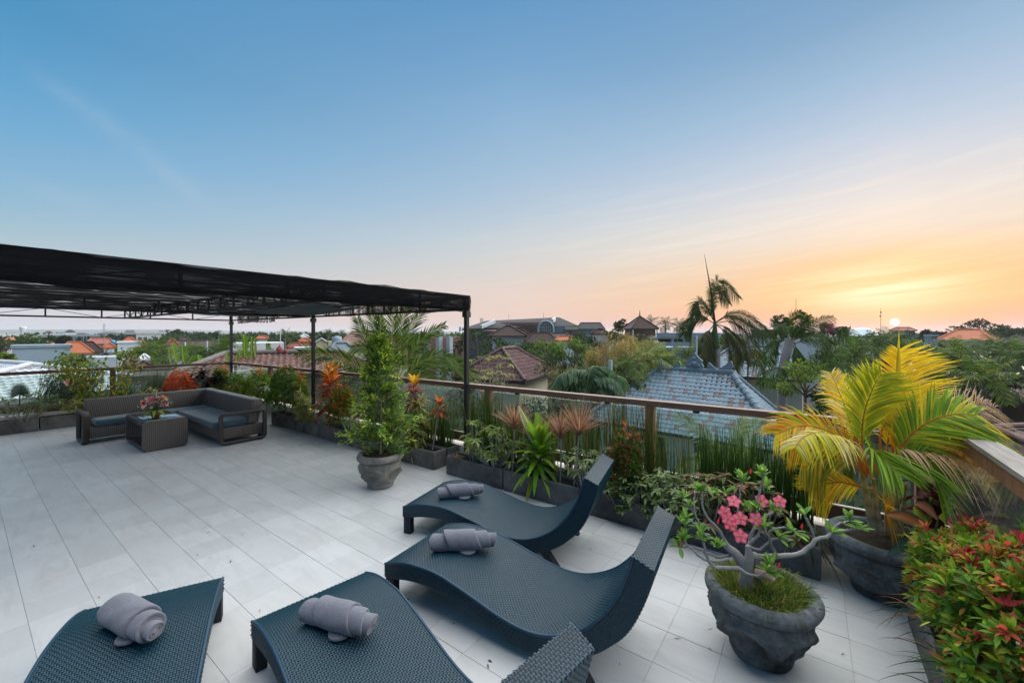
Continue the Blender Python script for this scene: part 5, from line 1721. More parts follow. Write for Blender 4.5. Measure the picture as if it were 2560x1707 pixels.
for px, py, dd, tl in flowers:
    p = Q(px, py, dd); m = M()
    fd = norm(TC + np.array(tl) * .6 + rng.normal(0, .1, 3)); e1 = norm(np.cross(fd, [0, 0, 1.])); e2 = np.cross(e1, fd)
    a = np.arange(5) * 2 * math.pi / 5 + U(0, 1)
    d = np.cos(a)[:, None] * e1 + np.sin(a)[:, None] * e2 + fd * .28
    m.strips(np.repeat(p[None], 5, 0), d, np.repeat(fd[None], 5, 0), 0.039, .034, 6, [.30, .6, .9, 1., .95, .7, .12], curl=-.22, fold=.12, col=(.62, .17, .27), mid=(.64, .20, .30), tip=(.46, .004, .06))
    m.tube([p - fd * .03, p + fd * .004], [.004, .008], 6, (.55, .28, .05)); m.tube([p + fd * .002, p + fd * .012], [.006, .002], 5, (.50, .30, .02))
    m.build('flower', LEAF, dr)
for px, py, dd in ((75, 640, -.03), (790, 800, -.17), (960, 510, -.13), (580, 100, .12), (340, 610, -.1), (340, 470, -.05)):
    p = Q(px, py, dd); m = M(); m.tube([p, p + [0, .0, .015], p + [.004, 0, .035]], [.004, .007, .001], 6, [(.45, .12, .08), (.62, .06, .12), (.6, .05, .1)]); m.build('flower_bud', LEAF, dr)

# ------------------------------------------------------------------ golden palm in its pot
GP = (.44, 4.02)
pot('dark carved stone pot in the corner of the rails with the yellow palm', GP, .33, .43, POT_D, rot=.2)


def frond(parent, pts, nl, Ll, Wl, col, rach, up=(0, 0, 1.), v=.25, droop=.35, ang=.62, sides=(1., 1.), start=.18, S=4, rr=.009, name='frond', tipc=None, curl=0., back=None, shrink=.35, mat=LEAF):
    """one palm frond: midrib along pts with two rows of leaflets"""
    m = M()
    c = crom(pts, 22)
    m.tube(c, np.linspace(rr, rr * .25, 22), 6, rach)
    t = np.linspace(start, .99, nl)
    q = np.linspace(0, 1, 22)
    P = np.stack([np.interp(t, q, c[:, i]) for i in range(3)], 1)
    T = norm(np.gradient(P, axis=0))
    upv = np.broadcast_to(np.asarray(up, float), T.shape)
    sd = norm(np.cross(T, upv)); nn = np.cross(sd, T)
    env = np.interp(t, [start, start + .25, .7, 1], [.55, 1., .9, shrink])
    for s, k in zip((1, -1), sides):
        if k <= 0: continue
        d = norm(T * ang + sd * s * (1 - ang * .45) + nn * v + rng.normal(0, .05, T.shape))
        cc = pick(col, nl) * np.exp(rng.normal(0, .12, (nl, 1)))
        m.strips(P, d, nn + sd * s * -.25, Ll * k * env * U(.88, 1.08, nl), Wl * U(.85, 1.1, nl), S, [.35, .95, .8, .5, .04], droop=droop * U(.6, 1.4, nl), fold=.25, col=cc, tip=None if tipc is None else pick(tipc, nl), curl=curl)
    return m.build(name, mat, parent)


yp = thing('yellow_palm', 'yellow and green palm with arching fronds in the corner pot', 'palm', (GP[0], GP[1], .38))
dG = GP[0] * FX + GP[1] * FY
K = lambda cx_, cy_, dd=0.: at(1880 + cx_ * .28694, 880 + cy_ * .28694, dG + dd)
YEL = [(.60, .42, .015), (.66, .50, .02), (.55, .40, .02)]; YGR = [(.36, .38, .02), (.28, .34, .02), (.46, .42, .03)]; GRN = [(.14, .26, .02), (.19, .30, .02), (.10, .20, .02)]
OCH = [(.48, .22, .015), (.54, .28, .02), (.42, .20, .02)]; TAN = [(.50, .36, .22), (.56, .42, .27), (.42, .28, .16)]; CRM = [(.60, .54, .34), (.55, .48, .22), (.50, .42, .12)]
OR = (.42, .17, .03)
stems = []
for i, (bx, by, tx, ty, rr) in enumerate(((1060, 1560, 960, 1050, .030), (1190, 1570, 1180, 1130, .026), (1250, 1570, 1270, 1040, .022), (1110, 1565, 1060, 1100, .024), (1290, 1575, 1340, 1150, .018))):
    m = M(); b = K(bx, by, U(-.03, .05)); t = K(tx, ty, 0)
    c = crom([b, (b * .6 + t * .4) + [0.0, 0, 0], t], 14)
    cols = np.array([np.array((.36, .33, .27)) * .9 + (np.array((.40, .28, .06)) - np.array((.36, .33, .27))) * f for f in np.linspace(0, 1, 14)])
    cols[::3] *= .6
    m.tube(c, np.linspace(rr, rr * .45, 14), 9, cols); m.build('stem', BARK, yp)
UPC = (-FX * .75, -FY * .75, .65)
F = [  # points, n leaflets, leaflet length, width, colours, options
    ([(1220, 900), (1240, 560), (1262, 250), (1275, -20)], 40, .52, .034, YEL, dict(up=UPC, sides=(1.2, .5), v=-.05, droop=.22, ang=.62, dd=.1)),
    ([(1010, 1050), (960, 800), (975, 540), (1060, 300), (1130, 190)], 46, .44, .034, YGR, dict(up=UPC, v=.1, droop=.3, ang=.8, dd=-.05, start=.32)),
    ([(1200, 1000), (1290, 830), (1480, 640), (1720, 545), (1960, 545)], 46, .46, .034, GRN + YGR, dict(up=UPC, v=.05, droop=.35, ang=.7, dd=-.15, start=.2)),
    ([(980, 1080), (880, 880), (690, 700), (430, 640), (200, 720)], 44, .36, .030, OCH + YGR, dict(up=UPC, v=.15, droop=.45, ang=.65, dd=.05, start=.22)),
    ([(1000, 1080), (850, 800), (620, 700), (450, 740), (370, 840)], 34, .27, .030, CRM + YGR, dict(up=(0, 0, 1.), v=.1, droop=.75, ang=.45, dd=-.2, start=.3)),
    ([(1240, 1080), (1280, 860), (1500, 830), (1800, 900), (2090, 1140)], 48, .36, .034, OCH, dict(up=UPC, v=.2, droop=.2, ang=.6, dd=-.1, start=.2, sides=(.25, 1.15))),
    ([(1245, 1080), (1270, 850), (1480, 850), (1780, 910), (2080, 1170)], 26, .22, .040, TAN, dict(up=(0, 0, 1.), v=-.1, droop=.95, ang=.35, dd=-.17, start=.22, sides=(1.2, .5))),
    ([(1250, 1000), (1420, 700), (1700, 520), (1950, 450), (2120, 480)], 32, .42, .018, [(.34, .24, .16), (.28, .2, .15), (.45, .30, .08)], dict(up=UPC, v=.05, droop=.3, ang=.8, dd=.15, start=.45)),
    ([(1060, 1200), (900, 1160), (720, 1130), (500, 1210)], 34, .26, .026, YEL + YGR + OCH, dict(up=UPC, v=.1, droop=.35, ang=.65, dd=.1, start=.2)),
    ([(1180, 1500), (1170, 1420), (1150, 1330), (1170, 1320)], 26, .26, .020, YEL + OCH, dict(up=UPC, v=.3, droop=.5, ang=.1, dd=-.15, start=.5)),
    ([(1020, 1060), (900, 760), (800, 450), (690, 190)], 40, .33, .028, CRM + YEL, dict(up=UPC, v=.15, droop=.4, ang=.75, dd=.2, start=.35)),
    ([(1240, 1060), (1330, 960), (1500, 960), (1700, 1150)], 34, .34, .032, GRN, dict(up=UPC, v=.1, droop=.35, ang=.7, dd=-.2, start=.2)),
    ([(1100, 1060), (1020, 850), (1120, 900), (1280, 1060)], 28, .34, .034, GRN, dict(up=UPC, v=.15, droop=.35, ang=.85, dd=-.3, start=.35)),
    ([(1150, 1020), (1120, 720), (1250, 520), (1500, 440), (1720, 500)], 40, .36, .030, YGR + GRN, dict(up=UPC, v=.1, droop=.4, ang=.7, dd=.12, start=.3)),
    ([(1000, 1080), (850, 950), (700, 900), (540, 960), (420, 1020)], 34, .28, .026, [(.12, .15, .02), (.20, .20, .02), (.34, .26, .02)], dict(up=UPC, v=.15, droop=.5, ang=.6, dd=.15, start=.25)),
    ([(1240, 1040), (1500, 760), (1780, 640), (1990, 620), (2080, 690)], 34, .28, .028, OCH, dict(up=(0, 0, 1.), v=.05, droop=.7, ang=.55, dd=.05, start=.5)),
    ([(1010, 1060), (930, 820), (880, 560), (830, 400)], 34, .34, .03, OCH + YGR, dict(up=UPC, v=.1, droop=.4, ang=.8, dd=.3, start=.35)),
    ([(1150, 1060), (1180, 800), (1200, 560), (1130, 330), (1050, 260)], 36, .34, .03, YEL + YGR, dict(up=UPC, v=.1, droop=.4, ang=.8, dd=.25, start=.3)),
    ([(1060, 1150), (1000, 980), (900, 930), (780, 1010)], 28, .26, .026, [(.09, .14, .02), (.14, .17, .02)], dict(up=UPC, v=.1, droop=.5, ang=.6, dd=.2, start=.2)),
    ([(1200, 1150), (1250, 980), (1400, 960), (1560, 1060)], 28, .26, .026, [(.09, .14, .02), (.14, .17, .02), (.3, .2, .02)], dict(up=UPC, v=.1, droop=.5, ang=.6, dd=.2, start=.2)),
]
for pts, nl, L, W, cols, o in F:
    dd = o.pop('dd')
    P3 = [K(px, py, dd * i / (len(pts) - 1)) for i, (px, py) in enumerate(pts)]
    frond(yp, P3, int(nl * 1.6), L * .95, W * .46, cols, OR, **o)

m = M(); c_ = crom([K(1215, 800), K(1245, 420), K(1262, 120, .05), K(1278, -40, .05)], 16); m.tube(c_, np.linspace(.012, .004, 16), 6, (.50, .40, .04)); m.strips([c_[5]], [c_[12] - c_[5]], [(-FX, -FY, .2)], .62, .05, 8, [.4, .9, 1, .7, .3, .05], fold=.6, col=(.55, .42, .03), mid=(.35, .30, .02)); m.build('spear_leaf', LEAF, yp)

# dark red cordyline and green heliconia in the corner
r = thing('red_cordyline', 'dark wine red cordyline in the corner under the drooping tan frond', 'plant', (.74, 4.22, .0))
sp = []
for i in range(22):
    a = i * 2.4; el = U(-.3, 1.2); c = pick([(.05, .007, .010), (.10, .012, .014), (.16, .018, .016), (.03, .006, .008)], 1)[0]
    sp.append((np.array([.74, 4.22, U(.5, .78)]), np.array([math.cos(a) * math.cos(el), math.sin(a) * math.cos(el), math.sin(el)]), norm(np.array([-math.cos(a) * .5, -math.sin(a) * .5, 1])), U(.26, .38), .085, .6, 0, c * .7, c * 1.1, None))
broad_leaf_parts(r, sp)
m = M(); m.tube([(.74, 4.22, 0), (.74, 4.22, .8)], .014, 7, (.2, .16, .13)); m.build('stem', BARK, r)
r = thing('heliconia', 'broad plain green leaves with yellow midribs right of the corner pot', 'plant', (.66, 3.88, .0))
sp = []
for (px, py, L, W, lx, lz) in ((2300, 1290, .30, .13, -.1, 1.), (2335, 1260, .34, .15, .05, 1.), (2310, 1330, .28, .12, -.5, .6), (2265, 1300, .26, .05, -.35, .9), (2360, 1320, .3, .13, .5, .5), (2290, 1370, .26, .1, -.8, .3), (2420, 1300, .3, .12, .7, .6)):
    b = at(px, py + 60, 3.0)
    c = pick([(.09, .20, .02), (.05, .14, .04), (.12, .23, .02)], 1)[0]
    sp.append((b, norm(np.array([lx * RX, lx * RY, lz])), norm(np.array([-FX, -FY, .5])), L, W, .2, -.05, c, np.array([.40, .42, .10]), None))
broad_leaf_parts(r, sp)
m = M()
for s_ in sp: m.tube([(.66, 3.88, 0), (np.array([.66, 3.88, .2]) + s_[0]) / 2, s_[0]], .007, 6, (.12, .16, .04))
m.build('stem', BARK, r)
r = thing('ginger_plant', 'long dark blue green leaf with orange edge beside the palm stems', 'plant', (.58, 3.9, 0))
sp = []
for p0, p1, c, mid in (((2240, 1265), (2330, 1330), (.015, .04, .05), (.42, .16, .05)), ((2300, 1245), (2345, 1300), (.012, .03, .03), (.35, .12, .05)), ((2250, 1345), (2350, 1330), (.02, .06, .06), (.05, .1, .08)), ((2290, 1330), (2385, 1350), (.05, .12, .02), (.1, .2, .03))):
    b = at(p1[0], p1[1], 2.85); e = at(p0[0], p0[1], 2.75)
    sp.append((b, e - b, norm(np.array([-FX, -FY, .8])), np.linalg.norm(e - b) * 1.3, .10, .2, .0, np.array(c), np.array(mid), None))
broad_leaf_parts(r, sp)
m = M()
for s_ in sp: m.tube([(.58, 3.9, 0), s_[0]], .006, 6, (.08, .12, .04))
m.build('stem', BARK, r)

# grassy blades over the black planter end
x, d = on_y(2030, FC)
r = thing('spider_plant', 'dark grassy tuft arching over the end of the black planter', 'plant', (-.05, FC, SZ), PLANTERS_G)
m = M(); n = 90
P = np.stack([U(-.14, .03, n), U(FR0 + .05, FR1, n), np.full(n, SZ)], 1)
d = norm(np.stack([rng.normal(.35, .5, n), rng.normal(-.2, .5, n), U(.5, 1.3, n)], 1))
m.strips(P, d, np.tile([0, 0, 1.], (n, 1)), U(.25, .5, n), .011, 7, [.8, 1, .9, .7, .4, .05], droop=U(.6, 1.4, n), fold=.3, col=pick([(.012, .04, .02), (.02, .055, .025), (.03, .07, .03)], n))
tag(m.build('blades', LEAF, r), kind='stuff')

# ------------------------------------------------------------------ red tipped hedge at the lower right
def hedge(label, cx_, cy_, z0, top, rx, ry, n, rp):
    r = thing('red_tip_shrub', label, 'shrub', (cx_, cy_, z0), 'red tipped shrubs at the right rail')
    m = M(); h = top - z0
    for i in range(26):
        a = U(0, 6.28); q = math.sqrt(U(.05, 1.)); stemwood(m, (cx_ + U(-.06, .06), cy_ + U(-.1, .1), z0), (cx_ + rx * q * .8 * math.cos(a), cy_ + ry * q * .8 * math.sin(a), z0 + h * U(.5, .92)), .007, .03, (.20, .10, .06))
    m.build('stem', BARK, r)
    d = sphere_dirs(n, -.35, 1.)
    q = U(.45, 1.04, n) ** .5
    bump = 1 + .12 * np.sin(d[:, 0] * 7 + 1) + .10 * np.sin(d[:, 1] * 9 + d[:, 2] * 5)
    P = np.array([cx_, cy_, z0 + h * .5]) + d * np.array([rx, ry, h * .5]) * (q * bump)[:, None]
    up = np.clip((P[:, 2] - z0) / h, 0, 1)
    red = U(0, 1, n) < rp(up, d) * np.clip((q - .66) * 4, 0, 1)
    g = pick([(.10, .20, .018), (.14, .25, .02), (.06, .14, .018), (.035, .09, .016), (.20, .28, .025)], n)
    rc = pick([(.36, .06, .04), (.42, .13, .05), (.32, .035, .04), (.46, .20, .07), (.24, .03, .04), (.38, .20, .05), (.45, .12, .08)], n)
    c = np.where(red[:, None], rc, g)
    m = M(); sprigs(m, P, norm(d + [0, 0, .35]), 6, .062, .019, c, .85, 3, .12, .35, .3, alt=[(.10, .20, .018), (.06, .14, .018), (.16, .16, .02), (.24, .12, .03)])
    tag(m.build('foliage', LEAF, r), kind='stuff')
    return r


hedge('red and orange tipped shrub at the lower right, the nearest and tallest', .74, 2.58, .26, 1.0, .27, .42, 1050, lambda u, d: np.clip((u - .50) * 2.8, .05, .95) * np.clip(.75 + .6 * d[:, 0] + .35 * np.sin(d[:, 1] * 8), .12, 1))
hedge('red tipped shrub with mostly lime green leaves next to the corner pot', .70, 3.22, .26, .82, .22, .34, 620, lambda u, d: np.clip((u - .6) * 1.7, .10, .65))
hedge('dark green shrub with few red leaves low in the bottom right corner', .70, 2.1, .22, .66, .27, .42, 620, lambda u, d: .13 + 0 * u)
r = thing('spider_plant', 'thin dark blades drooping on the tiles under the red tipped hedge', 'plant', (.55, 3.2, .2))
m = M(); n = 46
P = np.stack([U(.52, .62, n), U(2.5, 3.65, n), np.full(n, .24)], 1)
d = norm(np.stack([U(-1.2, -.4, n), rng.normal(0, .4, n), U(.1, .9, n)], 1))
m.strips(P, d, np.tile([0, 0, 1.], (n, 1)), U(.15, .34, n), .012, 6, [.8, 1, .8, .5, .05], droop=U(.4, 1., n), fold=.3, col=pick([(.012, .045, .03), (.02, .06, .03), (.05, .08, .03), (.2, .1, .06)], n))
tag(m.build('blades', LEAF, r), kind='stuff')

# ------------------------------------------------------------------ land, sea, hills
def mat_ground():
    def fn(k):
        v = gcoord(k)
        n = k.noise(v, .05, 6, .6); n2 = k.noise(v, .9, 5, .65)
        col = k.mix(k.mr(n, .4, .62), (.030, .055, .018, 1), (.085, .078, .05, 1))
        col = k.mix(k.mr(n2, .4, .7), col, (.02, .042, .012, 1))
        return bsdf(k, col, .9, .2, n2, .6, .3)
    return material('ground', fn)


m = M(); R_ = 12000.; a = np.linspace(0, 2 * math.pi, 65)
rr = np.array([0., 40, 200, 900, 3000, R_])
m.grid(np.stack([rr[:, None] * np.cos(a), rr[:, None] * np.sin(a), GROUND_Z + 0 * (rr[:, None] + a)], -1).transpose(1, 0, 2))
tag(m.build('ground', mat_ground()), kind='structure')
SEA = material('sea', lambda k: bsdf(k, (.035, .075, .11, 1), .25, .5, k.noise(gcoord(k), .08, 4, .6), .4, .6))
P0 = []
for dd in (650, 2990):
    P0.append([np.append(np.array(ray(px)) * dd, GROUND_Z + .05) for px in np.linspace(-2600, 960, 24)])
P0 = np.array(P0); P0[0, :, :2] *= (1 + .16 * np.sin(np.arange(24) * 1.7))[:, None] * np.linspace(.9, 1.5, 24)[:, None]
m = M(); m.grid(P0); tag(m.build('sea', SEA), kind='structure')
HILL = mat_plain('hill_green', (.05, .075, .04), .95, .35, .01)
n = 150; px = np.linspace(-3200, 1150, n)
top = 24 * (1 - .5 * np.clip((px - 350) / 700, 0, 1)) + 3 * np.sin(px / 170) + 1.6 * np.sin(px / 61 + 1)
rows = []
for f, dd in ((0., 2820), (.5, 2840), (.85, 2870), (1., 2910), (.7, 2960), (0, 2990)):
    rows.append([np.append(np.array(ray(p)) * dd, GROUND_Z + (t_ + 9) * f) for p, t_ in zip(px, top)])
m = M(); m.grid(np.array(rows)); tag(m.build('hills', HILL), kind='structure')


# ------------------------------------------------------------------ buildings
ROOFS = {
    'orange': mat_roof('orange_tile', (.36, .105, .045), (.46, .155, .07)),
    'brick': mat_roof('brick_red_tile', (.22, .065, .04), (.30, .10, .06)),
    'brown': mat_roof('brown_tile', (.036, .018, .014), (.062, .032, .024)),
    'maroon': mat_roof('maroon_tile', (.045, .020, .02), (.08, .036, .034)),
    'dark': mat_roof('dark_tile', (.010, .010, .012), (.022, .021, .024)),
    'slate': mat_roof('slate_tile', (.05, .06, .07), (.10, .115, .13)),
    'blue': mat_roof('blue_grey_tile', (.17, .215, .25), (.25, .29, .315)),
    'pink': mat_roof('pink_brown_tile', (.24, .13, .105), (.31, .185, .155)),
    'white': mat_roof('whitewashed_tile', (.42, .44, .46), (.58, .60, .62)),
    'thatch': mat_roof('thatch', (.045, .036, .03), (.08, .066, .052)),
}
GREYW = mat_plain('grey_wall', (.36, .40, .43), .85, .12, .9)
PALEW = mat_plain('pale_blue_wall', (.55, .60, .62), .85, .1, .9)
BLUEW = mat_plain('blue_grey_render', (.26, .34, .40), .85, .12, .6)
DARKW = mat_plain('dark_wall', (.05, .055, .065), .8, .3, 1.)
BRICKW = mat_plain('brick_wall', (.30, .15, .11), .9, .25, 6.)
PINKW = mat_plain('pinkish_stone_wall', (.36, .27, .235), .9, .25, 9.)
BROWNW = mat_plain('brown_wall', (.10, .06, .045), .8, .3, 2.)
STEELB = mat_plain('blue_grey_sheet', (.20, .26, .31), .55, .2, 2.)
WINDOW = mat_plain('dark_window', (.02, .025, .03), .15, .3, 2., .05, .8)
TEALW = mat_plain('teal_panel', (.03, .13, .18), .6, .3, 3.)
LIGHTW = mat_plain('pale_panel', (.50, .46, .38), .7, .15, 3.)


class Frame:
    """local axes of a building: u to its right as the camera sees it, w away from the camera"""
    def __init__(s, px, depth, yaw=0., z=GROUND_Z):
        c, q = math.cos(yaw), math.sin(yaw)
        r = np.array([RX, RY]); f = np.array([FX, FY])
        s.u = r * c + f * q; s.w = -r * q + f * c
        x, y = ray(px)
        s.o = np.array([x * depth, y * depth]); s.z = z; s.d = depth

    def p(s, u, w, z):
        return np.append(s.o + s.u * u + s.w * w, z)

    def pts(s, L):
        return np.array([s.p(*q) for q in L])


def fbox(m, F, u0, u1, w0, w1, z0, z1):
    v = F.pts([(u, w, z) for z in (z0, z1) for w in (w0, w1) for u in (u0, u1)])
    m.add(v, [[0, 2, 3, 1], [4, 5, 7, 6], [0, 1, 5, 4], [2, 6, 7, 3], [0, 4, 6, 2], [1, 3, 7, 5]])


def roof_mesh(F, w, d, ze, zr, rl, kind='hip', th=.16):
    """hip, gable or pyramid roof: rl is the ridge length"""
    m = M(); a, b = w / 2, d / 2
    e = F.pts([(-a, -b, ze), (a, -b, ze), (a, b, ze), (-a, b, ze)])
    low = e - [0, 0, th]
    if kind == 'hip':
        r = F.pts([(-rl / 2, 0, zr), (rl / 2, 0, zr)])
        v = np.concatenate([e, low, r])
        m.add(v, [[0, 1, 9, 8], [2, 3, 8, 9], [0, 4, 5, 1], [1, 5, 6, 2], [2, 6, 7, 3], [3, 7, 4, 0], [7, 6, 5, 4]])
        m.add(v, [[1, 2, 9], [3, 0, 8]])
    elif kind == 'gable':        # ridge along w (towards the viewer)
        r = F.pts([(0, -b, zr), (0, b, zr)])
        v = np.concatenate([e, low, r, r - [0, 0, th]])
        m.add(v, [[0, 8, 9, 3], [8, 1, 2, 9], [4, 7, 11, 10], [10, 11, 6, 5], [0, 4, 10, 8], [8, 10, 5, 1], [3, 9, 11, 7], [9, 2, 6, 11], [0, 3, 7, 4], [1, 5, 6, 2]])
    elif kind == 'gable_u':
        r = F.pts([(-a, 0, zr), (a, 0, zr)])
        v = np.concatenate([e, low, r, r - [0, 0, th]])
        m.add(v, [[0, 1, 9, 8], [2, 3, 8, 9], [4, 10, 11, 5], [6, 11, 10, 7], [0, 8, 10, 4], [8, 3, 7, 10], [1, 5, 11, 9], [9, 11, 6, 2], [0, 4, 5, 1], [3, 2, 6, 7]])
    return m


def ridge_caps(m, F, w, d, ze, zr, rl, r=.09):
    a, b = w / 2, d / 2
    R0, R1 = F.p(-rl / 2, 0, zr + .03), F.p(rl / 2, 0, zr + .03)
    if rl > .2: m.tube([R0, R1], r, 6)
    for e, q in (((-a, -b), R0), ((-a, b), R0), ((a, -b), R1), ((a, b), R1)):
        m.tube([F.p(e[0], e[1], ze + .04), q], r * .9, 6)


def house(label, pxl, pxr, depth, ridge_py, eave_py, roof, wall=WHITE, rl=.45, d=None, yaw=0., kind='hip', over=.5, name='house', group='houses of the town beyond the terrace', wins=0, caps=True, cat='house', storeys=1):
    px = (pxl + pxr) / 2
    l_ = (px - CX) / FPX; ck = 1 / math.sqrt(1 + l_ * l_)
    w = (pxr - pxl) / FPX * depth * ck
    d = d or w * .75
    F = Frame(px, depth + d / 2 * ck, yaw - math.atan(l_)); F.k = ck
    ze, zr = hz(eave_py, depth), hz(ridge_py, depth + d / 2)
    r = thing(name, label, cat, F.p(0, 0, GROUND_Z), group)
    m = M(); o = min(over, w * .12)
    fbox(m, F, -w / 2 + o, w / 2 - o, -d / 2 + o, d / 2 - o, GROUND_Z, ze - .1)
    if kind == 'gable':
        v = F.pts([(-w / 2 + o, -d / 2 + o, ze - .1), (w / 2 - o, -d / 2 + o, ze - .1), (0, -d / 2 + o, zr - .25)]); m.add(v, [[0, 1, 2]])
        m.add(F.pts([(-w / 2 + o, d / 2 - o, ze - .1), (w / 2 - o, d / 2 - o, ze - .1), (0, d / 2 - o, zr - .25)]), [[1, 0, 2]])
    m.build('wall', wall, r, smooth=False)
    ro = roof_mesh(F, w, d, ze, zr, w * rl, kind).build('roof', ROOFS[roof], r, smooth=False)
    if caps and kind == 'hip':
        m = M(); ridge_caps(m, F, w, d, ze, zr, w * rl, .10 if depth < 60 else .16); m.build('ridge_cap', ROOFS[roof], ro)
    for i in range(wins):
        u = (-.5 + (i + .5) / wins) * (w - 2 * o) * .9
        hw = min(.55, (w - 2 * o) / wins * .3); z1 = ze - .6; z0 = z1 - 1.2
        m = M(); fbox(m, F, u - hw - .08, u + hw + .08, -d / 2 + o - .05, -d / 2 + o + .02, z0 - .08, z1 + .08); wo = m.build('window', WHITE, r, smooth=False)
        m = M(); fbox(m, F, u - hw, u + hw, -d / 2 + o - .07, -d / 2 + o + .01, z0, z1); m.build('pane', WINDOW, wo, smooth=False)
    return r, F, w, d, ze, zr


def block(label, pxl, pxr, depth, top_py, wall, d=None, yaw=0., name='building', rim=.0, rows=0, cols=0, group='blocks of the town beyond the terrace', cat='building', wcols=None, rimmat=None, base=None):
    l_ = ((pxl + pxr) / 2 - CX) / FPX; ck = 1 / math.sqrt(1 + l_ * l_)
    w = (pxr - pxl) / FPX * depth * ck; d = d or w * .6
    F = Frame((pxl + pxr) / 2, depth + d / 2 * ck, yaw - math.atan(l_)); F.k = ck; zt = hz(top_py, depth)
    z0 = GROUND_Z if base is None else base
    r = thing(name, label, cat, F.p(0, 0, z0), group)
    m = M(); fbox(m, F, -w / 2, w / 2, -d / 2, d / 2, z0, zt); m.build('wall', wall, r, smooth=False)
    if rim:
        m = M(); fbox(m, F, -w / 2 - rim, w / 2 + rim, -d / 2 - rim, d / 2 + rim, zt - rim, zt + rim * 1.2); m.build('parapet', rimmat or wall, r, smooth=False)
    H = zt - GROUND_Z
    for i in range(rows):
        for j in (wcols or range(cols)):
            u = (-.5 + (j + .5) / cols) * w * .94; hw = w / cols * .27; hh = .55 * (zt - max(GROUND_Z, zt - rows * 3.2)) / rows
            zc = zt - .9 - (i + .5) * (min(H, rows * 3.) / rows)
            m = M(); fbox(m, F, u - hw, u + hw, -d / 2 - .06, -d / 2 + .03, zc - hh / 2, zc + hh / 2); m.build('window', WINDOW, r, smooth=False)
    return r, F, w, d, zt


# real tiles on the nearer roofs
def tile_template(tw, tl):
    """one S-shaped roof tile: u across, v up the slope, n off the roof"""
    us = np.array([-.5, -.30, -.08, .14, .34, .5]) * tw * 1.02
    hs = np.array([.010, .004, 0.018, .046, .040, .010]) * tw / .24
    v0, v1 = -.02 * tl, 1.10 * tl
    rows = [np.stack([us, np.full(6, v0), hs + .004], 1), np.stack([us, np.full(6, v0), hs + .034], 1), np.stack([us, np.full(6, v1), hs + .006], 1)]
    v = np.concatenate(rows)
    f = [[r * 6 + i, r * 6 + i + 1, (r + 1) * 6 + i + 1, (r + 1) * 6 + i] for r in range(2) for i in range(5)]
    return v, np.array(f)


def tile_slope(E0, E1, R0, R1, tw, tl):
    """centres and axes of tiles on the slope E0-E1 (eave) up to R0-R1 (ridge)"""
    E0, E1, R0, R1 = (np.asarray(q, float) for q in (E0, E1, R0, R1))
    u = norm(E1 - E0)
    up = (R0 + R1) / 2 - (E0 + E1) / 2
    vdir = norm(up - u * (up @ u)); nn = norm(np.cross(u, vdir))
    if nn[2] < 0: nn = -nn
    H = up @ vdir; nr = int(H / tl)
    a0 = 0.; a1 = (E1 - E0) @ u; b0 = (R0 - E0) @ u; b1 = (R1 - E0) @ u
    out = []
    for k in range(nr):
        t = (k + .5) / (H / tl)
        lo = a0 + (b0 - a0) * t; hi = a1 + (b1 - a1) * t
        j0 = math.ceil(lo / tw - .3); j1 = math.floor(hi / tw - .7)
        for j in range(j0, j1 + 1):
            out.append(E0 + u * (j + .5) * tw + vdir * k * tl)
    return np.array(out).reshape(-1, 3), u, vdir, nn


def mat_tilecol(name, c, c2, odd, p):
    def fn(k):
        a = k.n('ShaderNodeAttribute', attribute_name='lc').outputs['Fac']
        r = k.m('FRACT', k.m('ADD', k.n('ShaderNodeObjectInfo').outputs['Random'], a))
        n = k.noise(gcoord(k), 3., 5, .6)
        col = k.mix(k.m('ADD', k.m('MULTIPLY', k.m('FRACT', k.m('MULTIPLY', r, 7.3)), .6), k.m('MULTIPLY', n, .4)), c + (1,), c2 + (1,))
        col = k.mix(k.m('GREATER_THAN', r, 1 - p), col, odd + (1,))
        col = k.mix(k.mr(k.noise(gcoord(k), 14., 5, .7), .5, .75, 0., .5), col, sc3(c, .55))
        return bsdf(k, col, .7, .3, n, .2, .01)
    return material(name, fn)


def lay_tiles(parent, slopes, tw, tl, mat, n_parts, key=None):
    tv, tf = tile_template(tw, tl)
    items = []
    for s in slopes:
        C, u, v, n = tile_slope(*s, tw, tl)
        for c in C: items.append((math.dist(c, (0, 0, CAM_H)), c, u, v, n))
    items.sort(key=lambda q: q[0])
    me = None
    base = np.array(ROOTLOC[parent.name])
    st = M()
    for i, (dist, c, u, v, n) in enumerate(items):
        c = c + n * random.uniform(0, .006) + u * random.uniform(-.003, .003)
        if i < n_parts:
            if me is None:
                q = M(); q.add(tv, tf, (0, 0, 0)); o = q.build('tile', mat, smooth=False, link=False); me = o.data; bpy.data.objects.remove(o)
            mt = Matrix(((u[0], v[0], n[0], c[0] - base[0]), (u[1], v[1], n[1], c[1] - base[1]), (u[2], v[2], n[2], c[2] - base[2]), (0, 0, 0, 1)))
            obj('tile', me, parent, mat=mt)
        else:
            R = np.stack([u, v, n])
            st.add(tv @ R + c, tf, (random.random(),) * 3)
    if st.n:
        tag(st.build('tile', mat, parent, smooth=False), kind='stuff')


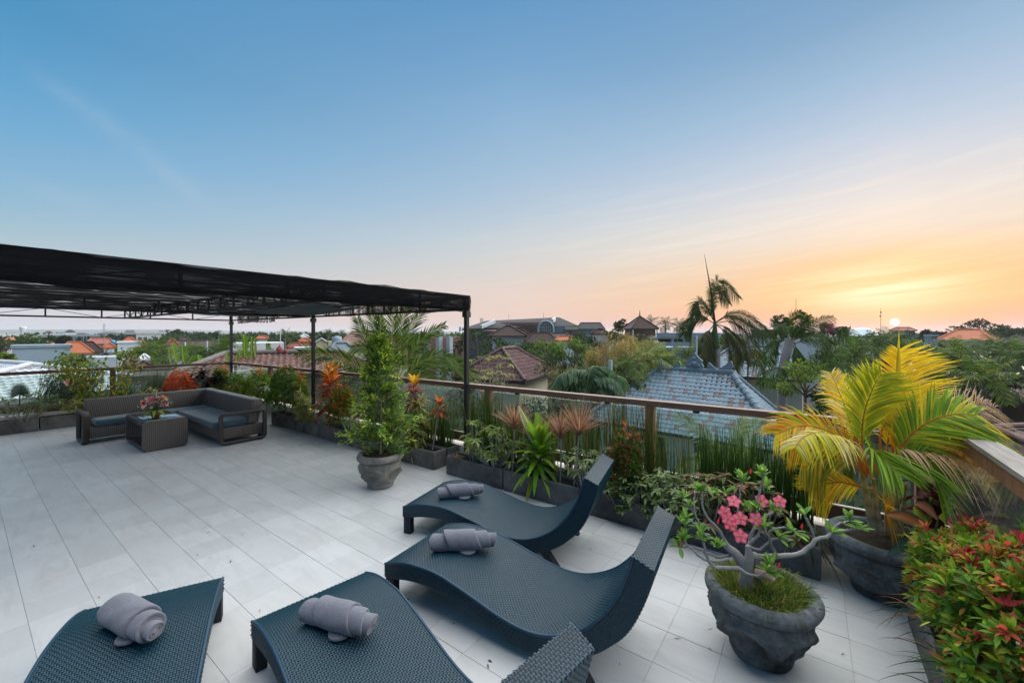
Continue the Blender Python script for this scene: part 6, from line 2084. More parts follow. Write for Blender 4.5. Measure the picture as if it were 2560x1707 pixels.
# --- the blue grey tiled house right below the terrace
mh = thing('tiled_house', 'white walled house with a blue grey tiled hip roof right below the handrail', 'house', (-5.2, 24.4, GROUND_Z), 'houses of the town beyond the terrace')
EZ, RZ = -3.2, -.18
ex0, ex1, ey0, ey1 = -10.3, -.75, 20.9, 27.3
ry_, rx0, rx1 = 24.0, -7.0, -3.35
m = M(); m.box((ex0 + .7, ey0 + .7, GROUND_Z), (ex1 - .7, ey1 - .7, EZ - .12)); m.build('wall', WHITE, mh, smooth=False)
m = M()
E = [(ex0, ey0, EZ + .28), (ex1, ey0, EZ), (ex1, ey1, EZ), (ex0, ey1, EZ + .28)]
Rr_ = [(rx0, ry_, RZ), (rx1, ry_, RZ)]
v = np.array(E + [(a, b, c - .14) for a, b, c in E] + Rr_)
m.add(v, [[0, 1, 9, 8], [2, 3, 8, 9], [0, 4, 5, 1], [1, 5, 6, 2], [2, 6, 7, 3], [3, 7, 4, 0], [7, 6, 5, 4]]); m.add(v, [[1, 2, 9], [3, 0, 8]])
mroof = m.build('roof', mat_plain('roof_board', (.06, .065, .07), .9, .3, 4.), mh, smooth=False)
BLT = mat_tilecol('blue_grey_roof_tile', (.185, .265, .32), (.27, .345, .39), (.215, .165, .155), .12)
lay_tiles(mroof, [(E[0], E[1], Rr_[0], Rr_[1]), (E[3], E[0], Rr_[0], Rr_[0]), (E[1], E[2], Rr_[1], Rr_[1])], .24, .262, BLT, 300)
CAPM = mat_plain('blue_grey_cap', (.155, .215, .255), .75, .25, 5.)


def cap_row(a, b, parent, r=.15, step=.34, mat=CAPM):
    a = np.asarray(a, float); b = np.asarray(b, float); L = np.linalg.norm(b - a); n = int(L / step); t = (b - a) / L
    for i in range(n):
        m = M(); p = a + t * (i * step); q = a + t * ((i + 1.12) * step)
        m.tube([p, q], [r * 1.12, r * .92], 8); m.build('ridge_tile', mat, parent, smooth=True)


for e, rr_ in ((E[0], Rr_[0]), (E[1], Rr_[1]), (E[3], Rr_[0]), (E[2], Rr_[1])):
    cap_row(np.array(e) + [0, 0, .06], np.array(rr_) + [0, 0, .06], mroof)
m = M(); add_rbox(m, (rx0 - .1, ry_ - .13, RZ - .1), (rx1 + .1, ry_ + .13, RZ + .16), .04); m.build('ridge_beam', CAPM, mroof)
for xx, s in ((rx0, -1), (rx1, 1), ((rx0 + rx1) / 2 - .75, 1), ((rx0 + rx1) / 2 + .75, -1)):
    big = 1. if xx in (rx0, rx1) else .75
    out = [(0, 0), (.62, 0), (.52, .14), (.34, .20), (.22, .34), (.02, .52), (-.06, .44), (-.1, .2)]
    m = M(); m.prism([[xx + s * (-.35 + .0 * a) + s * (-a) * big * -1 * -1 + s * .35, ry_ - .07, RZ + .12 + b * big] for a, b in out], (0, 0, 0), (0, .14, 0)); m.build('ridge_horn', CAPM, mroof, smooth=False)
xx = (rx0 + rx1) / 2 + .05
out = [(-.42, 0), (.42, 0), (.46, .16), (.36, .34), (.42, .46), (.24, .60), (.10, .78), (0, .92), (-.10, .78), (-.24, .60), (-.42, .46), (-.36, .34), (-.46, .16)]
m = M(); m.prism([[xx + a, ry_ - .1, RZ + .12 + b] for a, b in out], (0, 0, 0), (0, .2, 0))
for (a, b, rr_) in ((0, .3, .16), (-.22, .2, .09), (.22, .2, .09), (0, .58, .09)): m.lathe([(0, -rr_), (rr_ * .8, -rr_ * .6), (rr_, 0), (rr_ * .8, rr_ * .6), (0, rr_)], 8, (xx + a, ry_ - .1, RZ + .12 + b))
m.build('ridge_ornament', CAPM, mroof, smooth=False)
m = M(); m.tube([(xx + .1, ry_, RZ + .9), (xx + .1, ry_, RZ + 1.95)], .035, 6); m.build('lightning_rod', PALEW, mroof)
for u0, u1 in ((-8.2, -7.7), (-6.5, -6.05), (-4.6, -1.9)):
    m = M(); m.box((u0, ey0 + .64, -6.2), (u1, ey0 + .74, EZ - .3)); wn = m.build('window', BROWNW, mh, smooth=False)
    m = M(); m.box((u0 + .06, ey0 + .62, -6.1), (u1 - .06, ey0 + .70, EZ - .36)); m.build('pane', WINDOW, wn, smooth=False)

# --- more tiled roofs near by
def tiled_house(label, F, w, d, ze, zr, rl, mat, boardmat, wall=WHITE, tw=.26, tl=.3, over=.6, n_parts=0, capmat=None, kind='hip', faces='flr', capr=.12):
    r = thing('tiled_house', label, 'house', F.p(0, 0, GROUND_Z), 'houses of the town beyond the terrace')
    m = M(); fbox(m, F, -w / 2 + over, w / 2 - over, -d / 2 + over, d / 2 - over, GROUND_Z, ze - .12); m.build('wall', wall, r, smooth=False)
    ro = roof_mesh(F, w, d, ze, zr, rl, kind).build('roof', boardmat, r, smooth=False)
    a, b = w / 2, d / 2; e = [F.p(-a, -b, ze), F.p(a, -b, ze), F.p(a, b, ze), F.p(-a, b, ze)]
    if kind == 'hip':
        q = [F.p(-rl / 2, 0, zr), F.p(rl / 2, 0, zr)]
        sl = {'f': (e[0], e[1], q[0], q[1]), 'l': (e[3], e[0], q[0], q[0]), 'r': (e[1], e[2], q[1], q[1])}
    else:
        q = [F.p(-a, 0, zr), F.p(a, 0, zr)]
        sl = {'f': (e[0], e[1], q[0], q[1])}
    lay_tiles(ro, [sl[c] for c in faces if c in sl], tw, tl, mat, n_parts)
    if capmat:
        m = M()
        if kind == 'hip': ridge_caps(m, F, w, d, ze + .05, zr + .05, rl, capr)
        else: m.tube([q[0] + [0, 0, .06], q[1] + [0, 0, .06]], .13, 6)
        m.build('ridge_cap', capmat, ro)
    return r, ro, e, q


BOARD = mat_plain('roof_board_dark', (.03, .026, .025), .9, .3, 4.)
MAR = mat_tilecol('maroon_roof_tile', (.058, .022, .021), (.095, .040, .036), (.12, .055, .048), .2)
REDT = mat_tilecol('red_brown_roof_tile', (.145, .066, .05), (.20, .10, .08), (.10, .06, .05), .25)
DKR = mat_tilecol('dark_red_roof_tile', (.07, .035, .033), (.11, .058, .052), (.13, .08, .07), .15)
WHT = mat_tilecol('whitewashed_roof_tile', (.40, .43, .46), (.55, .58, .60), (.30, .29, .29), .12)
# second blue roof behind the royal palm
F = Frame(1880, 35.5, rad(-36))
tiled_house('second blue grey tiled roof half hidden behind the drooping palm fronds', F, 8.4, 7., hz(945, 32), hz(868, 35.5), 3., BLT, BOARD, CREAM, .28, .34, n_parts=0, capmat=CAPM, faces='fr')
# maroon house: one corner towards the terrace
F = Frame(1272, 26.5, rad(66))
tiled_house('cream house with a maroon tiled hip roof, corner pointing at the pergola post', F, 6.2, 4.8, hz(950, 23.5), hz(872, 26.5), 2.0, MAR, BOARD, CREAM, .26, .31, capmat=mat_plain('maroon_cap_three', (.10, .06, .058), .8, .25, 4.))
# red-brown roof near the corner of the rails
F = Frame(716, 17.2, rad(28))
_, ro, e, q = tiled_house('red brown tiled roof with carved red finials close behind the far corner of the terrace', F, 7., 5.4, hz(937, 15.), hz(884, 17.2), 4.2, REDT, BOARD, PINKW, .21, .26, capmat=mat_plain('grey_brown_cap', (.16, .14, .13), .85, .3, 4.))
RF = mat_plain('red_finial', (.22, .05, .045), .8, .3, 9.)
for px, h in ((699, .36), (683, .22), (715, .22)):
    p = at(px, 884, 17.1); m = M(); m.lathe([(0, -.1), (h * .30, -.1), (h * .34, .05 * h), (h * .46, .3 * h), (h * .36, .62 * h), (h * .14, .85 * h), (0, 1.1 * h)], 10, p); m.build('roof_finial', RF, ro)
block('pinkish stone garden wall seen through the glass at the far corner', 585, 705, 14.4, 928, PINKW, d=.4, yaw=rad(20), name='garden_wall', group='garden walls below the terrace', cat='wall', rim=.05)
# whitewashed tiled roof under the left rail
F = Frame(-35, 19., rad(-24))
tiled_house('whitewashed tiled roof under the left handrail, with a flat grey ridge', F, 13.5, 9., hz(1010, 14.5), hz(906, 19.), 9.6, WHT, mat_plain('roof_board_pale', (.2, .2, .2), .9, .3, 4.), GREYW, .24, .20, capmat=mat_plain('pale_cap', (.5, .52, .55), .8, .15, 4.), faces='fr')
# dark red roofs on the right
F = Frame(2560, 19., rad(-8))
tiled_house('dark red brown tiled roof at the right edge, behind the areca palm', F, 5.6, 6., hz(1005, 16.5), hz(955, 19.), 2.3, DKR, BOARD, BROWNW, .27, .30, capmat=mat_plain('maroon_cap', (.13, .075, .065), .85, .3, 4.), faces='fl')
F = Frame(2640, 9.2, rad(10))
tiled_house('close dark red tiled roof with blue spots on its ridge, beyond the grey handrail', F, 4.8, 4.4, hz(1200, 7.6), hz(1062, 9.4), 3.6, DKR, BOARD, BROWNW, .27, .30, capr=.06, capmat=mat_plain('maroon_cap_two', (.13, .075, .065), .85, .3, 4.), faces='fl')
house('maroon roof with a low ridge among the palms, left of the right edge', 2330, 2480, 24., 935, 985, 'maroon', BROWNW, .6)
house('small dark brown pyramid roof in the greenery below the string of cables', 2462, 2530, 48., 884, 910, 'brown', BROWNW, .15)

# --- middle distance
house('blue grey hip roofed bungalow left of the coconut palm', 785, 920, 25., 857, 914, 'blue', WHITE, .22, yaw=rad(12), wins=3)
p = at(842, 850, 27.5); r = thing('water_tank', 'small steel water tank on the ridge of the blue grey bungalow', 'tank', p - [0, 0, .5], None)
m = M(); m.lathe([(0, -.3), (.3, -.3), (.32, 0), (.28, .22), (0, .3)], 12, p); m.build('tank_body', STEELB, r)
m = M(); m.bar(p - [.25, 0, .6], p - [.25, 0, .25], .05); m.bar(p + [.25, 0, -.6], p + [.25, 0, -.25], .05); m.build('leg', STEELB, r)
house('large pinkish brown tiled roof behind the coconut palm', 815, 1035, 46., 829, 888, 'pink', CREAM, .42, caps=True)
block('unfinished brick building with grey concrete pillars left of the round tree', 1076, 1160, 52., 843, BRICKW, rows=1, cols=5)
F = Frame(1118, 51.9)
for px in (1098, 1124):
    p = at(px, 842, 51.2); r = thing('concrete_pillar', 'grey concrete pillar on the unfinished brick wall, %s one' % ('left' if px < 1110 else 'right'), 'pillar', np.append(p[:2], GROUND_Z)); m = M(); m.box((p[0] - .3, p[1] - .3, GROUND_Z), (p[0] + .3, p[1] + .3, p[2])); m.build('shaft', GREYW, r, smooth=False)
house('brown pavilion roof in front of the big dark hotel', 1222, 1318, 62., 815, 839, 'brown', GREYW, .12)
house('brown roof peak half hidden behind the brown pavilion roof', 1276, 1332, 70., 824, 842, 'brown', GREYW, .1)
house('long sagging brown roof right of the brown pavilions', 1305, 1402, 58., 832, 858, 'brown', BROWNW, .4)
house('flat grey brown roof in front of the teal hotel front', 1370, 1425, 66., 833, 842, 'thatch', BROWNW, .6)
house('small orange roof below the teal hotel front', 1386, 1442, 55., 841, 850, 'orange', WHITE, .6)
house('small brown roofed white house between hotel and bamboo', 1476, 1524, 60., 823, 834, 'brown', WHITE, .25)

# the big hotel with its barrel vault
DP = 105.
hr = thing('hotel', 'big dark roofed hotel with a barrel vaulted hall and teal front', 'building', at(1330, 833, DP), None)
F = Frame(1330, DP + 8)
f = lambda px: (px - 1330) / FPX * DP
m = M(); fbox(m, F, f(1158), f(1440), -6, 8, GROUND_Z, hz(826, DP)); m.build('wall', DARKW, hr, smooth=False)
m = M()
E_ = [F.p(f(1150), -8, hz(822, DP)), F.p(f(1442), -8, hz(814, DP)), F.p(f(1442), 10, hz(814, DP)), F.p(f(1150), 10, hz(822, DP))]
Q_ = [F.p(f(1205), 1, hz(802, DP + 9)), F.p(f(1404), 1, hz(793, DP + 9))]
v = np.array(E_ + [p_ - [0, 0, .4] for p_ in E_] + Q_); m.add(v, [[0, 1, 9, 8], [2, 3, 8, 9], [0, 4, 5, 1], [1, 5, 6, 2], [2, 6, 7, 3], [3, 7, 4, 0]]); m.add(v, [[1, 2, 9], [3, 0, 8]])
rf = m.build('roof', ROOFS['dark'], hr, smooth=False)
for pa, pb in (((1203, 817), (1237, 803)), ((1381, 802), (1387, 797)), ((1150, 821), (1172, 815))):
    m = M(); m.bar(at(pa[0], pa[1], DP - .6), at(pb[0], pb[1], DP + 4), .5, .9); m.build('skylight', PALEW, rf, smooth=False)
m = M(); a_ = np.linspace(math.pi, 0, 15); rb = f(1375) - f(1342)
rows = []
cx0, cx1, zc = f(1358), f(1252), hz(833, DP)
Hh = hz(800, DP - 12) - zc
prof = [(math.cos(t_) * rb * .55 * (1 + .12 * math.sin(t_)), math.sin(t_) ** .8 * Hh) for t_ in a_]
for (cc, ww) in ((cx0, -11), (cx1, -3)):
    rows.append([F.p(cc + p0 * (1 if cc == cx0 else .8), ww + p0 * .0, zc + p1) for p0, p1 in prof])
m.grid(np.array(rows)); vm = m.build('vault', ROOFS['maroon'], hr)
m = M(); front = np.array(rows[0]); m.add(np.concatenate([front, [F.p(cx0, -11, zc)]]), [[i + 1, i, 15] for i in range(14)]); gl = m.build('vault_glazing', WINDOW, vm, smooth=False)
m = M(); m.tube(front + (F.p(0, -.3, 0) - F.p(0, 0, 0)), .28, 5); m.build('vault_rim', STEELB, vm)
m = M()
for i in range(1, 7):
    u = (i / 7 - .5) * rb; top_ = np.interp(u, [p0 for p0, p1 in prof], [p1 for p0, p1 in prof]); m.bar(F.p(cx0 + u, -11.2, zc), F.p(cx0 + u, -11.2, zc + top_), .1)
for i in range(1, 4): m.bar(F.p(cx0 - rb * .5 * (1 - i * .13), -11.2, zc + Hh * i / 4), F.p(cx0 + rb * .5 * (1 - i * .13), -11.2, zc + Hh * i / 4), .1)
m.build('glazing_bar', STEELB, gl, smooth=False)
m = M(); fbox(m, F, f(1376), f(1405), -9, -6, GROUND_Z, hz(816, DP)); m.build('front_panel', TEALW, hr, smooth=False)
for i in range(7):
    u = f(1382 + i * 3.2); m = M(); fbox(m, F, u, u + .12, -9.15, -9.02, hz(828, DP), hz(818, DP)); m.build('louvre', STEELB, hr, smooth=False)
m = M(); fbox(m, F, f(1406), f(1441), -8.6, -5, GROUND_Z, hz(815, DP)); m.build('balcony_block', BROWNW, hr, smooth=False)
for i in range(8):
    u = f(1408 + i * 4); m = M(); fbox(m, F, u, u + .26, -8.9, -8.62, hz(824, DP), hz(817, DP)); m.build('shutter', LIGHTW, hr, smooth=False)
for u in (1411, 1425):
    m = M(); fbox(m, F, f(u), f(u + 11), -8.75, -8.61, hz(839, DP), hz(830, DP)); m.build('window', WINDOW, hr, smooth=False)
m = M()
for px in (1201, 1204, 1207): m.bar(at(px, 806, DP + 4), at(px, 795, DP + 4), .12)
m.build('vent_pipe', STEELB, rf, smooth=False)
house('grey brown annex roof right of the big hotel', 1440, 1512, 112., 807, 822, 'dark', STEELB, .7, d=9)

# pavilion tower and car park deck
r_, F, w, d_, ze, zr = house('wooden lookout pavilion with a tall brown pyramid roof', 1563, 1636, 56., 791, 821, 'brown', BROWNW, .03, d=4.2, yaw=rad(20), over=.35, name='pavilion', cat='pavilion')
m = M(); m.tube([F.p(0, 0, zr - .1), F.p(0, 0, zr + .9)], [.12, .02], 6); m.build('finial', BROWNW, r_)
for u, w_ in ((-1.7, -2.0), (1.7, -2.0)):
    m = M(); q = F.p(u, w_, 0); m.box((q[0] - .09, q[1] - .09, GROUND_Z), (q[0] + .09, q[1] + .09, ze - .1)); m.build('post', LIGHTW, r_, smooth=False)
DK = 52.
dk = thing('parking_deck', 'long grey two storey parking deck with blue grey parapets', 'building', at(1690, 870, DK))
F = Frame(1690, DK + 4); f = lambda px: (px - 1690) / FPX * DK
for t0, t1 in ((832, 843), (855, 865)):
    m = M(); fbox(m, F, f(1612), f(1772), -4, -3.8, hz(t1, DK), hz(t0, DK)); m.build('parapet', STEELB, dk, smooth=False)
    m = M(); fbox(m, F, f(1612), f(1772), -3.8, 8, hz(t1, DK) - .2, hz(t1, DK) + .1); m.build('slab', GREYW, dk, smooth=False)
m = M(); fbox(m, F, f(1612), f(1772), 5, 5.3, GROUND_Z, hz(843, DK)); m.build('wall', DARKW, dk, smooth=False)
for i in range(5):
    u = f(1650 + i * 29); m = M(); fbox(m, F, u, u + .3, -3.7, -3.4, GROUND_Z, hz(843, DK)); m.build('column', GREYW, dk, smooth=False)
block('low white flat roofed building with a water tank below the parking deck', 1620, 1730, 40., 872, GREYW, rim=.15)
p = at(1639, 868, 41); r = thing('water_tank', 'white ribbed water tank on the flat roof below the parking deck', 'tank', p); m = M(); m.lathe([(0, -.1), (.3, -.1), (.31, .2), (.29, .22), (.31, .24), (.31, .5), (.25, .6), (0, .66)], 12, p); m.build('tank_body', WHITE, r)
# white flat roofed villa behind the palms
r_, F, w, d_, zt = block('white villa with a flat cream roof behind the royal palm fronds', 1868, 2050, 38., 846, WHITE, d=7)
f = lambda px: (px - 1959) / FPX * 38. * F.k
m = M(); fbox(m, F, f(1875), f(2010), -2.4, 3, zt, hz(823, 38.)); m.build('upper_storey', BROWNW, r_, smooth=False)
m = M(); fbox(m, F, f(1932), f(1995), -3.2, 3.4, hz(822, 38.), hz(816, 38.)); m.build('roof_slab', CREAM, r_, smooth=False)
for u in (1943, 1968): m = M(); fbox(m, F, f(u), f(u) + .25, -3.1, -2.9, zt, hz(822, 38.)); m.build('column', LIGHTW, r_, smooth=False)
m = M(); fbox(m, F, f(1948), f(1962), -2.5, -2.41, hz(842, 38.), hz(826, 38.)); m.build('window', WINDOW, r_, smooth=False)
# white tensile dome
DT_ = 80.
p = at(2155, 840, DT_); r = thing('tent', 'white domed tent roof between the palm fronds, left of the sun', 'tent', np.append(p[:2], GROUND_Z))
m = M(); hw = 34 / FPX * DT_; hh = 21 / FPX * DT_
m.lathe([(hw * 1.15, 0), (hw, .25), (hw * .8, hh * .38), (hw * .55, hh * .72), (hw * .3, hh * .93), (0.01, hh)], 28, p); m.build('canopy', mat_plain('tent_cloth', (.55, .62, .64), .6, .08, 1.), r)
for a_ in range(6): q = p + [hw * math.cos(a_ * 1.05), hw * math.sin(a_ * 1.05), 0]; m = M(); m.tube([np.append(q[:2], GROUND_Z), q], .09, 5); m.build('pole', PALEW, r)
# house under the sun
DS = 95.
r_, F, w, d_, ze, zr = house('pale two storey house with a red roof right below the setting sun', 2222, 2292, DS, 819, 826, 'brick', PALEW, .5, d=7, name='villa')
f = lambda px: (px - 2257) / FPX * DS * F.k
m = M(); fbox(m, F, f(2228), f(2252), -3.4, -2.95, hz(836, DS), hz(829, DS)); m.build('loggia', BRICKW, r_, smooth=False)
m = M(); fbox(m, F, f(2226), f(2254), -5., -3, hz(845, DS), hz(836, DS)); m.build('balcony', WHITE, r_, smooth=False)
for i in range(5): m = M(); fbox(m, F, f(2260 + i * 6), f(2263 + i * 6), -3.4, -2.95, hz(842, DS), hz(828, DS)); m.build('window', WINDOW, r_, smooth=False)
# orange roofed house on the right
DO = 60.
r_, F, w, d_, ze, zr = house('house with a broad orange red hip roof and grey awnings on the right', 2352, 2492, DO, 824, 849, 'orange', WHITE, .42, d=8, yaw=rad(-8), wins=0, name='villa')
f = lambda px: (px - 2422) / FPX * DO * F.k
m = M(); fbox(m, F, f(2345), f(2400), -5.6, -4, hz(853, DO), hz(850, DO)); fbox(m, F, f(2398), f(2502), -6.4, -4, hz(856, DO), hz(851, DO)); m.build('awning', STEELB, r_, smooth=False)
m = M(); fbox(m, F, f(2356), f(2402), -4.1, -3.6, hz(870, DO), hz(855, DO)); m.build('porch', BROWNW, r_, smooth=False)
house('dark thatched roof at the right edge behind the orange roofed house', 2490, 2640, 66., 838, 858, 'thatch', BROWNW, .3)
block('small flat roofed white blocks right of the house under the sun', 2312, 2345, 84., 839, GREYW, rim=.2)
# --- left town
block('tall blank blue grey gable wall behind the whitewashed roof', 33, 180, 40., 866, BLUEW, d=5., rim=.12, rimmat=STEELB)
house('bright orange hip roof just right of the blank blue grey wall', 136, 236, 52., 855, 882, 'orange', WHITE, .3, wins=2)
house('dark brown roof ridge behind the bright orange roof', 180, 262, 58., 854, 880, 'brown', CREAM, .25)
house('long red brown roofed house with cream walls and a blue tank', 212, 290, 75., 846, 859, 'brick', CREAM, .6, d=9, wins=4)
p = at(282, 855, 74.); r = thing('water_tank', 'bright blue water tank by the red brown roof', 'tank', p); m = M(); m.lathe([(0, -.3), (.35, -.3), (.36, .2), (.2, .35), (0, .4)], 10, p); m.build('tank_body', mat_plain('blue_tank', (.05, .28, .50), .5, .1, 3.), r)
house('small shrine tower with an orange pyramid roof and white oval panel', 256, 290, 50., 857, 868, 'orange', WHITE, .05, over=.3, name='shrine_tower', cat='tower')
F = Frame(272, 49.5); f = lambda px: (px - 272) / FPX * 49.5
p = at(272, 877, 49.9); m = M(); aa = np.linspace(0, 6.28, 24); m.tube(np.stack([p[0] + RX * .32 * np.cos(aa), p[1] + RY * .32 * np.cos(aa), p[2] + .2 * np.sin(aa)], 1), .05, 5, closed=True)
sh = [o for o in bpy.data.objects if o.name.startswith('shrine_tower')][0]; m.build('oval_panel', STEELB, sh)
house('dark brown gabled roof with pale walls at the dark handrail', 236, 296, 34., 879, 894, 'dark', GREYW, .1, kind='gable', d=4)
block('grey flat roofed porch with white railings below the dark gable', 216, 292, 31., 893, GREYW, d=3.5, rows=1, cols=2)
block('pale grey blank block with an orange roof behind it', 294, 353, 46., 856, PALEW, d=4, rim=.08)
house('orange pyramid roof rising behind the pale blank block', 304, 345, 58., 843, 855, 'orange', BRICKW, .1)
house('sloping brick coloured roof right of the pale blank block', 330, 368, 62., 850, 864, 'brick', BRICKW, .2)
block('white hotel block with rows of dark window slots', 341, 414, 135., 832, WHITE, d=10, rows=4, cols=5, wcols=(0, 1, 3, 4), rim=.3)
for pl in (370, 402): house('slanted grey roof plate on the white hotel block, %s' % ('left' if pl < 390 else 'right'), pl - 12, pl + 12, 138., 828, 834, 'slate', WHITE, .1, d=6, caps=False)
house('dark gabled roof with brown wall left of the white hotel block', 308, 342, 120., 825, 836, 'slate', BROWNW, .6, d=10, caps=False)
for lab, a_, b_, dd, t_, e_, ro_ in (('low maroon roof far left above the round tree', 106, 136, 190., 827, 834, 'maroon'), ('dark roof on a white turret among the far roofs', 161, 190, 180., 824, 830, 'dark'), ('maroon peak over the long blue roof', 182, 226, 160., 832, 840, 'maroon'),
                                     ('pale red roof at the far left edge by the tree', 10, 42, 85., 842, 850, 'orange'), ('small orange roof strip right of the round tree', 95, 138, 72., 852, 860, 'orange'), ('long slate roof near the sea, left part', 240, 310, 260., 829, 834, 'slate')):
    house(lab, a_, b_, dd, t_, e_, ro_, WHITE, .3, d=12, caps=False)
block('long low blue grey warehouse roof in the middle of the left town', 98, 250, 120., 840, STEELB, d=20, rim=.3)
block('white building with a grey shutter at the left of the warehouse', 72, 112, 125., 836, WHITE, d=9, rows=1, cols=3)
block('long white parapet at the far left near the sea', -40, 50, 170., 834, WHITE, d=12)
block('long white parapet behind the dark turret roof', 115, 205, 175., 834, WHITE, d=12)
p = at(57, 826, 330.); r = thing('control_tower', 'pale flared tower standing alone on the sea horizon', 'tower', np.append(p[:2], GROUND_Z)); m = M(); m.lathe([(0, GROUND_Z), (1.5, GROUND_Z), (1.3, 2), (1.2, 3.4), (2.1, 6.2), (1.8, 7.2), (0, 7.4)], 12, (p[0], p[1], 0)); m.build('shaft', PALEW, r)
block('small scaffold like block beside the flared tower', 58, 76, 320., 826, PALEW, d=8, rows=3, cols=4)
block('long white blank wall behind the banana leaves', 582, 712, 42., 857, WHITE, d=5)
house('long dark brown roof behind the banana clump', 410, 548, 78., 852, 866, 'brown', GREYW, .8, d=8)
house('reddish roof end left of the long dark brown roof', 415, 446, 74., 849, 862, 'brick', GREYW, .3)
house('grey thatched dome roof near the flat tree', 448, 476, 90., 841, 850, 'thatch', GREYW, .1)
house('brown gable peak just above the dark handrail, left of two', 308, 345, 27., 898, 912, 'brown', PINKW, .15, d=4)
house('brown gable peak just above the dark handrail, right of two', 335, 378, 25., 903, 914, 'brown', PINKW, .15, d=4)
house('white pointed roof among the greenery at the dark handrail', 348, 374, 33., 886, 898, 'white', WHITE, .05, d=2)
house('low brown roof through the glass behind the sofa back', 300, 470, 19., 924, 938, 'thatch', PINKW, .8, d=4)
house('small brown roof under the banana leaves at the handrail', 526, 560, 30., 893, 902, 'brick', PINKW, .4)
house('dark small roof behind the second pole', 482, 510, 36., 880, 890, 'dark', GREYW, .3)
# temple group
house('yellow temple pavilion with a golden roof left of the middle pergola post', 746, 778, 62., 846, 853, 'orange', mat_plain('ochre_wall', (.50, .30, .10), .8, .15, 2.), .1, name='temple_pavilion', cat='temple')
house('pale tiered temple roof on top of the golden pavilion', 751, 772, 66., 836, 842, 'white', CREAM, .05, d=1.4, name='temple_pavilion', cat='temple')
house('brown roofed hall in front of the golden temple pavilion', 718, 756, 55., 857, 868, 'brick', mat_plain('ochre_wall_two', (.45, .27, .12), .8, .15, 2.), .5)
house('pale yellow gable house right of the middle pergola post', 786, 822, 66., 844, 856, 'white', mat_plain('pale_yellow_wall', (.52, .46, .28), .8, .1, 2.), .1, kind='gable', d=6)
block('pale yellow wall right of the pale yellow gable', 810, 836, 68., 853, mat_plain('pale_yellow_wall_two', (.52, .46, .28), .8, .1, 2.), d=3)
block('whitish low wall in front of the temple hall', 735, 790, 48., 868, PALEW, d=3)
house('small orange roofed house in the trees behind the white blank wall', 640, 672, 90., 840, 846, 'orange', WHITE, .4)

# --- masts, poles and cables
def mast(label, px, y0, y1, depth, r=.05, mat=STEELB, name='antenna_mast', base=None, cat='mast'):
    p = at(px, y0, depth); t = thing(name, label, cat, np.append(p[:2], GROUND_Z), 'masts and poles over the roofs')
    m = M(); m.tube([np.append(p[:2], GROUND_Z if base is None else base), p], [r * 1.3, r * .8], 6); m.build('pole', mat, t)
    return t, p


t, p = mast('thin mast with two dark balls left of the sun', 2202, 772, 850, 70, .035, STEEL)
for py in (781, 790): q = at(2202 - (py == 790) * 1.2, py, 70); m = M(); m.lathe([(0, -.13), (.11, -.07), (.13, 0), (.11, .07), (0, .13)], 8, q); m.build('mast_ball', STEEL, t)
mast('tall thin mast above the coconut palm', 1990, 748, 840, 60, .035, STEEL); mast('short mast between the bougainvillea and the tent', 2088, 797, 835, 70, .03, STEEL)
t, p = mast('television aerial over the red brown roof on the left', 260, 809, 850, 74, .05)
m = M()
for k in range(4): q = at(260, 811 + k * 4, 74); m.bar(q - [RX * .35, RY * .35, 0], q + [RX * .35, RY * .35, 0], .035)
m.build('aerial_rod', STEELB, t, smooth=False)
mast('hair thin mast over the left end of the hotel vault', 1272, 785, 812, DP, .06); mast('hair thin mast over the middle of the hotel roof', 1359, 782, 806, DP, .06)
mast('white flag pole left of the palm near the white blank wall', 701, 824, 870, 40, .05, WHITE, 'flag_pole', cat='pole')
mast('pale pole standing at the left edge of the brown long roof', 463, 855, 900, 34, .07, PALEW, 'utility_pole', cat='pole')
mast('grey concrete pole right of the banana clump', 517, 852, 900, 32, .09, GREYW, 'utility_pole', cat='pole')
mast('grey concrete pole in front of the bamboo, above the fan leaves', 1526, 900, 960, 17, .10, GREYW, 'utility_pole', cat='pole')
t, p = mast('concrete pole where the sagging cables meet, right of the yellow palm', 2421, 864, 905, 30, .13, GREYW, 'utility_pole', cat='pole')
mast('concrete pole at the left end of the sagging cables', 2314, 857, 880, 36, .13, GREYW, 'utility_pole', cat='pole')
mast('leaning pale pole between the cable poles and the villa', 2303, 848, 876, 44, .08, GREYW, 'utility_pole', cat='pole')
WIRE = mat_plain('cable', (.30, .22, .18), .6, .2, 9.)
for lab, (a_, da), (b_, db), sg in (('sagging cable between the two concrete poles', (2318, 861), (2419, 877), 17), ('cable running down from the concrete pole to the right', (2424, 873), (2498, 912), 2), ('short cable left of the left concrete pole', (2283, 858), (2312, 868), 9)):
    A, B = at(a_, da, 36 if a_ < 2400 else 30), at(b_, db, 30 if b_ > 2400 else 36)
    if a_ > 2420: B = at(b_, db, 24)
    c = bez(A, (A + B) / 2 - [0, 0, sg / FPX * 33 * 2], B, 16)
    t = thing('cable', lab, 'cable', A, 'sagging cables'); m = M(); m.tube(c, .045, 5); m.build('wire', WIRE, t)


# ------------------------------------------------------------------ trees
TREES = 'trees of the town beyond the terrace'
TG = [(.024, .055, .010), (.036, .076, .012), (.016, .038, .008), (.052, .098, .015)]
TD = [(.011, .026, .007), (.018, .038, .009), (.008, .019, .006), (.026, .050, .011)]
TL = [(.065, .125, .014), (.095, .16, .017), (.042, .085, .012), (.13, .19, .022)]
TB = [(.04, .045, .025), (.03, .035, .02), (.055, .055, .03)]


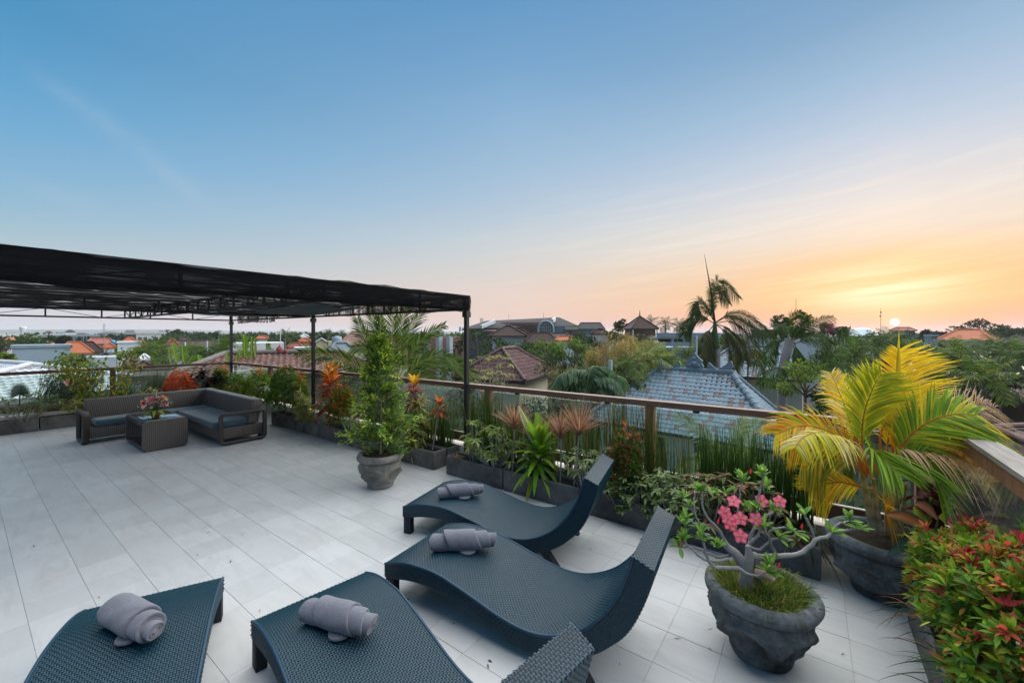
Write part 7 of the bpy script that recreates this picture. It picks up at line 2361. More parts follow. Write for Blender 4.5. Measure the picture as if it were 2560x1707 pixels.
def crown_leaves(m, C, rad3, n, size, cols, gaps=.62, hang=0.):
    """leaf clumps through a lumpy ellipsoid"""
    k = max(7, n // 55)
    d = sphere_dirs(k, -.55, 1.)
    q = U(.35, 1., k) ** .5
    cen = C + d * np.asarray(rad3) * q[:, None]
    cs = np.asarray(rad3).mean() * U(.16, .34, k)
    i = rng.integers(0, k, n)
    e = sphere_dirs(n)
    P = cen[i] + e * (cs[i] * U(.3, 1.05, n) ** .5)[:, None] * [1, 1, .72]
    cc = pick(cols, k)[i] * np.exp(rng.normal(0, .2, (n, 1)))
    dd = norm(e + sphere_dirs(n) * .8 + [0, 0, -hang])
    m.strips(P, dd, norm(sphere_dirs(n) * .7 + [0, 0, .9]), size * U(.6, 1.3, n), size * .5 * U(.7, 1.3, n), 2, [.3, 1., .1], droop=.15 + hang * .5, fold=.2, col=cc)


def tree(label, px, top, wpx, depth, cols=TG, hpx=None, name='broadleaf_tree', n=None, size=None, trunk=True, hang=0., flat=1., base_py=None, bark=(.12, .10, .08), group=TREES, leaf=1.):
    w = wpx / FPX * depth; zt = hz(top, depth)
    h = (hpx / FPX * depth) if hpx else min(w * .8, zt - GROUND_Z - .8)
    x, y = ray(px); C = np.array([x * depth, y * depth, zt - h / 2])
    r = thing(name, label, 'tree', (C[0], C[1], GROUND_Z), group)
    size = size or max(.12, depth * .0062) * leaf
    n = n or int(np.clip(2.4 * (w * h) / (size * size * .4), 900, 4200))
    m = M()
    tr = max(.06, min(.3, w * .045))
    m.tube(bez((C[0], C[1], GROUND_Z), (C[0] + U(-.4, .4), C[1], GROUND_Z + (zt - GROUND_Z) * .4), C, 8), np.linspace(tr, tr * .4, 8), 7, bark)
    for i in range(7):
        a = U(0, 6.28); e = C + np.array([math.cos(a) * w * .36, math.sin(a) * w * .36, U(-.1, .35) * h]); s = C - [0, 0, h * U(.15, .45)]
        m.tube(bez(s, (s + e) / 2 + [0, 0, -.05 * h], e, 5), np.linspace(tr * .4, tr * .12, 5), 5, bark)
    m.build('trunk', BARK, r)
    m = M(); crown_leaves(m, C, (w / 2, w / 2, h / 2 * flat), n, size, cols, hang=hang); tag(m.build('crown', LEAF, r), kind='stuff')
    return r


for a in (
    ('round dark tree with a dense crown behind the blank blue grey wall', 62, 835, 72, 55., TG, 46), ('dark reddish trees at the left edge under the pale red roof', 8, 846, 44, 50., [(.05, .04, .03), (.04, .06, .02)], 50),
    ('rounded yellow green bush at the far left edge', 12, 880, 34, 36., TL, 34), ('leafy light green shrub rising above the dark handrail on the left', 186, 884, 70, 21., TL, 46), ('small dark tree before the blue warehouse, left', 130, 842, 32, 85., TD, 20),
    ('small dark tree before the blue warehouse, right', 162, 842, 26, 80., TD, 24), ('wide green tree mass right of the white hotel block', 300, 838, 60, 140., TD, 20), ('flat topped acacia against the sea', 435, 829, 62, 150., TD, 16),
    ('dark tree line clump left of the post, against the sea', 500, 834, 60, 170., TD, 16), ('slim cypress like tree against the sea', 538, 832, 9, 110., TD, 28), ('green tree behind the long dark brown roof', 556, 838, 46, 120., TG, 22),
    ('dense tree right of the far pergola post', 600, 838, 60, 110., TG, 22), ('round tree with orange roof in it', 655, 833, 70, 130., TG, 20), ('broad tree behind the flag pole', 735, 833, 60, 120., TG, 26), ('dark green tree left of the middle pergola post', 765, 838, 50, 100., TG, 26),
    ('dark tree right of the middle pergola post', 815, 838, 44, 105., TD, 20), ('dusty brown tree in front of the pink brown roof', 822, 846, 26, 75., TB, 20), ('tree on the left of the pink brown roof', 850, 833, 50, 95., TG, 20),
    ('soft green tree under the shrine tower', 330, 872, 80, 40., TL, 30), ('feathery green trees right of the pale blank block', 385, 860, 60, 44., TG, 40), ('green bushes around the banana clump', 470, 872, 110, 34., TG, 40),
    ('palm green thicket before the far post', 545, 872, 70, 30., TD, 44), ('yellow green tree at the second pole', 500, 866, 50, 40., TL, 28),
    ('big round dark tree beside the pergola post', 1192, 826, 106, 44., TD, 56), ('dark tree left of the brick building', 1060, 834, 60, 90., TD, 20), ('low dark trees at the hotel foot', 1460, 832, 60, 80., TD, 22),
    ('dense glossy tree left in the green belt behind the maroon roof', 1300, 848, 100, 36., TG, 80), ('bright green climber covered tree in the middle of the green belt', 1372, 846, 100, 34., TL, 70), ('dark green tree in the green belt, before the orange roof', 1340, 872, 110, 32., TG, 80),
    ('bright leafy tree right in the green belt', 1430, 848, 90, 33., TL, 70), ('shadowy tree left of the bamboo', 1480, 842, 70, 42., TD, 60), ('dark tree left of the pavilion tower', 1556, 800, 40, 66., TD, 36), ('dark tree behind the pavilion, left', 1535, 826, 34, 60., TD, 30),
    ('dark round tree behind the white villa', 1949, 789, 44, 56., TD, 34), ('small tree between the royal palm and the deck', 1820, 840, 70, 44., TG, 40), ('magenta flowered bougainvillea by the dark tree', 2068, 806, 30, 52., [(.30, .03, .16), (.22, .03, .12), (.05, .06, .02)], 40),
    ('dark tree right of the bougainvillea', 2098, 816, 44, 54., TD, 30), ('leafy frangipani tree with grey limbs beyond the blue roof', 2012, 900, 150, 13., TL, 110), ('dark frangipani behind the yellow palm with white blossoms', 2195, 898, 110, 19., TD, 60),
    ('wide umbrella shaped tree on the skyline at the right', 2450, 806, 98, 82., TD, 34), ('umbrella shaped tree at the right end of the skyline', 2518, 817, 54, 84., TD, 30), ('small tree with bare twigs near the right edge', 2545, 822, 50, 80., TB, 22),
    ('low dark tree right of the sun house', 2318, 828, 40, 90., TD, 16), ('dark tree tops between the villas', 2352, 832, 40, 84., TD, 16), ('green hedge of trees below the cables, left', 2290, 868, 120, 30., TG, 36), ('dark hedge of trees below the cables, right', 2390, 880, 120, 26., TG, 44),
    ('yellow green shrubs at the foot of the house under the sun', 2270, 852, 90, 44., TL, 24), ('dull green trees before the tent', 2190, 848, 120, 48., TG, 30), ('dark leafy mass at the right edge with white blossoms', 2510, 925, 130, 17., TD, 50),
    ('dark green mass behind the grey handrail at the right', 2440, 950, 150, 14., TD, 70), ('green tree mass under the orange roofed house', 2470, 862, 130, 40., TG, 36), ('green growth right of the blue roof eave', 2090, 960, 120, 12.5, TG, 90),
    ('hazy tree top at the left end of the pink brown roof', 790, 846, 30, 120., TD, 14), ('low tree in front of the white hotel block', 395, 850, 60, 90., TG, 20), ('dark low trees at the blue house gable', 940, 905, 120, 18., TG, 70),
    ('loose green growth under the coconut palm by the post', 1120, 940, 150, 13., TG, 70), ('green thicket behind the glass under the spiky dracaenas', 1340, 1000, 160, 13.5, TD, 90), ('leafy growth behind the glass left of the potted tree', 860, 960, 120, 11., TG, 70),
    ('green growth behind the reeds near the white house wall', 1180, 985, 120, 11., TG, 60),
    ('dense dark tree between the maroon roof and the fan leaves', 1405, 888, 120, 22., TD, 80), ('leafy tree behind the fan leaves, right of the grey pole', 1560, 905, 120, 21., TG, 80), ('bright green tree left of the maroon roof, beside the pergola post', 1130, 892, 90, 24., TG, 60),
    ('dark spreading tree behind the blue roof ridge, left', 1640, 872, 110, 31., TD, 50), ('green tree between the royal palm trunk and the coconut palm', 1870, 868, 90, 30., TG, 60), ('dark broad tree left of the areca palm below the tent', 2085, 872, 110, 25., TD, 60),
    ('dark thicket under the areca palms, before the maroon ridge', 2300, 905, 150, 20., TD, 60), ('dark leafy mass between the brown pyramid roof and the cables', 2440, 892, 110, 30., TD, 46), ('dusky trees right of the tent on the skyline', 2215, 836, 90, 70., TD, 22),
    ('dense green tree below the big hotel, left', 1240, 845, 80, 48., TG, 44), ('dense dark tree below the big hotel, right', 1462, 842, 80, 48., TD, 40)):
    tree(a[0], a[1], a[2], a[3], a[4], a[5], a[6])

# white blossoms dotted in the dark frangipanis on the right
m = M(); n = 46
P = np.array([at(U(2140, 2560), U(905, 985), U(13, 18)) for _ in range(n)])
m.strips(np.repeat(P, 4, 0), sphere_dirs(n * 4), sphere_dirs(n * 4), .07, .055, 2, [.3, 1, .4], col=(.7, .7, .66))
tag(m.build('white_blossoms', LEAF), kind='stuff')

# bamboo
for lab, px, top, wpx, dd, cols, hp in (('tall golden bamboo clump left of the pavilion tower', 1540, 822, 80, 24., [(.28, .20, .08), (.22, .17, .06), (.34, .26, .11), (.16, .14, .05)], 130), ('yellow green bamboo in front of the pavilion tower', 1598, 832, 90, 27., [(.20, .19, .035), (.27, .24, .045), (.14, .15, .03)], 100),
                                        ('short golden bamboo left of the tall clump', 1486, 866, 44, 25., [(.25, .21, .06), (.18, .17, .05), (.32, .26, .10)], 90), ('dusty golden bamboo low behind the fan leaves', 1410, 908, 70, 21., [(.18, .17, .07), (.25, .21, .09), (.13, .13, .05)], 80),
                                        ('olive bamboo right of the pavilion tower', 1628, 846, 40, 29., [(.14, .16, .035), (.10, .12, .03)], 90)):
    w = wpx / FPX * dd; zt = hz(top, dd); h = hp / FPX * dd; x, y = ray(px); b = np.array([x * dd, y * dd])
    r = thing('bamboo', lab, 'bamboo', (b[0], b[1], GROUND_Z), 'clumps of bamboo')
    m = M(); n = 40; L = []
    for i in range(n):
        a = U(0, 6.28); rr = w * .5 * math.sqrt(U(0, 1)); q = np.array([b[0] + rr * .5 * math.cos(a), b[1] + rr * .5 * math.sin(a), GROUND_Z]); e = np.array([b[0] + rr * math.cos(a), b[1] + rr * math.sin(a), zt - U(0, .35) * h])
        c = bez(q, (q * .4 + e * .6) + [-.1, 0, .5], e, 12); m.tube(c, np.linspace(.035, .008, 12), 4, pick([(.34, .30, .20), (.25, .24, .12)], 1)[0]); L.append(c)
    m.build('stem', BARK, r)
    m = M(); L = np.array(L); nl = 3600; i = rng.integers(0, n, nl); t_ = U(.35, 1., nl)
    P = np.array([[np.interp(tt, np.linspace(0, 1, 12), L[k][:, j]) for j in range(3)] for tt, k in zip(t_, i)]) + rng.normal(0, w * .07, (nl, 3))
    m.strips(P, norm(sphere_dirs(nl) + [0, 0, -.5]), sphere_dirs(nl), U(.16, .42, nl), U(.02, .045, nl), 2, [.4, 1, .05], droop=.3, col=pick(cols, nl) * np.exp(rng.normal(0, .2, (nl, 1)))); tag(m.build('foliage', LEAF, r), kind='stuff')

# flame-leaved frangipani in front of the maroon house: forked twigs, sparse leaves
x_, y_ = ray(1232)
r = forked('thin frangipani with sparse pale leaves in front of the maroon roof', x_ * 10.5, y_ * 10.5, hz(886, 10.5), .62, 30, [(.20, .24, .07), (.14, .19, .05), (.26, .26, .08)], 'frangipani', L=.13, W=.045, nleaf=7, z0=hz(1000, 10.5), zmin=.35, stem=(.26, .24, .2), group=TREES, sr=.012)
m = M(); m.tube([(x_ * 10.5, y_ * 10.5, GROUND_Z), (x_ * 10.5, y_ * 10.5, hz(985, 10.5))], .06, 8, (.2, .18, .16)); m.build('trunk', BARK, r)
x_, y_ = ray(880)
r = forked('leafy frangipani twigs above the handrail left of the potted tree', x_ * 9., y_ * 9., hz(882, 9.), .5, 22, [(.15, .22, .05), (.22, .28, .07), (.3, .3, .1)], 'frangipani', L=.14, W=.05, nleaf=8, z0=hz(990, 9.), zmin=.35, stem=(.2, .18, .15), group=TREES, sr=.012)
m = M(); m.tube([(x_ * 9., y_ * 9., GROUND_Z), (x_ * 9., y_ * 9., hz(975, 9.))], .06, 8, (.2, .18, .16)); m.build('trunk', BARK, r)


# palms
PALMS = 'palm trees beyond the terrace'
PG = [(.030, .072, .010), (.05, .098, .012), (.018, .045, .008), (.085, .13, .016)]
PDK = [(.015, .038, .009), (.024, .055, .012), (.04, .072, .014)]


def radial_palm(label, px, cpy, depth, flen, n, cols, trunk_r=.13, lean=0., wind=0., nl=26, leafl=.5, leafw=.035, up=.9, name='palm', parts=False, S=2, trunk=True, el0=-.35, el1=1.25, tcol=(.24, .21, .19), droopf=.5, cen=None, rach=(.10, .12, .04), dr=.55, base=None):
    C = at(px, cpy, depth) if cen is None else cen
    r = thing(name, label, 'palm', (C[0], C[1], GROUND_Z), PALMS)
    if trunk:
        m = M(); b = np.array([C[0] + lean * RX, C[1] + lean * RY, GROUND_Z]); c = bez(b, (b + C) / 2 + [lean * .1, 0, .5], C, 18)
        cc = np.tile(np.array(tcol), (18, 1)); cc[::2] *= .72
        m.tube(c, np.linspace(trunk_r * 1.2, trunk_r * .85, 18), 9, cc); m.build('trunk', BARK, r)
    M_ = None
    for i in range(n):
        a = i * 2.39996 + U(-.2, .2); el = el0 + (el1 - el0) * (i / max(1, n - 1)) + U(-.12, .12)
        d = np.array([math.cos(a) * math.cos(el), math.sin(a) * math.cos(el), math.sin(el)])
        L = flen * U(.85, 1.1)
        p1 = C + d * L * .5 + np.array([wind * RX, wind * RY, 0]) * .15 * L
        p2 = C + d * L * .86 + np.array([wind * RX, wind * RY, 0]) * .5 * L - np.array([0, 0, droopf * L * (.55 - .25 * math.sin(el))])
        frond(r, [C, C * .5 + p1 * .5 + [0, 0, .03 * L], p1, p2], nl, leafl * flen, leafw * flen, cols, rach, v=.05, droop=dr, ang=.55, S=S, rr=.012 * flen, start=.14)
    return r


# royal palm behind the blue roof, wind from the left
DRp = 27.
Kp = lambda px, py, dd=0.: at(px, py, DRp + dd)
rp = thing('royal_palm', 'wind blown royal palm with a smooth green crownshaft rising behind the blue roof ridge', 'palm', np.append(Kp(1790, 900)[:2], GROUND_Z), PALMS)
m = M(); c = np.array([np.append(Kp(1792, 900)[:2], GROUND_Z), Kp(1792, 900), Kp(1791, 871)]); cc = np.array([(.30, .26, .25), (.34, .30, .29), (.36, .31, .30)])
c = crom(c, 26); cols = np.tile((.33, .29, .28), (26, 1)) * np.where(np.arange(26) % 2, .82, 1.)[:, None]; m.tube(c, np.linspace(.26, .215, 26), 10, cols); m.build('trunk', BARK, rp)
m = M(); m.tube(crom([Kp(1791, 872), Kp(1790, 868), Kp(1788, 840), Kp(1787, 806)], 16), np.interp(np.linspace(0, 1, 16), [0, .08, .5, 1], [.215, .24, .17, .10]), 10, [(.05, .10, .03)] * 16); m.build('crownshaft', BARK, rp)
m = M(); m.tube([Kp(1787, 806), Kp(1776, 720), Kp(1761, 636)], [.08, .05, .008], 6, (.05, .07, .02)); m.build('spear_leaf', BARK, rp)
RPF = [([(1787, 806), (1782, 750), (1796, 700), (1848, 745)], 1.0), ([(1787, 806), (1778, 770), (1790, 715), (1822, 760)], .9), ([(1787, 806), (1765, 770), (1745, 752), (1736, 790)], .9), ([(1786, 808), (1750, 792), (1722, 808), (1708, 838)], 1.0),
       ([(1788, 806), (1830, 783), (1876, 796), (1942, 862)], 1.2), ([(1788, 806), (1828, 792), (1880, 820), (1918, 845)], 1.0), ([(1788, 808), (1830, 806), (1880, 855), (1904, 938)], 1.15), ([(1788, 810), (1812, 830), (1832, 870), (1838, 925)], 1.1),
       ([(1786, 810), (1768, 836), (1756, 880), (1752, 928)], 1.1), ([(1786, 810), (1775, 850), (1768, 890), (1768, 925)], .9), ([(1788, 810), (1815, 820), (1850, 858), (1862, 900)], 1.0)]
for i, (pts, s_) in enumerate(RPF):
    hangd = i >= 6
    frond(rp, [Kp(a_, b_, (-.6 + .4 * (i % 4)) * j / 3) for j, (a_, b_) in enumerate(pts)], 120, .98 * s_, .036, PDK + ([(.10, .085, .045), (.12, .10, .04)] if hangd else [(.035, .06, .02)]), (.06, .08, .03), up=(-FX, -FY, .5), v=.05, droop=.65 if not hangd else .9, ang=.7, S=3, rr=.035, start=.16)
# coconut palm right of it
DCp = 15.5
Kc = lambda px, py, dd=0.: at(px, py, DCp + dd)
cp = thing('coconut_palm', 'coconut palm with a thick grey trunk and long dark fronds right of the royal palm', 'palm', np.append(Kc(1960, 900)[:2], GROUND_Z), PALMS)
m = M(); c = crom([np.append(Kc(1950, 900)[:2], GROUND_Z), Kc(1956, 960), Kc(1962, 900), Kc(1976, 848)], 22); m.tube(c, np.linspace(.22, .15, 22), 10, np.tile((.30, .27, .26), (22, 1)) * np.where(np.arange(22) % 2, .78, 1.)[:, None]); m.build('trunk', BARK, cp)
CPF = [([(1980, 850), (1975, 820), (1980, 795), (2004, 778)], .8), ([(1980, 850), (1995, 825), (2020, 805), (2022, 788)], .8), ([(1984, 850), (2010, 830), (2045, 805), (2084, 792)], .9), ([(1975, 850), (1958, 825), (1950, 812), (1945, 835)], .8), ([(1985, 855), (2000, 900), (2030, 925), (2020, 930)], .9),
       ([(2005, 890), (2040, 915), (2085, 868), (2128, 822)], 1.15), ([(1984, 860), (2020, 850), (2060, 870), (2070, 920)], 1.), ([(1976, 855), (1950, 850), (1925, 880), (1918, 915)], .9), ([(1980, 860), (1990, 880), (1995, 910), (1990, 945)], .9), ([(1984, 850), (2015, 840), (2050, 840), (2080, 862)], .9),
       ([(1980, 852), (2000, 815), (2012, 790), (2008, 782)], .7), ([(2010, 925), (2075, 915), (2150, 920), (2205, 940)], .9), ([(1990, 935), (1960, 925), (1925, 935), (1898, 962)], .8)]
for i, (pts, s_) in enumerate(CPF):
    frond(cp, [Kc(a_, b_, (-.5 + .33 * (i % 4)) * j / 3) for j, (a_, b_) in enumerate(pts)], 70, .64 * s_, .024, PDK + PG[:2], (.09, .10, .04), up=(-FX, -FY, .5), v=.05, droop=.45, ang=.7, S=3, rr=.022, start=.12)
# young coconut palm right behind the main rail
DYp = 9.2
Ky = lambda px, py, dd=0.: at(px, py, DYp + dd)
yc = thing('coconut_palm', 'young coconut palm with upright fronds between the middle and right pergola posts', 'palm', np.append(Ky(990, 950)[:2], GROUND_Z), PALMS)
m = M(); m.tube(crom([np.append(Ky(990, 950)[:2], GROUND_Z), Ky(990, 1020), Ky(988, 955)], 14), np.linspace(.2, .14, 14), 9, np.tile((.22, .2, .17), (14, 1))); m.build('trunk', BARK, yc)
YF = [([(988, 960), (985, 890), (982, 820), (985, 745)], .9), ([(988, 960), (965, 890), (940, 830), (925, 765)], .9), ([(985, 960), (935, 880), (905, 830), (893, 795)], .9), ([(990, 960), (1010, 880), (1030, 820), (1062, 768)], .9), ([(990, 960), (1025, 890), (1060, 845), (1112, 812)], .8), ([(990, 960), (1000, 880), (1005, 810), (1022, 760)], .9),
      ([(992, 965), (1040, 915), (1090, 890), (1140, 900)], .9), ([(992, 968), (1050, 930), (1120, 912), (1190, 935)], .9), ([(985, 965), (920, 930), (840, 895), (748, 880)], 1.05), ([(984, 968), (930, 930), (880, 940), (850, 985)], .8), ([(992, 970), (1040, 945), (1085, 960), (1120, 1010)], .8), ([(990, 970), (1015, 940), (1050, 970), (1065, 1030)], .8),
      ([(988, 960), (950, 900), (915, 870), (880, 870)], .8), ([(988, 960), (975, 900), (955, 840), (950, 790)], .8)]
for i, (pts, s_) in enumerate(YF):
    frond(yc, [Ky(a_, b_, (-.5 + .33 * (i % 4)) * j / 3) for j, (a_, b_) in enumerate(pts)], 46, .55 * s_, .026, PG + [(.11, .14, .05)], (.20, .22, .08), up=(-FX, -FY, .5), v=.12, droop=.22, ang=.9, S=3, rr=.016, start=.2)
# coconut fronds just behind the glass on the right
DFp = 6.6
Kf = lambda px, py, dd=0.: at(px, py, DFp + dd)
fp_ = thing('coconut_palm', 'pale coconut fronds poking up just outside the glass before the blue roof', 'palm', np.append(Kf(1840, 1200)[:2], GROUND_Z), PALMS)
m = M(); m.tube(crom([np.append(Kf(1840, 1200)[:2], GROUND_Z), Kf(1840, 1260), Kf(1838, 1200)], 10), .12, 9, (.22, .2, .17)); m.build('trunk', BARK, fp_)
for i, (pts, s_) in enumerate((([(1838, 1200), (1800, 1130), (1750, 1080), (1690, 1035)], 1.), ([(1836, 1205), (1790, 1150), (1740, 1150), (1690, 1180)], .8), ([(1842, 1200), (1860, 1130), (1885, 1070), (1912, 1040)], 1.), ([(1838, 1200), (1830, 1120), (1855, 1060), (1860, 1030)], .8), ([(1844, 1205), (1900, 1160), (1960, 1190), (1990, 1260)], .9), ([(1836, 1210), (1800, 1190), (1770, 1215), (1750, 1260)], .8))):
    frond(fp_, [Kf(a_, b_, (-.3 + .25 * (i % 3)) * j / 3) for j, (a_, b_) in enumerate(pts)], 44, .42 * s_, .016, [(.13, .17, .06), (.18, .21, .09), (.08, .12, .04)], (.30, .30, .14), up=(-FX, -FY, .5), v=.1, droop=.25, ang=.95, S=3, rr=.012, start=.15)
# fan leaved group in front of the maroon house
DLp = 14.
Kl = lambda px, py, dd=0.: at(px, py, DLp + dd)
fl_ = thing('fan_palm', 'group of big arching blue green leaves under the handrail, left of the blue roof', 'palm', np.append(Kl(1465, 1000)[:2], GROUND_Z), PALMS)
m = M(); m.tube(crom([np.append(Kl(1465, 1000)[:2], GROUND_Z), Kl(1465, 1060), Kl(1465, 985)], 10), .15, 9, (.2, .18, .15)); m.build('trunk', BARK, fl_)
for i, pts in enumerate(([(1460, 985), (1440, 940), (1405, 935), (1375, 975)], [(1462, 985), (1450, 930), (1425, 925), (1400, 960)], [(1464, 985), (1470, 935), (1450, 925), (1432, 950)], [(1466, 985), (1490, 925), (1520, 920), (1545, 955)], [(1466, 985), (1505, 945), (1540, 955), (1560, 985)], [(1464, 988), (1480, 950), (1500, 945), (1520, 975)],
                         [(1462, 988), (1430, 960), (1405, 965), (1395, 995)], [(1464, 985), (1478, 922), (1500, 918), (1512, 945)], [(1466, 990), (1500, 965), (1530, 975), (1545, 1005)], [(1462, 990), (1445, 960), (1432, 965), (1425, 990)], [(1466, 985), (1525, 950), (1550, 940), (1572, 975)])):
    frond(fl_, [Kl(a_, b_, (-.5 + .33 * (i % 4)) * j / 3) for j, (a_, b_) in enumerate(pts)], 26, .55, .085, [(.035, .085, .04), (.05, .105, .05), (.025, .065, .032)], (.22, .28, .16), up=(0, 0, 1.), v=-.05, droop=.55, ang=.35, S=3, rr=.025, start=.12)
for a in (
    ('bright areca palm behind the ridge horn of the blue roof', 1660, 905, 26.5, 1.9, 16, TL, .08, 0, .1), ('green palm left of the blue roof ridge', 1560, 925, 20., 1.5, 15, PG, .1, 0, .1), ('pale green palm in front of the bamboo', 1618, 905, 24., 1.9, 15, [(.14, .18, .05), (.20, .22, .08), (.09, .13, .03)], .1, 0, .15),
    ('green palm tufts beside the deck', 1720, 890, 30., 2., 14, PG, .1, 0, .1), ('small palm on the skyline right of the pavilion tower', 1664, 812, 75., 2.8, 11, PDK, .14, 0, .3), ('second small palm on the skyline left of the royal palm', 1700, 815, 80., 2.6, 11, PDK, .14, 0, .3), ('tiny palm on the skyline over the parking deck', 1628, 806, 80., 2.4, 10, PDK, .14, 0, .3),
    ('areca palm with broad fronds below the tent', 2140, 890, 22., 1.7, 16, PG + TL[:1], .1, 0, .1), ('areca palm crown left of the sagging cables', 2230, 862, 34., 2.5, 15, PG, .12, 0, .1), ('dark palm crown below the house under the sun', 2190, 872, 30., 2.2, 14, PDK, .12, 0, .1),
    ('large dark areca palm in the middle right, before the brown roof', 2400, 920, 15., 1.55, 18, PG + PDK, .09, 0, .1), ('lower areca palm with yellowish fronds right of the large one', 2460, 955, 13., 1.3, 16, PG + [(.14, .15, .03)], .08, 0, .1), ('yellow green palm tips above the large dark areca', 2390, 882, 22., 1.4, 13, TL, .08, 0, .1),
    ('soft palm under the right end of the cables', 2500, 880, 30., 2.3, 15, PG, .12, 0, .1), ('palm at the right edge below the thatched roof', 2555, 895, 26., 2., 14, PG, .12, 0, .1),
    ('lone coconut palm right of the white flag pole', 713, 838, 52., 1.5, 13, PDK, .1, 0, .1), ('fan palm on a tall stem right of the middle pergola post', 820, 832, 62., 1.2, 12, PDK, .09, 0, .0), ('small palm top left of the coconut palm', 853, 833, 85., 1.4, 10, PDK, .1, 0, .0), ('little palm against the sea left of the far post', 546, 834, 95., 1.4, 10, PDK, .12, 0, .1),
    ('palm thicket behind the tall banana leaves', 560, 880, 24., 1.6, 15, PG, .1, 0, .1), ('palm behind the white pointed roof', 402, 882, 36., 2., 14, PG + TL[:1], .12, 0, .1), ('palm beneath the white hotel block', 365, 880, 40., 2., 13, PG, .12, 0, .1), ('palm at the pale pole', 478, 880, 38., 1.8, 13, PG, .1, 0, .1)):
    radial_palm(*a[:8], lean=a[8], wind=a[9], nl=18, leafl=.34, leafw=.034, S=2)
# fan leaf outside the left glass
r = thing('fan_palm', 'single dark fan palm leaf through the leftmost glass', 'palm', (-13.4, .55, GROUND_Z), PALMS)
pc = at(50, 985, on_x(50, -13.4)[1]); m = M(); n = 34; a_ = np.linspace(-.3, 3.5, n); fdv = norm(np.array([.8, -.3, .3])); e1 = np.array([RX, RY, 0]); e2 = norm(np.cross(e1, fdv)) * -1
e2 = np.array([0, 0, 1.])
m.strips(np.repeat(pc[None], n, 0), np.cos(a_)[:, None] * e1 + np.sin(a_)[:, None] * e2, np.repeat(fdv[None], n, 0), .30, .03, 4, [.5, 1, .8, .4, .03], droop=.12, fold=.4, col=pick([(.02, .055, .035), (.03, .07, .045)], n)); m.build('leaf', LEAF, r)
m = M(); m.tube([(-13.4, .55, GROUND_Z), pc], .012, 6, (.1, .12, .05)); m.build('stem', BARK, r)

# bananas
def banana(label, specs, depth):
    x, y = ray(specs[0][0][0]); r = thing('banana_plant', label, 'banana plant', (x * depth, y * depth, GROUND_Z), 'banana plants beyond the terrace')
    m = M()
    for (b, t, wpx, c) in specs:
        B, T_ = at(b[0], b[1], depth), at(t[0], t[1], depth); m.tube([np.array([B[0], B[1], GROUND_Z]), B], [.12, .05], 7, (.16, .2, .06))
    m.build('stem', BARK, r)
    for (b, t, wpx, c) in specs:
        B, T_ = at(b[0], b[1], depth), at(t[0], t[1], depth); m = M()
        L = np.linalg.norm(T_ - B); c = np.array(c) * math.exp(random.gauss(0, .1))
        for half in (-1, 1):
            # torn blade: strips side by side on each side of the midrib
            k = 13; f_ = (np.arange(k) + .5) / k; P = B + (T_ - B) * f_[:, None]
            env = np.interp(f_, [0, .12, .5, .85, 1], [.35, .85, 1, .8, .25]) * wpx / FPX * depth / 2
            d = norm(np.array([RX, RY, 0]) * half * .8 + np.array([FX, FY, 0]) * .45 + (T_ - B) / L * .5 + rng.normal(0, .07, (k, 3)))
            m.strips(P, d, norm(np.array([-FX, -FY, .2]) + np.array([RX, RY, 0]) * half * .6), env * U(.75, 1.2, k), L / k * U(.85, 1.2, k), 3, [1, 1, .95, .55], droop=U(.05, .35, k), col=c * np.exp(rng.normal(0, .1, (k, 1))), tip=c * 1.05)
        m.tube([B, T_], [.025, .01], 5, np.array([.35, .40, .12])); m.build('leaf', LEAF, r)
    return r


BN = (.085, .165, .02); BN2 = (.14, .22, .035); BN3 = (.06, .125, .02)
banana('tall upright banana leaves between the far and middle pergola posts', [((612, 900), (609, 836), 27, BN), ((628, 896), (628, 840), 13, BN3), ((637, 890), (637, 842), 10, BN3), ((600, 905), (597, 872), 14, BN2), ((622, 905), (612, 885), 20, BN2)], 16.)
banana('banana clump with torn leaves left of the far pergola post', [((440, 905), (430, 857), 26, BN2), ((458, 905), (455, 864), 30, BN), ((425, 905), (422, 870), 16, BN2), ((470, 908), (482, 890), 26, BN), ((500, 910), (494, 887), 20, BN), ((515, 908), (530, 893), 22, BN2)], 17.)
banana('banana leaves beside the far pergola post', [((567, 908), (566, 880), 12, BN2), ((575, 905), (577, 878), 10, BN), ((590, 905), (592, 885), 14, BN3)], 15.)
banana('single striped banana leaf before the white blank wall', [((672, 890), (668, 858), 22, BN3)], 22.)
banana('green banana leaf behind the yellow palm tip', [((2190, 935), (2190, 902), 20, BN3), ((2204, 935), (2202, 905), 14, BN)], 14.)

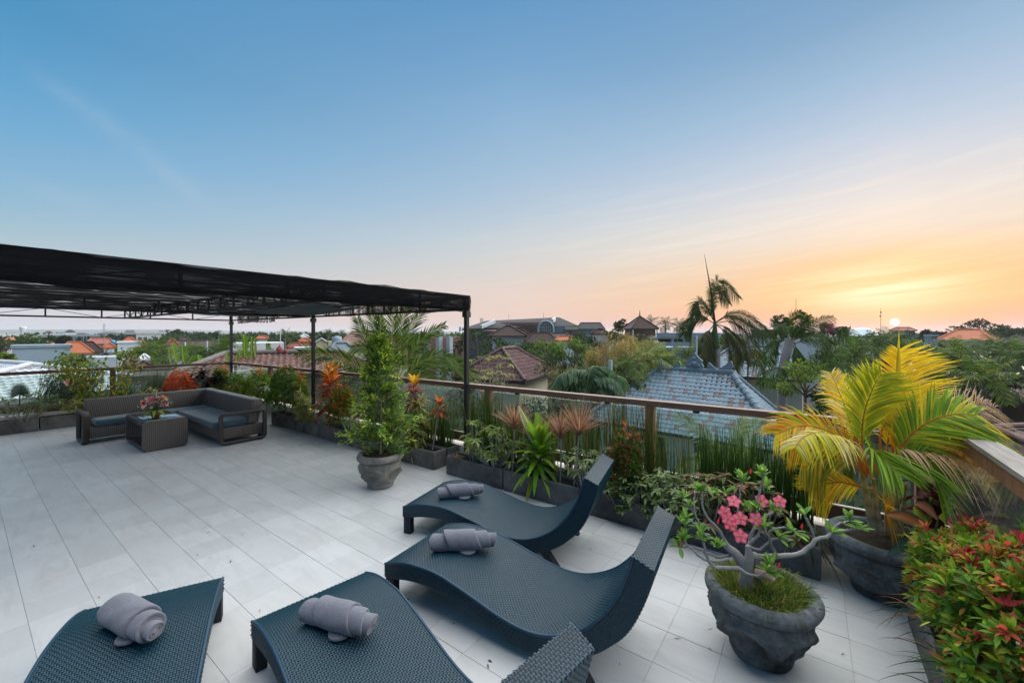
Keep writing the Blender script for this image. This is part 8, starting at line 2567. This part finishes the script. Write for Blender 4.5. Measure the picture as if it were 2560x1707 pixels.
# ------------------------------------------------------------------ countless growth between the houses
m = M(); n = 26000
dd = 11 + 120 * U(0, 1, n) ** 1.6
px_ = U(-250, 2800, n)
l = (px_ - CX) / FPX
X = (RX * l + FX) * dd; Y = (RY * l + FY) * dd
patch = np.sin(X * .31 + 1) * np.sin(Y * .27) + .6 * np.sin(X * .11 - Y * .13)
hgt = np.clip(1.2 + 1.3 * patch, .3, 3.4) * np.clip(dd / 22, .7, 1.6)
inhouse = (X > ex0) & (X < ex1) & (Y > ey0) & (Y < ey1)
sel = ~inhouse
X, Y, hgt, dd = X[sel], Y[sel], hgt[sel], dd[sel]; n = len(X)
P = np.stack([X, Y, GROUND_Z + hgt * U(.1, 1., n) ** .5], 1)
c = np.where((patch[sel] > .2)[:, None], pick(TG, n), pick(TD + TL[2:3], n)) * np.exp(rng.normal(0, .2, (n, 1)))
m.strips(P, norm(sphere_dirs(n) + [0, 0, .2]), norm(sphere_dirs(n) * .7 + [0, 0, 1]), dd * .016 * U(.6, 1.3, n) + .15, dd * .007 + .06, 2, [.35, 1, .1], droop=.2, fold=.2, col=c)
tag(m.build('undergrowth', LEAF), kind='stuff')
# the far wooded plain: one mass of small tree crowns
m = M(); n = 1300
dd = 110 + 620 * U(0, 1, n) ** 1.4; px_ = U(-250, 2800, n); l = (px_ - CX) / FPX
X = (RX * l + FX) * dd; Y = (RY * l + FY) * dd; w = U(2.2, 5.5, n)
cc = pick(TD + TG[:2], n)
for i in range(n):
    k = 110; e = sphere_dirs(k, -.4, 1.)
    C = np.array([X[i], Y[i], GROUND_Z + w[i] * .7 + U(0, 2.)])
    m.strips(C + e * np.array([w[i], w[i], w[i] * .62]) * U(.5, 1., (k, 1)), norm(e + sphere_dirs(k) * .7), norm(sphere_dirs(k) * .6 + [0, 0, 1]), w[i] * .24, w[i] * .16, 1, [.6, .9], col=cc[i] * np.exp(rng.normal(0, .2, (k, 1))))
tag(m.build('distant_woods', LEAF), kind='stuff')

# ------------------------------------------------------------------ the hazy air
if HAZE > 0:
    def hz_fn():
        m = bpy.data.materials.new('haze'); m.use_nodes = True
        t = m.node_tree; t.nodes.clear()
        v = t.nodes.new('ShaderNodeVolumePrincipled'); v.inputs['Density'].default_value = HAZE; v.inputs['Color'].default_value = (.86, .90, .95, 1); v.inputs['Anisotropy'].default_value = .2
        o = t.nodes.new('ShaderNodeOutputMaterial'); t.links.new(v.outputs[0], o.inputs['Volume']); return m
    m = M(); m.box((-3200, -400, GROUND_Z - 1), (3200, 3200, 34.)); h = m.build('haze', hz_fn(), smooth=False); tag(h, kind='stuff')
